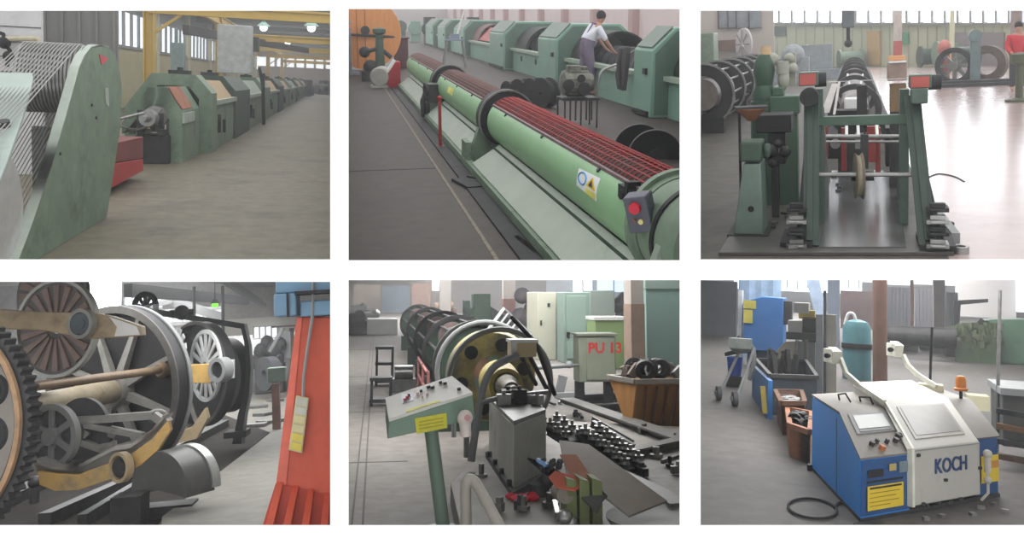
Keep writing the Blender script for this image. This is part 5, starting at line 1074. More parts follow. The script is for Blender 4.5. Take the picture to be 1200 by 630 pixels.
bdrop('white_sheet_stack', 'low pale stack of sheets left of the cage machine', 'stack', 430, 374, 466, 392, 2, mWhite)
t = Thing(r, 'green_press', 'bright green press with a narrow side column', 'machine', r.F(560,392))
P = r.F(560,392); y = P.y
m = MB(); a = q(555,344,y); b = q(575,344,y); m.b2((a.x,y,0),(b.x,y+.8,a.z)); t.part('body', m, M('bright_green', (110,164,120), .5, 0, .1, 2), bevel=.03)
m = MB(); a = q(544,352,y); b = q(551,352,y); m.b2((a.x,y,0),(b.x,y+.6,a.z)); m.b2((a.x,y,a.z-.6),(q(556,352,y).x,y+.3,a.z-.3)); t.part('side_column', m, M('bright_green2', (96,144,112), .5))
m = MB(); a = q(576,344,y); m.slab([V((a.x,y+.1,a.z-.5)), V((a.x+.8,y+.1,a.z-1)), V((a.x+.8,y+.1,0)), V((a.x,y+.1,0))], (0,.3,0)); t.part('arm', m, mGreenD)
# cabinets
y = 20.5
t = Thing(r, 'electric_cabinet', 'tall cream electric cabinet standing left of the teal ones', 'cabinet', (q(655,420,y).x, y, 0))
m = MB(); m.slab([V((q(630,400,y).x,y,0)), V((q(652,400,y).x,y+.0,0)), V((q(652,400,y).x,y,q(640,342,y).z)), V((q(630,400,y).x,y,q(640,342,y).z))], (0,1.5,0)); t.part('body', m, M('cab_cream', (204,204,184), .5, 0, .05, 2, (150,150,136), .8, .6), bevel=.02)
m = MB(); m.b2((q(652.2,400,y).x,y+.15,0),(q(663,400,y+.2).x,y+1.5,q(652,344,y).z)); t.part('side_panel', m, M('cab_grey', (160,164,154), .5)); m = MB(); c = q(643,357,y); m.box(c, (.06,.04,.08)); t.part('lock', m, mIron)
m = MB(); c = q(634,378,y); m.box(c, (.04,.05,.12)); t.part('handle', m, mIron)
y = 19.5; t = Thing(r, 'electric_cabinet', 'pale teal electric cabinet right of the cream one', 'cabinet', (q(680,420,y).x, y, 0))
m = MB(); m.b2((q(661,400,y).x,y,0),(q(692,400,y).x,y+.8,q(670,342,y).z)); t.part('body', m, M('cab_teal', (138,160,148), .5, 0, .06, 2, (110,128,120), .8, .6), bevel=.02)
m = MB(); m.b2((q(664,400,y).x,y-.03,.1),(q(687,400,y).x,y,q(670,346,y).z)); d = t.part('door', m, M('cab_teal2', (144,166,154), .5, 0, .05, 2), bevel=.01); m = MB(); c = q(666,392,y-.05); m.box(c, (.07,.05,.12)); t.part('door_handle', m, mIron, d)
y = 22; t = Thing(r, 'electric_cabinet', 'grey green cabinet partly hidden behind the teal one', 'cabinet', (q(705,420,y).x, y, 0))
m = MB(); m.b2((q(692,400,y).x,y,0),(q(721,400,y).x,y+.8,q(700,340,y).z)); t.part('body', m, M('cab_greygreen', (132,144,136), .5, 0, .06, 2), bevel=.02)
y = 17.8; t = Thing(r, 'green_cabinet', 'low bright green cabinet with white top behind the PU 13 box', 'cabinet', (q(716,420,y).x, y, 0))
m = MB(); a = q(697,375,y); m.b2((a.x,y,0),(q(735,400,y).x,y+.7,a.z)); t.part('body', m, M('lime_green', (142,168,110), .5, 0, .1, 3), bevel=.02); m = MB(); m.b2((a.x-.02,y-.03,a.z),(q(736,400,y).x,y+.75,a.z+.07)); t.part('top', m, mWhite)
y = 17; t = Thing(r, 'teal_cabinet', 'very tall teal cabinet filling the right picture edge', 'cabinet', (q(780,440,y).x, y, 0))
m = MB(); m.b2((q(758,400,y).x,y,0),(q(830,400,y).x,y+1,q(780,338,y).z)); t.part('body', m, M('tall_teal', (148,180,172), .5, 0, .06, 1, (112,144,138), .8, .6), bevel=.02); m = MB(); m.b2((q(757,400,y).x,y-.04,q(780,338,y).z),(q(830,400,y).x,y+1,q(780,312,y).z)); t.part('upper_panel', m, M('tall_teal2', (156,178,168), .5, 0, .06, 1))
m = MB()
random.seed(3)
for k in range(14): c = q(random.uniform(605,628), random.uniform(345,385), 26); m.ball(c, random.uniform(.12,.28), 8, 6)
m.b2((q(604,400,25.5).x,25.5,0),(q(630,400,25.5).x,27,q(615,390,25.5).z)); single(r, 'bobbin_heap', 'dark heap of reels and wire behind the leaning rack', 'heap', m, M('heap_dark', (78,72,76), .7, 0, .4, 4), kind='stuff')
m = MB()
for k in range(10): c = q(random.uniform(718,742), random.uniform(350,372), 28); m.ball(c, random.uniform(.2,.4), 8, 6)
m.b2((q(716,400,28).x,28,0),(q(745,400,28).x,29,q(730,372,28).z)); single(r, 'coil_heap', 'grey heap of wire coils left of the peeling column', 'heap', m, mSteelD, kind='stuff')
# PU 13 box
y = 12.2; t = Thing(r, 'junction_cabinet', 'grey green cabinet on legs with PU 13 painted in red', 'cabinet', (q(700,440,y).x, y, 0))
mPU = M('pu_green', (132,138,120), .55, 0, .12, 4, (104,108,94), 2, .6)
a = q(678,393,y); b = q(722,447,y); m = MB(); m.b2((a.x,y,b.z),(b.x,y+.35,a.z)); bd = t.part('body', m, mPU, bevel=.01)
m = MB(); m.b2((q(687,393,y).x,y-.02,b.z+.03),(q(720,393,y).x,y,a.z-.04)); t.part('door', m, mPU, bd, bevel=.005); m = MB(); m.b2((a.x-.03,y-.05,a.z),(b.x+.03,y+.37,a.z+.03)); t.part('roof', m, mPU, bd)
S_ = .17; t.part('lettering', text_mb('PU 13', V((q(688.5,411.5,y).x,y-.022,q(690,413,y).z)), (1,0,0), (0,0,1), .205, (0,-1,0), .002, .006), M('letter_red', (196,52,52), .5), bd, label='red letters PU 13')
for px in (682, 716):
    m = MB(); c = q(px,440,y); m.b2((c.x-.06,y+.1,0),(c.x+.06,y+.22,b.z)); t.part('leg', m, mIron)
m = MB(); m.cyl(q(620,431,9.5), q(677,428,12.2), .025, n=8); m.ball(q(667,427,11.6), .05); t.part('support_arm', m, mGrey)
m = MB(); m.bar(q(655,462,11), q(660,440,11), .1, .1); m.bar(q(650,463,10.9), q(672,462,10.9), .1, .06); P = r.F(658,468); single(r, 'bent_bracket', 'pale bent bracket standing between machine nose and PU 13 cabinet', 'bracket', m, mGrey)
# hopper with scrap
y = 9.3; t = Thing(r, 'scrap_hopper', 'rusty orange brown tapered scrap hopper in front of the peeling column', 'hopper', (q(755,500,y).x, y, 0))
mHop = M('hopper_rust', (158,112,62), .6, .1, .3, 5, (96,74,52), 2.5, .5, stretch=(3,3,.7))
T = [q(713,438,y+.45), q(745,449,y-.1), q(806,443,y-.1), q(790,436,y+.6)]; zt = T[1].z
for p in T: p.z = zt
Bt = [q(735,505,y+.1), q(740,508,y), q(797,505,y), q(794,500,y+.3)]; zb = .12
for p in Bt: p.z = zb
m = MB(); m.hexa([Bt[0], Bt[1], Bt[2], Bt[3], T[0], T[1], T[2], T[3]]); bd = t.part('body', m, mHop, bevel=.01)
m = MB()
for i in range(4): m.bar(T[i]+V((0,0,.02)), T[(i+1)%4]+V((0,0,.02)), .06, .05)
t.part('rim', m, M('rim5', (134,128,120), .5, .3), bd)
m = MB()
for u in (.2,.4,.6,.8): m.bar(Bt[1]*(1-u)+Bt[2]*u+V((0,-.015,0)), T[1]*(1-u)+T[2]*u+V((0,-.015,-.03)), .02, .02, (0,1,0))
t.part('stiffener', m, mRust, bd); m = MB(); c = (Bt[0]+Bt[2])/2; m.box((c.x,c.y,.07), (.9,.6,.08)); t.part('base', m, mSteelD)
random.seed(5); cT = (T[0]+T[1]+T[2]+T[3])/4
for k in range(14):
    u, v = random.random()*.8+.1, random.random()*.8+.1; p = (T[0]*(1-u)+T[3]*u)*(1-v)+(T[1]*(1-u)+T[2]*u)*v; m = MB(); L_ = random.uniform(.12,.26)
    if k % 3: m.box(p+V((0,0,.08+random.random()*.07)), (L_, .07, .09), R=Matrix.Rotation(random.uniform(-.9,.9),3,'Y') @ Matrix.Rotation(random.random()*3,3,'Z'))
    else: m.ring(p+V((0,0,.14)), (random.uniform(-.4,.4),1,random.uniform(-.2,.3)), .11, .06, .07, 18)
    single(r, 'scrap_part', '%s scrap part heaped on the rusty hopper' % ('dark bar-like' if k % 3 else 'round ring-shaped'), 'scrap', m, [mSteelD,M('scrap_grey', (110,108,104), .5, .2, .3, 8),M('scrap_brown', (92,80,72), .6, .2, .3, 8)][k % 3], group='%s scrap in the hopper' % ('bar' if k % 3 else 'ring'), bevel=.004)
# round cage strander
t = Thing(r, 'cage_strander', 'long round cage strander with yellow cone and bent guard hoops receding left', 'machine', (1.2, 10, 0))
mCage = M('cage_green', (66,84,72), .5, .1, .3, 5); mYc = M('cone_yellow', (186,168,92), .5, 0, .25, 5, (120,112,80), 3, .5)
ax5 = lambda y: V((q(441+ (1.19/y)*1000, 343, y).x*1.0, y, .75))
XA = r.AX(600, 458, 1.19).x
C5 = lambda y: V((1.2, y, .75))
m = MB(); m.lathe(C5(7.5), (0,1,0), [(0,.001),(0,.045),(.12,.05),(.12,.07),(.3,.085),(.32,.1),(.55,.12),(.56,.14),(1.1,.16),(1.1,.001)], 28); t.part('nose', m, M('nose_steel', (128,122,108), .45, .3, .3, 6))
m = MB(); m.lathe(C5(7.95), (0,1,0), [(0,.12),(.0,.16),(.5,.2),(.52,.15)], 28); t.part('cone', m, mYc, label='yellow cone sleeve')
m = MB(); m.lathe(C5(8.9), (0,1,0), [(0,.2),(0,.44),(.1,.47),(.2,.47),(.2,.2),(0,.2)], 40); fd = t.part('face_plate', m, M('face_yellow', (170,156,92), .5, 0, .3, 5, (84,84,76), 2.6, .42), label='yellow grey face plate')
m = MB()
for k in range(6): g_ = k*math.pi/3+.3; c = C5(8.86)+V((math.sin(g_)*.33,0,math.cos(g_)*.33)); m.cyl(c, c+V((0,.06,0)), .07, n=14)
t.part('die_holes', m, mIron, fd, kind='stuff')
for yy, rr in ((8.35,.5),(9.5,.53)):
    m = MB(); pts = [C5(yy)+V((math.sin(a)*rr,0,math.cos(a)*rr)) for a in [math.radians(-140+280*k/28) for k in range(29)]]; pts = [V((pts[0].x,yy,.05))]+pts+[V((pts[-1].x,yy,.05))]; m.tube(pts, .028, 8); t.part('guard_hoop', m, mGrey)
ys5 = [10.2, 12.6, 15.6, 19.5, 24.5]
for i, yy in enumerate(ys5):
    m = MB(); m.lathe(C5(yy), (0,1,0), [(0,.12),(0,.52),(.25,.52),(.25,.12),(0,.12)], 36); rg = t.part('cage_disc', m, mCage); m = MB(); m.ring(C5(yy-.03), (0,1,0), .535, .47, .06, 36); t.part('disc_rim', m, mSteelD, rg)
    m = MB(); m.b2((.72,yy,0),(1.68,yy+.25,.4)); t.part('disc_stand', m, mCage)
    if i < 4:
        y2_ = ys5[i+1]
        m = MB(); m.cyl(C5(yy), C5(y2_), .16, n=16); t.part('core', m, mRust)
        for g_ in range(10):
            a = g_*.628; d = V((math.sin(a)*.46,0,math.cos(a)*.46)); m = MB(); m.cyl(C5(yy)+d, C5(y2_)+d, .022, n=6); t.part('cage_rod', m, mSteelD)
        for g_ in range(3):
            a = g_*2.09-.5; c = C5((yy+y2_)/2+.1)+V((math.sin(a)*.28,0,math.cos(a)*.28)); m = MB(); m.lathe(c-V((0,.7,0)), (0,1,0), [(0,.02),(0,.2),(.06,.2),(.06,.14),(1.3,.14),(1.3,.2),(1.36,.2),(1.36,.02)], 20); t.part('bobbin', m, M('bobbin_mauve', (128,108,104), .6, 0, .25, 6))
m = MB()
for k in range(3): z = .25+k*.22; m.tube([(.6,9.9+k*.1,z),(.6,12.2,z)], .018, 6)
for y_ in (9.9, 11, 12.2): m.tube([(.6,y_,0),(.6,y_,.72)], .018, 6)
t.part('red_rail', m, M('rail_rose', (172,112,108), .5), label='rose coloured side rail')
m = MB(); m.tube(smooth([q(552,540,7.2), q(558,500,7.2), q(566,455,7.2), q(577,432,7.2), q(592,422,7.2), q(606,417,7.3)], 5), .032, 8); single(r, 'bent_tube', 'bent grey tube rail rising in front of the yellow cone', 'tube', m, mGrey)
m = MB()
for a, b in (((621,418),(642,458)),((612,420),(628,450)),((600,372),(628,402)),((628,402),(650,462))): m.tube([q(*a,7.9), q(*b,8.3)], .022, 6)
single(r, 'guard_tubes', 'short grey guard tubes right of the cage hoops', 'tube', m, mSteelD)
t = Thing(r, 'leaning_rack', 'tubular grating rack leaning over the cage hoops', 'rack', q(596,412,9.8))
A_, B_, C_, D_ = q(571,388,9.6), q(590,362,10.2), q(622,392,10.2), q(603,416,9.6)
m = MB(); m.tube([A_,B_,C_,D_], .025, 6, True); t.part('frame', m, mGrey)
m = MB()
for k in range(1, 6): u = k/6; m.tube([A_*(1-u)+D_*u, B_*(1-u)+C_*u], .014, 6)
t.part('bars', m, mGrey, kind='stuff')
y = 7.4; t = Thing(r, 'terminal_box', 'small cream terminal box on the bent tube end', 'box', q(614,417,y))
m = MB(); a = q(599,400,y); b = q(629,418,y); m.b2((a.x,y,b.z),(b.x,y+.22,a.z)); t.part('body', m, M('cream_box', (204,186,142), .5, 0, .1, 6), bevel=.01); m = MB(); m.b2((a.x-.01,y-.02,a.z-.01),(b.x+.01,y+.24,a.z+.015)); m.slab([V((a.x,y-.01,b.z)), V((a.x+.05,y-.01,b.z)), V((a.x+.05,y-.01,a.z)), V((a.x,y-.01,a.z))], (0,.02,0)); t.part('lid', m, mWhite)
# frames beside the aisle
for i, (px, base) in enumerate(((450,452),(446,476))):
    P = r.F(px, base); x, y = P.x, P.y; m = MB()
    for z in (.05,.35,.62)[:3-i]: m.b2((x-.16,y,z),(x+.16,y+.3,z+.05))
    for s_ in (-.15,.12): m.b2((x+s_,y,0),(x+s_+.04,y+.3,.66-.3*i))
    single(r, 'metal_steps', '%s dark step frame left of the cage strander' % ['rear taller', 'front lower'][i], 'steps', m, mSteelD)
P = r.F(462,458); m = MB(); m.cyl((P.x,P.y,.3),(P.x+.3,P.y,.3),.12,n=16); m.b2((P.x-.05,P.y-.1,0),(P.x+.35,P.y+.15,.2)); single(r, 'small_motor', 'silvery small motor beside the first cage stand', 'motor', m, mSteel)
# control desk
y = 6.0; t = Thing(r, 'control_desk', 'pale green control desk with white sloping panel on a round post', 'desk', (q(515,620,y).x, y, 0))
mDsk = M('desk_green', (128,152,136), .45, 0, .08, 3)
fl, fr, br, bl = q(456,494,5.75), q(554,462.5,5.95), q(530,443,6.5), q(452,469,6.3)
dl, dr = q(454,514,5.75), q(557,491,5.95); dbl, dbr = bl+V((0,0,-.13)), br+V((0,0,-.13))
m = MB(); m.hexa([dl, dr, dbr, dbl, fl, fr, br, bl]); bx = t.part('housing', m, mDsk, bevel=.006)
up = (fr-fl).cross(bl-fl).normalized()
if up.z < 0: up = -up
m = MB(); m.slab([fl, fr, br, bl], up*.02); m2 = t.part('panel_top', m, M('panel_white', (226,224,216), .5, 0, .05, 6), bx, label='white sloping panel')
def dk(u, v, h=.021): return (fl*(1-u)+fr*u)*(1-v)+(bl*(1-u)+br*u)*v+up*h
m = MB(); m.slab([dk(.2,.45), dk(.34,.42), dk(.36,.82), dk(.22,.85)], up*.002); t.part('display', m, M('disp_grey', (164,168,180), .4), m2, label='grey display field')
for u, v, c, rr in ((.24,.55,'btn_r',.012),(.28,.62,'btn_r',.012),(.31,.7,'btn_k',.01),(.42,.62,'btn_p',.01),(.48,.7,'btn_k',.01),(.6,.78,'btn_k',.016),(.64,.7,'btn_k',.014),(.78,.8,'btn_k',.012),(.82,.7,'btn_k',.014),(.9,.25,'btn_k',.014),(.45,.4,'btn_p',.008),(.52,.45,'btn_p',.008)):
    m = MB(); c0 = dk(u, v); m.cyl(c0, c0+up*.018, rr, n=10); t.part('button', m, M(c, {'btn_r':(206,90,96),'btn_k':(60,60,64),'btn_p':(214,180,180)}[c], .4), m2)
m = MB(); m.slab([dk(.2,.03), dk(.62,.03), dk(.6,.12), dk(.22,.12)], up*.002); t.part('yellow_strip', m, M('label_yellow', (226,220,76), .5), m2)
fn = (fr-fl).cross(dl-fl).normalized()
if fn.y > 0: fn = -fn
fp = lambda px, py: r.PL(px, py, fl+fn*.004, fn)
m = MB(); m.slab([fp(486,490), fp(523,483.5), fp(524,501), fp(488,508)], fn*.003); lb = t.part('warning_label', m, M('label_yellow', (226,220,76)), bx, label='yellow label')
m = MB()
for k in range(3): a = 493.5+k*4; m.slab([fp(491,a), fp(519,a-5), fp(519,a-3.6), fp(491,a+1.4)], fn*.005)
t.part('print_line', m, M('label_print', (190,180,60), .5), lb, kind='stuff')
a = q(505,510,6.02); b = q(520,640,6.02); m = MB(); m.cyl((a.x,6.05,a.z+.05),(b.x,6.05,0),.047,n=20); t.part('post', m, mDsk); m = MB(); m.cyl((b.x,6.05,0),(b.x,6.05,.015),.14,n=24); t.part('foot', m, mDsk)
y = 5.8; t = Thing(r, 'plug_socket', 'white round plug connector on the desk side', 'plug', q(545,510,y))
m = MB(); c = q(545,490,y); m.ball(c, .052, 14, 10, (1,.9,1.1)); m.cyl(c-V((0,0,.02)), q(546,511,y), .042, .034, 16); t.part('body', m, M('plug_white', (226,214,210), .5)); m = MB(); m.cyl(c+V((.01,-.045,.01)), c+V((.01,-.055,.01)), .02, n=12); t.part('cap', m, M('plug_rose', (206,150,150), .5))
m = MB(); c = q(547,527,5.9); P = r.F(547,600); m.cyl((c.x,6.1,c.z), (c.x+.04,6.12,c.z), .03, n=12)
# steel bed with fixtures
zb = .16
m = MB(); m.slab([r.F(528,566,zb), r.F(600,490,zb), r.F(806,500,zb), r.F(806,660,zb), r.F(545,640,zb)], (0,0,-zb)); single(r, 'steel_bed_plate', 'low dusty steel bed plate under the gear block and roller chain', 'plate', m, M('bed_pale', (128,124,118), .6, .1, .2, 4, (96,92,88), 1.5, .52), bevel=.004)
y = 7.2; t = Thing(r, 'gear_block', 'light grey gearbox block with clamps on top, centre front', 'machine', r.F(605,560,zb))
G = [r.F(573,537,zb), r.F(602,580,zb), r.F(640,558,zb), r.F(612,525,zb)]; ztop = r.H(G[1], 498)
m = MB(); m.hexa(G+[V((p.x,p.y,ztop)) for p in G]); bd = t.part('body', m, M('block_grey', (176,176,168), .5, .1, .12, 5, (116,116,108), 2, .55), bevel=.008)
m = MB(); m.hexa([V((p.x*1.0,p.y,zb)) + (p-(G[0]+G[2])/2)*.14 for p in G]+[V((p.x,p.y,zb+.05))+(p-(G[0]+G[2])/2)*.14 for p in G]); t.part('flange', m, mSteelD, bd)
for u in (.1,.35,.6,.88):
    p = G[0]*(1-u)+G[1]*u; p = p+(p-G[3])*.04; m = MB(); m.cyl(V((p.x,p.y,zb+.04)), V((p.x,p.y,zb+.09)), .022, n=6); t.part('bolt', m, mIron)
m = MB(); m.hexa([V((p.x,p.y,ztop))+(((G[0]+G[2])/2)-p)*.0 for p in G]+[V((p.x,p.y,ztop+.03)) for p in G]); t.part('top_plate', m, mSteel, bd)
C0 = (G[0]+G[2])/2
for k, (dx, dy, w_, h_) in enumerate(((-.12,-.1,.12,.09),(.02,-.05,.1,.12),(.1,.05,.14,.07),(-.05,.12,.16,.1),(.16,-.12,.08,.08))):
    m = MB(); m.box((C0.x+dx,C0.y+dy,ztop+.03+h_/2), (w_,.09,h_), k*.6); m.cyl((C0.x+dx,C0.y+dy,ztop+.03+h_),(C0.x+dx,C0.y+dy,ztop+.06+h_),.02,n=8); t.part('clamp', m, [mSteel,mSteelD][k % 2], bevel=.006)
m = MB(); m.tube([V((C0.x-.3,C0.y-.1,ztop+.06)), V((C0.x-.1,C0.y-.1,ztop+.1)), V((C0.x+.3,C0.y+.15,ztop+.1))], .022, 8); t.part('clamp_bar', m, mSteel)
# roller straighteners
def rollers(pa, pb, n, rr, name, label, z=None):
    d = (pb-pa); t = Thing(r, name, label, 'rollers', (pa+pb)/2-V((0,0,.05))); e = V((-d.y, d.x, 0)).normalized(); pp = e*.09
    m = MB(); m.bar(pa-V((0,0,.06)), pb-V((0,0,.06)), .26, .05); t.part('bed', m, mSteelD)
    for s_ in (-1, 1):
        for k in range(n):
            u = (k+.5)/n; c = pa+d*u+pp*s_; m = MB(); m.lathe(c-V((0,0,.02)), (0,0,1), [(0,.001),(0,rr),(.015,rr*.8),(.03,rr*.8),(.045,rr),(.045,.001)], 16); m.cyl(c, c+V((0,0,.06)), rr*.35, n=8); t.part('roller', m, mSteel)
    return t
ra, rb = q(640,488,7.6), q(676,510,7.3); rollers(ra, rb, 4, .042, 'roller_straightener', 'short set of silvery straightening rollers beside the gear block')
ra, rb = q(690,500,7.2), q(745,542,6.8); t = rollers(ra, rb, 6, .046, 'roller_straightener', 'long set of silvery straightening rollers at the picture centre right')
m = MB(); m.bar(q(694,496,7.5), q(742,524,7.2), .05, .06); m.bar(q(694,490,7.6), q(742,518,7.3), .02, .04); t.part('guide_bar', m, mSteel)
for i, (a, b, w_) in enumerate((((660,470),(800,520),.3),((720,560),(800,600),.25),((690,545),(800,520),.2))):
    pa, pb = r.F(*a, zb+.02), r.F(*b, zb+.02); m = MB(); m.bar(pa+V((0,0,.05)), pb+V((0,0,.05)), w_*.7, .02); m.bar(pa+V((0,0,.02)), pb+V((0,0,.02)), w_*.3, .06); single(r, 'support_channel', '%s dark steel support channel below the rollers' % ['rear', 'right front', 'right'][i], 'channel', m, M('beam5', (104,102,98), .5, .2, .3, 5))
m = MB(); c = q(628,506,6.9); m.lathe(c, (.3,-.3,1), [(0,.001),(0,.05),(.02,.085),(.025,.085),(.012,.05),(.01,.001)], 24); single(r, 'small_dish', 'little metal dish between gear block and rollers', 'dish', m, mSteel)
# plates on green stand
t = Thing(r, 'plate_stand', 'green legged stand under rusty steel plates', 'stand', r.F(690,612,.16))
y = 5.4
mLg = M('moss_green', (112,122,76), .55, 0, .25, 4, (80,78,56), 2, .5)
for k, (x0, x1) in enumerate(((664,676),(679,691),(694,706))):
    m = MB(); m.slab([q(x0,560,y), q(x1,564,y), q(x1+1,640,y), q(x0+1,640,y)], (0,.2,0)); t.part('leg', m, mLg, bevel=.006)
m = MB(); m.lathe(q(655,575,5.6), (0,-1,.1), [(0,.001),(0,.055),(.2,.055),(.2,.001)], 20); t.part('drum', m, M('drum_pale', (130,122,110), .5, .1, .3, 6)); m = MB(); c = q(662,606,5.3); m.ball(c, .05); m.ball(q(670,612,5.3), .04); t.part('fitting', m, mSteel, kind='stuff')
def sheet(pts, y_s, th, name, label, mat, cat='plate'):
    m = MB(); m.slab([q(a, b, yy-.75) for (a, b), yy in zip(pts, y_s)], (0,0,-th)); return single(r, name, label, cat, m, mat, bevel=.002)
sheet([(618,536),(642,543),(700,600),(706,586),(712,580),(692,562),(640,556)], [6.5,6.5,6.0,6.1,6.15,6.25,6.4], .01, 'steel_plate', 'grey narrow steel plate lying lowest over the green legs', mSteelD)
sheet([(655,515),(690,520),(782,586),(737,604),(700,575),(665,560)], [6.9,6.9,6.2,6.0,6.2,6.4], .012, 'steel_plate', 'large grey brown steel plate sloping towards the camera', M('plate_brown', (126,116,106), .5, .2, .2, 4, (150,96,76), 1.6, .6))
sheet([(643,558),(650,551),(690,562),(674,574),(652,570)], [6.2,6.25,6.25,6.12,6.15], .01, 'red_lead_plate', 'small orange red plate edge below the sloping plate', M('lead_orange', (176,88,66), .6, 0, .2, 6))
sheet([(656,532),(676,532),(696,562),(668,556)], [6.5,6.5,6.25,6.3], .01, 'primer_plate', 'salmon coloured inner plate between the sheets', M('salmon', (164,116,96), .6, 0, .2, 6))
m = MB(); random.seed(8)
for k in range(14): c = q(random.uniform(632,656), random.uniform(538,552), 5.65); m.ball(c, random.uniform(.012,.03), 6, 4)
single(r, 'metal_chips', 'small heap of dark metal chips on the narrow plate', 'chips', m, mIron, kind='stuff')
m = MB(); m.bar(q(630,538,5.65), q(641,545,5.6), .03, .02); single(r, 'blue_tool', 'small blue tool lying on the narrow plate', 'tool', m, M('tool_blue', (112,150,196), .4))
m = MB(); c = r.F(612,585,zb)
for k in range(9): m.ball(c+V((random.uniform(-.09,.09), random.uniform(-.07,.07), .02)), random.uniform(.025,.045), 8, 5, (1.2,1,.6))
single(r, 'red_rag', 'crumpled bright red rag at the foot of the gear block', 'rag', m, M('rag_red', (206,44,62), .8, 0, .15, 20))
m = MB(); c = r.F(632,580,zb); m.lathe(c, (0,0,1), [(0,.001),(0,.08),(.08,.07),(.1,.001)], 14); m.ball(c+V((.06,0,.1)), .06); single(r, 'greasy_lump', 'greasy dark fitting beside the red rag', 'fitting', m, mSteelD)
m = MB(); c = q(775,640,5.3); m.lathe((c.x,c.y,.16), (0,0,1), [(0,.001),(0,.3),(.06,.34),(.07,.34),(.05,.25),(.05,.001)], 36); single(r, 'round_tub', 'rim of a round grey tub at the bottom right', 'tub', m, M('tub_grey', (110,112,104), .5, .1, .2, 5))
# pipe rail in front
t = Thing(r, 'pipe_rail', 'pale grey bent pipe handrail at the bottom centre', 'rail', r.F(550,640))
m = MB(); m.tube(smooth([q(547,650,5.5), q(546,590,5.6), q(547,565,5.6), q(555,563,5.6), q(566,580,5.5), q(590,625,5.2)], 4), .035, 12); t.part('pipe', m, M('pipe_pale', (174,168,160), .5, 0, .1, 6))
m = MB(); c = r.F(564,558,zb); m.cyl(c, c+V((0,0,.1)), .022, n=10); m.cyl(c, c+V((0,0,.02)), .05, n=14); single(r, 'locating_pin', 'short steel pin on the bed plate behind the pipe rail', 'pin', m, mSteel)

# loose parts on and around the bed
random.seed(21)
mats5 = [mSteelD, mSteel, mIron, M('beam5', (104,102,98)), M('scrap_grey', (110,108,104))]
spots = [(random.uniform(650,800), random.uniform(462,500), 'behind the rollers', 0) for _ in range(14)]+[(random.uniform(745,798), random.uniform(505,560), 'right of the long rollers', 1) for _ in range(10)]+[(random.uniform(575,660), random.uniform(588,612), 'in front of the gear block', 2) for _ in range(6)]
for k, (px, py, wh, gi) in enumerate(spots):
    P = r.F(px, py, .17 if gi else .0); L_ = random.uniform(.06,.16); m = MB(); a_ = random.random()*3
    if k % 3 == 0: m.box(P+V((0,0,.03)), (L_,.05,.06), a_); m.box(P+V((0,0,.07)), (.04,.04,.05), a_); kd = 'angular'
    elif k % 3 == 1: m.lathe(P, (0,0,1), [(0,.001),(0,L_*.4),(.03,L_*.4),(.03,L_*.2),(.09,L_*.2),(.09,.001)], 14); kd = 'round'
    else: m.bar(P+V((0,0,.03)), P+V((math.cos(a_)*L_*2, math.sin(a_)*L_*2, .05)), .035, .035); kd = 'bar-shaped'
    single(r, 'machine_part', '%s loose machine part lying %s' % (kd, wh), 'part', m, mats5[k % 5], group='%s loose parts %s' % (kd, wh), bevel=.003)
for i, (a, b) in enumerate((((664,474),(728,470)),((700,486),(800,478)),((748,512),(806,506)))):
    pa, pb = r.F(*a), r.F(*b); m = MB(); m.bar(pa+V((0,0,.12)), pb+V((0,0,.12)), .12, .03); m.bar(pa+V((0,0,.06)), pb+V((0,0,.06)), .03, .12); m.bar(pa+V((0,0,.015)), pb+V((0,0,.015)), .12, .03); single(r, 'steel_girder', 'dusty steel girder lying %s' % ['behind the bent bracket','in front of the rusty hopper','lowest at the right picture edge'][i], 'girder', m, mSteelD)
# ================================================================ picture 6: blue and white enclosed machine
r = R6
q = lambda px, py, y: r.AY(px, py, y)
floor(r, M('grey_shop_floor', (96,92,88), .65, 0, .28, 5, (88,84,80), .8, .55), 5, 100)
m = MB(); m.b2((q(800,340,75).x,75,0),(q(1220,340,75).x,75.2,q(1000,330,75).z)); struct(r, 'wall_back', m, M('dark_far_wall', (96,94,100), .8, 0, .2, .3, (70,68,74), .4, .5))
m = MB(); pbox(m, r, 860, 316, 1010, 338, 74.6, .05); w = struct(r, 'window_1', m, M('hazy_day', (226,234,246), .3, 0, 0, 1, emit=1.8)); m = MB()
for px in range(862, 1010, 12): pbox(m, r, px, 316, px+1.2, 338, 74.3, .1)
struct(r, 'window_frame', m, mGrey, w)
m = MB(); pbox(m, r, 1040, 316, 1068, 333, 74.6, .05); w = struct(r, 'window_2', m, M('hazy_day', (226,234,246)))
m = MB(); pbox(m, r, 1120, 318, 1190, 370, 60, .3); struct(r, 'wall_right', m, M('pale_panel_wall', (186,182,180), .8, 0, .06, .8))
m = MB(); pbox(m, r, 1191, 318, 1200, 365, 59.5, .05); w = struct(r, 'window_3', m, M('hazy_day', (226,234,246)))
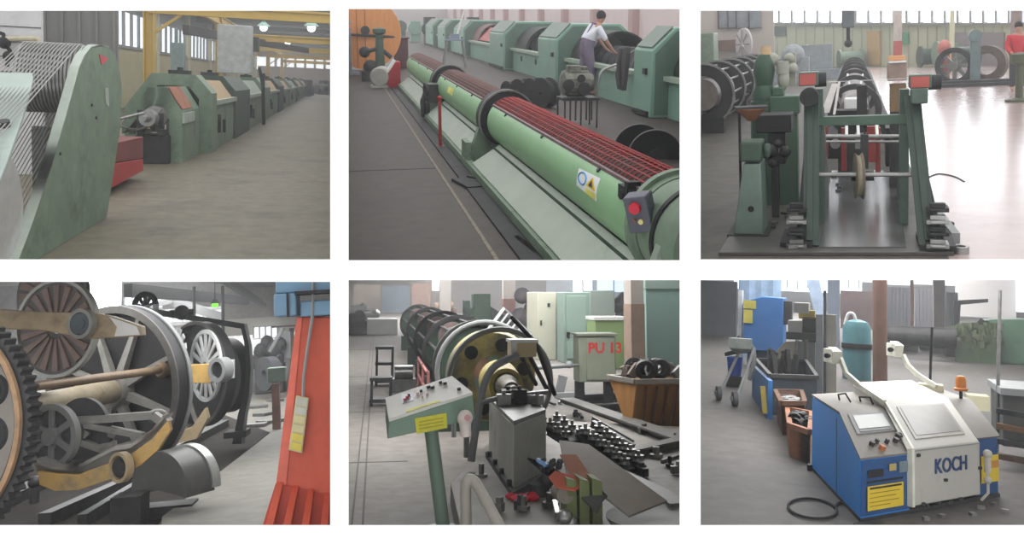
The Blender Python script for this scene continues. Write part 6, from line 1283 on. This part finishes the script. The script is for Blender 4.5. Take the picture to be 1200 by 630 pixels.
# blue white machine
A_, B_, C_ = r.F(1008,612), r.F(951,550), r.F(1172,582)
eT = B_-A_; eS = C_-A_; nL = eT.cross(V((0,0,1))).normalized()
Lp = lambda px, py: r.PL(px, py, A_, nL)
def tz(px, py): p = Lp(px, py); return ((p-A_).dot(eT)/eT.dot(eT), p.z)
k1 = tz(1010,538); k2 = tz(984,484); k3 = tz(953,464)
def P6(s, t, z): return A_+eS*s+eT*t+V((0,0,z))
fdir = -eT.normalized(); sdir = eS.normalized()
nF = eS.cross(V((0,0,1))).normalized()
if nF.y > 0: nF = -nF
Fp = lambda px, py, off=0.0: r.PL(px, py, A_+nF*off, nF)
def sS(px, py): return (Fp(px, py)-A_).dot(sdir)/eS.length
s1, s2 = sS(1066, 590), sS(1146, 575)
def module(prof, sa, sb): return MB().slab([P6(sa, t, z) for t, z in prof], eS*(sb-sa))
profL = [(0,0),(0,k1[1]),(k2[0],k2[1]),(1,k3[1]),(1,0)]
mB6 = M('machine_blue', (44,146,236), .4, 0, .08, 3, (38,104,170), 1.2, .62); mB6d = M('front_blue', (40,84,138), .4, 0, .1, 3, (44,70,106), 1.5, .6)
mTop = M('dusty_top', (138,132,124), .6, 0, .1, 5, (126,122,116), 2, .55); mW6 = M('machine_white', (190,188,180), .5, 0, .06, 3, (160,156,146), 1.6, .6); mW6s = M('trim_cream', (228,228,214), .4)
t = Thing(r, 'wire_machine', 'blue and white enclosed machine marked KOCH in the foreground', 'machine', P6(.5,.5,0))
m = module([(0.0,0.02),(0,k1[1]-.01),(k2[0],k2[1]-.01),(.995,k3[1]-.01),(.995,.02)], 0, s1); lf = t.part('left_cabinet', m, mB6, label='bright blue left cabinet', bevel=.006)
m = MB(); m.slab([P6(-.004,-.008,k1[1]-.012), P6(-.004,k2[0],k2[1]-.0), P6(-.004,1.0,k3[1]-.0), P6(-.004,1.0,k3[1]+.012), P6(-.004,k2[0],k2[1]+.014), P6(-.004,-.012,k1[1]+.004)], eS*(s1+.004)); t.part('top_cover', m, mTop, lf, label='dusty grey console top')
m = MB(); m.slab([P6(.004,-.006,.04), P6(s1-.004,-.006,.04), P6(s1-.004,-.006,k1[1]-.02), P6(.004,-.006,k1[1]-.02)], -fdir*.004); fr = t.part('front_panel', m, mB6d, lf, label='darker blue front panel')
m = MB(); m.slab([P6(-.002,.42,.02), P6(-.002,.425,.02), P6(-.002,.425,k2[1]-.05), P6(-.002,.42,k2[1]-.05)], eS*.001); t.part('panel_seam', m, mIron, lf)
def fq(u0, v0, u1, v1, off, sa=0.0, sb=None, zt=None, th=.003):      # quad on the front, u 0..1 across, v 0..1 up
    sb = s1 if sb is None else sb; zt = k1[1] if zt is None else zt
    return MB().slab([P6(sa+(sb-sa)*u, 0, zt*v)+nF*off for u, v in ((u0,v0),(u1,v0),(u1,v1),(u0,v1))], -nF*th)
mY6 = M('sign_yellow6', (232,202,52), .5, 0, .05, 6); mK6 = M('print_black', (40,40,44), .5)
lb = t.part('warning_label', fq(.1,.17,.82,.55,.02), mY6, fr, label='yellow notice label')
for v, w_ in ((.5,.64),(.43,.6),(.36,.52),(.29,.58),(.23,.4)): t.part('print_line', fq(.14,v,.14+w_,v+(.03 if v == .5 else .014),.022), mK6 if v == .5 else M('print_amber', (168,140,44), .5), lb)
t.part('black_strip', fq(.1,.6,.82,.63,.018), mK6, fr); t.part('name_plate', fq(.12,.68,.42,.8,.018), mK6, fr, label='dark name plate'); t.part('name_plate', fq(.54,.75,.68,.86,.018), M('plate_gold', (196,176,110), .4), fr, label='small yellow plate'); t.part('name_plate', fq(.74,.7,.92,.88,.018), M('plate_grey6', (120,140,150), .4), fr, label='small grey plate')
# console display and knobs on the left slope
def sl(u, v, h=.0):
    p = P6(s1*u, k2[0]*v, k1[1]+(k2[1]-k1[1])*v); up_ = (eS.cross(P6(0,k2[0],k2[1])-P6(0,0,k1[1]))).normalized()
    if up_.z < 0: up_ = -up_
    return p+up_*h
def slq(u0, v0, u1, v1, h, th=.004, f=sl): n_ = f(.5,.5,1)-f(.5,.5,0); return MB().slab([f(u0,v0,h), f(u1,v0,h), f(u1,v1,h), f(u0,v1,h)], -n_*th)
dp = t.part('display_frame', slq(.12,.45,.95,.93,.02,.02), mGrey, lf, bevel=.003); t.part('display', slq(.2,.55,.86,.86,.024), M('display_green', (150,158,150), .3, 0, .1, 8), dp); t.part('keypad', slq(.2,.48,.86,.53,.024), M('keypad', (104,106,106), .5), dp)
for u, v, c_, rr in ((.3,.2,'k_dark',.02),(.42,.24,'k_dark',.016),(.46,.1,'k_orange',.024),(.62,.22,'k_dark',.016),(.8,.22,'k_dark',.02),(.92,.3,'k_dark',.03)):
    m = MB(); a = sl(u,v,.01); b = sl(u,v,.045); m.cyl(a, b, rr, n=12); t.part('knob', m, M(c_, (60,58,56) if c_ == 'k_dark' else (196,116,70), .5), lf)
m = MB(); m.tube([P6(s1*.35,.7,k2[1]+.02), P6(s1*.3,.68,k2[1]+.07), P6(s1*.4,.62,k2[1]+.09), P6(s1*.5,.6,k2[1]+.02)], .008, 6); t.part('wire_loop', m, mIron, lf)
m = MB(); m.tube([P6(s1*.75,.62,k2[1]+.02), P6(s1*.7,.6,k2[1]+.06), P6(s1*.85,.52,k2[1]+.07), P6(s1*.9,.5,k2[1]+.01)], .008, 6); t.part('wire_loop', m, mIron, lf)
# white centre
zk = r.H(P6(s1,-.03,0), 527); zt = r.H(P6(s1,k2[0],0), 471); zb6 = r.H(P6(s1+.02,.95,0), 448)
profC = [(-.03,.06),(-.03,zk),(k2[0],zt),(.97,max(zb6, zt+.02)),(.97,.06)]
hd = t.part('white_hood', module(profC, s1+.004, s2), mW6, label='off white centre hood', bevel=.01)
def trim(sa): 
    m = MB(); o = [P6(sa,t_,z_) for t_, z_ in profC[:4]]; c_ = P6(sa,.45,.3)
    pts_o = [V(p)+(V((0,0,.014)) if i else nF*.014) for i, p in enumerate(o)]; pts_o[1] += nF*.012; pts_i = [p-V((0,0,.03)) if i > 1 else p-nF*.03 for i, p in enumerate(o)]
    m.band(pts_o, pts_i, sdir*.03); return m
t.part('edge_trim', trim(s1-.006), mW6s, hd, label='cream edge trim')
def sc(u, v, h=0.0):
    p = P6(s1+(s2-s1)*u, -.03+(k2[0]+.03)*v, zk+(zt-zk)*v); up_ = (eS.cross(P6(0,k2[0],zt)-P6(0,-.03,zk))).normalized()
    if up_.z < 0: up_ = -up_
    return p+up_*h
wf = t.part('window_frame', slq(.12,.18,.86,.88,.008,.01,sc), M('win_frame', (166,164,156), .4), hd, bevel=.002)
t.part('window_pane', slq(.16,.24,.82,.84,.011,.006,sc), M('win_dusty', (138,136,130), .35, 0, .1, 6), wf, label='dusty grey viewing window')
t.part('hood_seam', MB().slab([P6(s1+.01,-.034,zk-.012), P6(s2,-.034,zk-.012), P6(s2,-.034,zk-.004), P6(s1+.01,-.034,zk-.004)], nF*.002), mGrey, hd)
pf = P6(s1,-.03,0)+nF*.004; p0 = r.PL(1095, 554.5, pf, nF)
t.part('lettering', text_mb('KOCH', p0, sdir, (0,0,1), .152, nF, .003, .002), M('koch_blue', (42,72,122), .5), hd, label='blue letters KOCH')
random.seed(2)
for px, py in ((1086,592),(1100,590),(1114,588),(1126,584),(1076,533),(1108,562),(1148,548),(1082,590)):
    m = MB(); c_ = r.PL(px, py, pf, nF); m.box(c_, (.03,.02,.022), random.random()); t.part('clip', m, mSteelD, hd)
# right cabinet
profR = [(.02,0.02),(.02,k1[1]+.03),(k2[0],k2[1]+.02),(.97,k3[1]+.02),(.97,.02)]
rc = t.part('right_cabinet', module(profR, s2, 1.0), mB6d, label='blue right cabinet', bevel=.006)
m = MB(); m.slab([P6(s2,.01,k1[1]+.032), P6(s2,k2[0],k2[1]+.03), P6(s2,.97,k3[1]+.03), P6(s2,.97,k3[1]+.04), P6(s2,k2[0],k2[1]+.04), P6(s2,.0,k1[1]+.045)], eS*(1.01-s2)); t.part('top_cover', m, M('slope_grey', (122,118,112), .5, 0, .1, 5), rc)
t.part('warning_label', fq(.12,.3,.9,.78,.01,s2,1.0,k1[1]), mY6, rc, label='yellow notice label'); t.part('name_plate', fq(.5,.55,.9,.68,.012,s2,1.0,k1[1]), M('plate_amber', (214,150,60), .5), rc)
m = MB(); c_ = P6(s2+.02,-.03,k1[1]*.86)+nF*.04; m.cyl(c_, c_-V((0,0,.14)), .026, n=10); m.ball(c_, .035); m.ball(c_-V((0,0,.2)), .03); m.tube([c_, c_-V((0,0,.3)), c_-V((.05,0,.36))], .012, 6); t.part('valve_handle', m, M('valve_pale', (196,192,182), .4), rc, label='pale valve and handle')
# lever arms
def arm(pts, head, name, ys):
    m = MB(); P_ = [q(a, b, yy) for (a, b), yy in zip(pts, ys)]
    for a, b in zip(P_[:-1], P_[1:]): m.bar(a, b+(b-a).normalized()*.01, .03, .042)
    a_ = t.part('lever_arm', m, mW6s, hd, label=name); hx, hy = head; c_ = q(hx, hy, ys[0]); m = MB(); m.box(c_, (.08,.11,.12), .5, R=Matrix.Rotation(.5,3,'Z') @ Matrix.Rotation(.3,3,'X')); m.box(c_+V((-.05,-.06,0)), (.03,.1,.12), .5); t.part('lever_arm_head', m, mW6s, hd); m = MB(); m.cyl(c_+V((-.06,-.13,0)), c_+V((-.03,-.07,0)), .022, n=12); t.part('pivot_bolt', m, mIron, hd)
Bk = P6(s1,.97,0).y
arm([(985,420),(992,438),(1008,452),(1036,471)], (977,416), 'white left lever arm', [Bk-.3,Bk-.4,Bk-.5,P6(s1,k2[0],0).y])
arm([(1058,416),(1064,428),(1074,438),(1096,452)], (1050,409), 'white right lever arm', [Bk+.4,Bk+.35,Bk+.3,Bk+.2])
c_ = P6(s2+.03,.5,k2[1]+.03); zb_ = c_; c2 = q(1126,455,c_.y)
m = MB(); m.cyl((c2.x,c2.y,zb_.z-.05),(c2.x,c2.y,c2.z-.02),.014,n=8); t.part('beacon_stem', m, mIron); m = MB(); m.lathe((c2.x,c2.y,c2.z-.02), (0,0,1), [(0,.001),(0,.055),(.02,.058),(.03,.045),(.1,.045),(.13,.03),(.135,.001)], 16); t.part('beacon_lamp', m, M('beacon_orange', (206,124,52), .35), label='orange beacon lamp')
m = MB(); c_ = P6(s2+.06,.75,k3[1]+.02); m.box(c_+V((0,0,.04)), (.22,.12,.1)); t.part('rear_box', m, mCream, bevel=.01)
m = MB(); m.slab([P6(-.03,.98,0), P6(1.02,.98,0), P6(1.02,1.02,0), P6(-.03,1.02,0)], (0,0,.05)); m.slab([P6(0,-.0,0), P6(1,-.0,0), P6(1,1,0), P6(0,1,0)], (0,0,.03)); t.part('base_frame', m, mSteelD)
# items on floor in front
m = MB(); P = r.F(952,597); m.tube([V((P.x+math.cos(a)*.17,P.y+math.sin(a)*.3,.012)) for a in [k*math.pi/12 for k in range(24)]], .01, 6, True); m.tube(smooth([P+V((.15,.1,.012)), r.F(985,590)+V((0,0,.012)), r.F(1000,600)+V((0,0,.012))],5), .01, 6); single(r, 'cable_loop', 'black cable loop lying on the floor left of the blue cabinet', 'cable', m, mBlack)
m = MB(); m.slab([r.F(1008,625), r.F(1000,616), r.F(1030,610), r.F(1045,625)], (0,0,.02)); single(r, 'floor_plate', 'small grey plate at the lower front corner of the blue cabinet', 'plate', m, mSteelD)
for k, (px, py) in enumerate(((1150,596),(1165,592),(1140,604),(1178,600),(1104,606),(1085,609))):
    P = r.F(px,py); m = MB(); m.box(P+V((0,0,.012)), (.05,.04,.024), k); single(r, 'debris', 'little pale debris lump on the floor before the machine', 'debris', m, mSteel, group='debris before the machine')
# bins at the left
def bin_(name, label, cat, base, zt_, ex_, mat, mat_in, flare=.0):
    P0, P1, P2_, P3 = base; c_ = (P0+P1+P2_+P3)/4; t = Thing(r, name, label, cat, c_)
    lo = [p+(c_-p)*flare for p in base]; hi = [p+V((0,0,zt_)) for p in base]
    m = MB(); m.hexa([p for p in lo]+[p+V((0,0,.02)) for p in lo])
    for i in range(4):
        j = (i+1) % 4; k_ = lambda p: p+(V((c_.x,c_.y,p.z))-p)*.06
        m.hexa([lo[i], lo[j], k_(lo[j]), k_(lo[i]), hi[i], hi[j], k_(hi[j]), k_(hi[i])])
    t.part('body', m, mat); m = MB()
    for i in range(4): m.bar(hi[i], hi[(i+1)%4], .05, .05)
    t.part('rim', m, mat_in); return t, hi, c_
g = lambda px, py, y: r.F(px, py)
y0 = 12.6
a = q(902,480,11.6); b = q(957,475,11.9); c = q(944,460,14.5); d = q(885,466,14.0)
bs = [V((p.x,p.y,0)) for p in (a,b,c,d)]
mBin = M('bin_dark', (52,60,66), .5, .1, .2, 5, (40,42,44), 2, .55)
tb, hi, cc = bin_('scrap_bin', 'large dark steel scrap bin on the floor behind the blue machine', 'bin', bs, r.H(bs[0], 440), 0, mBin, mSteelD, 0)
random.seed(6)
for k in range(8):
    p = hi[0]+(hi[1]-hi[0])*random.uniform(.2,.85)+(hi[3]-hi[0])*random.uniform(.15,.85); L_ = random.uniform(.25,.5); m = MB(); m.bar(p-V((0,0,.25)), p+V((random.uniform(-.15,.15),.1,L_*.5)), .06, .06); m.box(p-V((0,0,.25)), (.2,.15,.1), k); single(r, 'scrap_bar', 'steel bar sticking out of the large dark scrap bin', 'scrap', m, mSteelD, group='bars in the dark bin')
m = MB(); c0 = (hi[0]+hi[2])/2-V((0,0,.3)); m.box(c0, (.6,1.4,.3), .1); single(r, 'scrap_fill', 'dark scrap filling of the large steel bin', 'scrap', m, mIron, kind='stuff')
a = q(915,503,10.0); b = q(943,498,10.2); c = q(939,480,11.3); d = q(908,484,11.1); bs = [V((p.x,p.y,0)) for p in (a,b,c,d)]
tb, hi, cc = bin_('rusty_bin', 'smaller rust brown bin in front of the dark scrap bin', 'bin', bs, r.H(bs[0], 472), 0, M('bin_rust', (96,66,56), .6, .1, .25, 5), mRust, .18)
m = MB()
for k in range(24): u, v = random.random()*.8+.1, random.random()*.8+.1; p = hi[0]+(hi[1]-hi[0])*u+(hi[3]-hi[0])*v-V((0,0,.05)); m.box(p, (.12,.05,.05), random.random()*3)
single(r, 'metal_scrap', 'light grey metal chips filling the rust brown bin', 'scrap', m, mSteel, kind='stuff')
a = q(925,535,8.9); b = q(949,548,8.6); c = q(951,520,9.9); d = q(922,512,10.1); bs = [V((p.x,p.y,0)) for p in (a,b,c,d)]
tb, hi, cc = bin_('wooden_crate', 'open brown wooden crate beside the blue cabinet side', 'crate', bs, r.H(bs[0], 498), 0, M('crate_wood', (150,100,72), .7, 0, .2, 6, stretch=(1,1,5)), M('crate_wood2', (150,100,74), .7), 0)
for k in range(6):
    p = cc+V((random.uniform(-.12,.12), random.uniform(-.4,.4), hi[0].z-.04+.04*(k % 2))); m = MB(); m.lathe(p, (random.uniform(-1,1),1,.3), [(0,.001),(0,.07),(.03,.07),(.03,.04),(.12,.04),(.12,.001)], 14); single(r, 'machine_part', 'dark greasy machine part inside the wooden crate', 'part', m, [mIron,mSteelD][k % 2], group='machine parts in the wooden crate')
m = MB(); a = q(880,437,12.8); b = q(905,500,11.2); m.slab([V((a.x,a.y+.6,0)), V((b.x,b.y,0)), V((b.x,b.y,r.H(b,446))), V((a.x,a.y+.6,r.H(a,432)))], (-.05,0,0)); t = Thing(r, 'side_board', 'blue side board with a yellow stripe left of the dark bin', 'board', V((b.x,b.y,0))); t.part('board', m, M('board_blue', (48,112,176), .5, 0, .15, 4)); 
m = MB(); m.slab([q(893,452,11.75), q(899,452,11.6), q(902,484,11.3), q(896,484,11.45)], (-.02,-.03,0)); t.part('stripe', m, M('stripe_yellow', (206,182,76), .5))
# blue cabinet back left
P = r.F(893,432); y = P.y; t = Thing(r, 'blue_cabinet', 'tall blue cabinet with two yellow notices at the back left', 'cabinet', P)
a = q(866,343,y); b = q(918,343,y); m = MB(); m.slab([V((q(871,400,y).x,y,.35)), V((b.x,y,.35)), V((b.x,y,q(918,349,y).z)), V((q(893,347,y).x,y,q(893,347,y).z)), V((q(871,353,y).x,y,q(871,353,y).z))], (0,.9,0)); bd = t.part('body', m, M('cabinet_blue', (52,112,178), .5, 0, .1, 3, (56,98,150), 1, .6), bevel=.02)
for (x0,y0_,x1,y1_) in ((871,352,886,361),(871,363,882,378)): m = MB(); pbox(m, r, x0, y0_, x1, y1_, y-.03, .02); t.part('notice', m, M('notice_yellow', (200,190,88), .5), bd, label='yellow notice')
m = MB(); m.b2((q(875,400,y).x,y+.1,0),(q(914,400,y).x,y+.8,.35)); t.part('plinth', m, M('plinth_dark', (46,72,104), .6)); m = MB(); pbox(m, r, 864, 340, 870, 420, y+.2, .2); t.part('white_post', m, M('post_white', (196,200,204), .5)); m = MB(); pbox(m, r, 918, 353, 928, 380, y+.1, .3); t.part('side_box', m, mSteelD)
m = MB()
for k in range(6): c_ = q(872+k*7, 328+(k%2)*8, y+3); m.cyl(c_-V((0,0,2.5)), c_+V((0,0,.3)), .12+.05*(k%2), n=8)
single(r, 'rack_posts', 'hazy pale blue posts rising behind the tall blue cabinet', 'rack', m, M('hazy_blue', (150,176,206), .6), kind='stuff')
# wheeled stand
t = Thing(r, 'wheeled_stand', 'grey wheeled stand with two castors leaning at the far left', 'stand', r.F(852,468))
for k, (px, py) in enumerate(((842,462),(861,469))):
    P = r.F(px, py+7); c_ = V((P.x,P.y,.1)); m = MB(); m.lathe(c_-V((.03,0,0)), (.8,.3,0), [(0,.001),(0,.1),(.06,.1),(.06,.001)], 24); w_ = t.part('castor', m, M('castor_grey', (84,84,86), .6, 0, .2, 6)); m = MB(); m.cyl(c_-V((.045,.02,0)), c_-V((.02,0,0)), .035, n=12); t.part('castor_hub', m, mGrey, w_)
    m = MB(); tp = q(868 if k == 0 else 884, 408, P.y+.6); m.cyl(c_+V((.02,.02,0)), tp, .022, n=8); t.part('leg', m, mGrey)
m = MB(); m.ball(q(868,405,12.9), .16, sq=(1.1,.7,.7)); m.tube(smooth([q(858,410,12.9), q(868,400,12.9), q(880,404,12.9), q(884,420,12.9), q(878,445,12.9)],5), .03); m.box(q(868,402,12.8), (.3,.2,.14)); t.part('head', m, M('head_grey', (140,146,140), .5, .1, .2, 6))
m = MB(); m.cyl(q(866,395,13.2), q(868,408,12.9), .03); m.bar(q(851,415,13.2), q(862,412,13), .05, .05); t.part('handle', m, mIron)
P = q(861,430,14.5); t = Thing(r, 'blue_bucket', 'small blue bucket behind the wheeled stand', 'bucket', V((P.x,P.y,r.AY(861,440,14.5).z)))
m = MB(); b_ = r.AY(861,440,14.5).z; m.lathe((P.x,P.y,b_), (0,0,1), [(0,.001),(0,.1),(.3,.13),(.3,.12),(.02,.09),(.02,.001)], 20); t.part('body', m, M('bucket_blue', (36,82,176), .4)); m = MB(); m.b2((P.x-.12,P.y-.1,0),(P.x+.12,P.y+.12,b_)); single(r, 'bucket_stool', 'low dark stool carrying the small blue bucket', 'stool', m, mSteelD)
# drill press machine and grey columns
y = 15.5; t = Thing(r, 'press_machine', 'cream and grey machine head with yellow top above the dark bin', 'machine', (q(935,430,y).x, y, 0))
m = MB(); m.slab([q(920,438,y), q(932,438,y), q(932,400,y), q(920,400,y), q(900,422,y), q(903,428,y)], (0,.4,0)); t.part('base', m, M('press_cream', (178,172,154), .5, 0, .1, 4), bevel=.01)
m = MB(); pbox(m, r, 923, 376, 940, 390, y, .4); pbox(m, r, 930, 355, 948, 366, y, .4); t.part('head', m, M('press_pale', (188,188,186), .5, 0, .08, 4), bevel=.01)
m = MB(); pbox(m, r, 936, 364, 955, 373, y+.1, .3); t.part('yellow_cover', m, M('press_yellow', (206,188,98), .5)); m = MB(); pbox(m, r, 940, 372, 956, 400, y+.1, .3); pbox(m, r, 921, 391, 958, 397, y-.1, .3); t.part('slide', m, mSteelD)
m = MB()
for px in (934, 945): m.cyl(q(px,398,y-.1), q(px,436,y-.1), .03, n=8)
m.b2((q(932,430,y).x,y,0),(q(955,430,y).x,y+.4,q(940,400,y).z)); t.part('column', m, mGrey)
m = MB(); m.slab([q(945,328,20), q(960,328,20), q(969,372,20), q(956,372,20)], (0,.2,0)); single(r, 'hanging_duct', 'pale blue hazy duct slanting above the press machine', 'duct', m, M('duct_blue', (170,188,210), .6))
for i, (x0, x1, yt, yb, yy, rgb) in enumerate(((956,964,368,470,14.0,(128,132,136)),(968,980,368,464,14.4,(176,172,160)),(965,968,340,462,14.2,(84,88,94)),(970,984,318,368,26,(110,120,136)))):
    m = MB(); a = q(x0,yt,yy); b = q(x1,yt,yy); m.b2((a.x,yy,0),(b.x,yy+.2,a.z)); single(r, 'steel_column', ['grey flat steel column right of the press machine','cream flat steel column left of the teal gas cylinder','thin dark steel column between the grey and cream ones','hazy blue grey column far above the cream one'][i], 'column', m, M('colm%d' % i, rgb, .5, .1, .12, 4), bevel=.01)
y = 17.5; t = Thing(r, 'gas_cylinder', 'teal gas cylinder with a domed top and white hose', 'cylinder', (q(1004,440,y).x, y, 0))
c_ = q(1004,378,y); R_ = .25; m = MB(); m.lathe((c_.x,y,0), (0,0,1), [(0,.001),(0,R_),(c_.z-.1,R_),(c_.z+.02,R_*.75),(c_.z+.06,.06),(c_.z+.06,.001)], 24); t.part('body', m, M('cyl_teal', (88,142,150), .45, 0, .15, 4, (70,110,120), 2, .6)); m = MB(); m.ring((c_.x,y,r.AY(1004,405,y).z), (0,0,1), R_+.02, R_-.02, .1); t.part('strap', m, mSteelD)
m = MB(); m.tube(smooth([q(1003,376,y), q(1000,368,y), q(994,368,y), q(990,380,y)],5), .03, 8); t.part('hose', m, mWhite)
y = 17; a = q(1022.5,400,y); b = q(1040,400,y); m = MB(); m.cyl(((a.x+b.x)/2,y,0),((a.x+b.x)/2,y,4), (b.x-a.x)/2, n=20); single(r, 'brown_pipe_column', 'round reddish brown pipe column behind the white hood', 'column', m, M('pipe_brown', (146,112,98), .5, 0, .15, 3, (120,90,80), 1.5, .6))
P = r.F(1101,398); a = q(1094.5,398,P.y); b = q(1108,398,P.y); m = MB(); m.b2((a.x,P.y,0),(b.x,P.y+.4,4)); single(r, 'concrete_column', 'pale concrete column in the middle background', 'column', m, M('concrete6', (176,170,166), .7, 0, .08, 2))
P = r.F(1070,392); a = q(1067,392,P.y); b = q(1071,392,P.y); m = MB(); m.b2((a.x,P.y,0),(b.x,P.y+.2,4)); single(r, 'brown_post', 'thin brown post left of the concrete column', 'post', m, M('pipe_brown', (146,112,98)))
# dark curtain blocks far left and right
for i, (x0,x1,yt,base,rgb) in enumerate(((816,862,328,393,(88,94,102)),(862,900,352,380,(110,116,128)),(985,1022,340,385,(120,96,96)),(1040,1066,336,385,(78,78,84)),(1072,1094,338,384,(92,90,96)),(1108,1122,342,392,(60,62,64)))):
    P = r.F((x0+x1)/2, base); a = q(x0,yt,P.y); b = q(x1,yt,P.y); m = MB(); m.b2((a.x,P.y,0),(b.x,P.y+.6,a.z))
    for k in range(int((x1-x0)/4)): xx = a.x+(b.x-a.x)*(k+.3)/max(1,int((x1-x0)/4)); m.b2((xx,P.y-.06,0),(xx+.12,P.y,a.z))
    single(r, 'stacked_rack', ['tall dark blue grey ribbed rack wall at the far left','hazy low rack behind the blue cabinet','reddish grey rack behind the gas cylinder','dark rack right of the brown pipe column','dark rack left of the concrete column','black narrow rack right of the concrete column'][i], 'rack', m, M('rack%d' % i, rgb, .7, 0, .25, 1.5))
# machines mid right
t = Thing(r, 'green_machine', 'long green machine with diagonal frame at the upper right', 'machine', r.F(1170,432))
P = r.F(1170,425); y = P.y
m = MB(); m.slab([V((q(1126,400,y).x,y,0)), V((q(1215,400,y).x,y,0)), V((q(1215,372,y).x,y,q(1200,373,y).z)), V((q(1160,372,y).x,y,q(1160,374,y).z)), V((q(1130,380,y).x,y,q(1130,390,y).z))], (0,1,0)); t.part('body', m, M('machine_green6', (98,134,108), .5, 0, .15, 2, (78,104,86), 1, .55), bevel=.02)
m = MB(); m.slab([q(1118,352,y-.2), q(1158,350,y-.2), q(1158,354,y-.2), q(1126,357,y-.2), q(1124,385,y-.2), q(1118,385,y-.2)], (0,.2,0)); t.part('dark_frame', m, mIron)
m = MB(); m.bar(q(1146,376,y-.3), q(1172,392,y-.3), .08, .2); m.bar(q(1150,390,y-.3), q(1158,376,y-.3), .08, .1); t.part('diagonal', m, mSteelD)
m = MB()
for k in range(9): a = q(1124+k*5, 398, y-.5); b = q(1122+k*5+4*(k%2), 440, y-.6); m.bar(a, b, .12, .14, (1,0,0))
t.part('lower_ribs', m, M('rib_green', (74,92,66), .6, 0, .3, 5), kind='stuff')
m = MB()
random.seed(11)
for k in range(60): c_ = q(random.uniform(1120,1172), random.uniform(380,404), y-.5); m.box(c_, (random.uniform(.1,.35), .1, random.uniform(.06,.2)), random.random()*3)
t.part('gear_cluster', m, M('moss_dark', (92,104,76), .6, 0, .35, 6), kind='stuff')
for i, (x0,x1,yt,base) in enumerate(((1046,1058,388,410),(1060,1076,392,412),(1078,1092,386,410),(1094,1108,390,414),(1108,1120,384,418))):
    P = r.F((x0+x1)/2, base); a = q(x0,yt,P.y); b = q(x1,yt,P.y); m = MB(); m.b2((a.x,P.y,0),(b.x,P.y+.6,a.z*.5)); m.cyl((a.x,P.y,a.z*.6),(b.x,P.y+.1,a.z*.7),a.z*.35,n=14); m.ball(((a.x+b.x)/2,P.y,a.z*.8), a.z*.25); single(r, 'dark_machine', 'dark machine part in the background row, %s from the left of five' % ['first','second','third','fourth','fifth'][i], 'machine', m, [mIron,mSteelD][i % 2], group='dark machines behind the hood')
m = MB(); m.cyl(q(1040,392,24), q(1120,396,24), .25, n=14); single(r, 'long_shaft', 'long dark shaft across the background behind the hood', 'shaft', m, mSteelD)
m = MB(); m.cyl(q(1092,384,14), q(1090,445,13.5), .018, n=8); single(r, 'thin_rod', 'thin dark rod standing just behind the white hood', 'rod', m, mIron)
y = 9.8; m = MB(); m.tube([q(1172,340,y), q(1170,420,y), V((q(1167,480,y).x,y,0))], .018, 6); single(r, 'chain', 'thin pale chain hanging down right of the beacon lamp', 'chain', m, mSteel)
t = Thing(r, 'rack_machine', 'dark grey rack machine at the lower right edge', 'machine', r.F(1192,560))
a = q(1175,500,9.6); b = q(1215,500,9.6); m = MB(); m.b2((a.x,9.6,.2),(b.x+.3,10.4,q(1190,461,9.6).z)); t.part('body', m, M('rack_body', (88,90,86), .6, .1, .25, 5), bevel=.01); m = MB(); m.b2((a.x-.02,9.55,q(1190,463,9.6).z),(b.x+.3,10.5,q(1190,455,9.6).z)); t.part('top', m, mGrey)
for k in range(4):
    m = MB(); z = .12+k*.14; m.bar((a.x-.06,9.5,z),(b.x+.3,9.3,z-.03), .08, .05); t.part('rail', m, [mRust,mSteelD][k % 2])
m = MB(); pbox(m, r, 1134, 465, 1160, 480, 11.5, .3); single(r, 'cream_box', 'cream low box behind the right blue cabinet', 'box', m, mCream)

# ---------------------------------------------------------------- look-alikes: say which one by its place in its row
bpy.context.view_layer.update()
grp = {}
for ob in COL.objects:
    if ob.parent is None and 'label' in ob and 'group' in ob: grp.setdefault((ob['group'], ob['label']), []).append(ob)
ORD = ['first','second','third','fourth','fifth','sixth','seventh','eighth','ninth','tenth','eleventh','twelfth','thirteenth','fourteenth','fifteenth','sixteenth']
for (g_, l_), obs in grp.items():
    if len(obs) > 1:
        obs.sort(key=lambda ob: ob.matrix_world.translation.x/ob.matrix_world.translation.y)
        for i, ob in enumerate(obs): ob['label'] = '%s, %s from the left' % (l_, ORD[i])
# ================================================================ light dusty haze in the halls
hm = bpy.data.materials.new('hall_haze'); hm.use_nodes = True; hn = hm.node_tree; hn.nodes.clear()
ho = hn.nodes.new('ShaderNodeOutputMaterial'); hv = hn.nodes.new('ShaderNodeVolumeScatter'); hv.inputs['Density'].default_value = .0048; hv.inputs['Anisotropy'].default_value = .0; hv.inputs['Color'].default_value = (.97,.98,1,1)
hn.links.new(hv.outputs[0], ho.inputs['Volume'])
m = MB(); m.hexa([V(p) for p in ((-1.2,1.02,-.75),(1.2,1.02,-.75),(100,125,-60),(-100,125,-60),(-1.2,1.02,.4),(1.2,1.02,.4),(100,125,32),(-100,125,32))])
o = mesh_obj(W0, 'dust_haze', m, hm, Matrix.Identity(4)); o['label'] = 'thin grey dust haze filling all the factory halls'; o['category'] = 'haze'; o['kind'] = 'stuff'
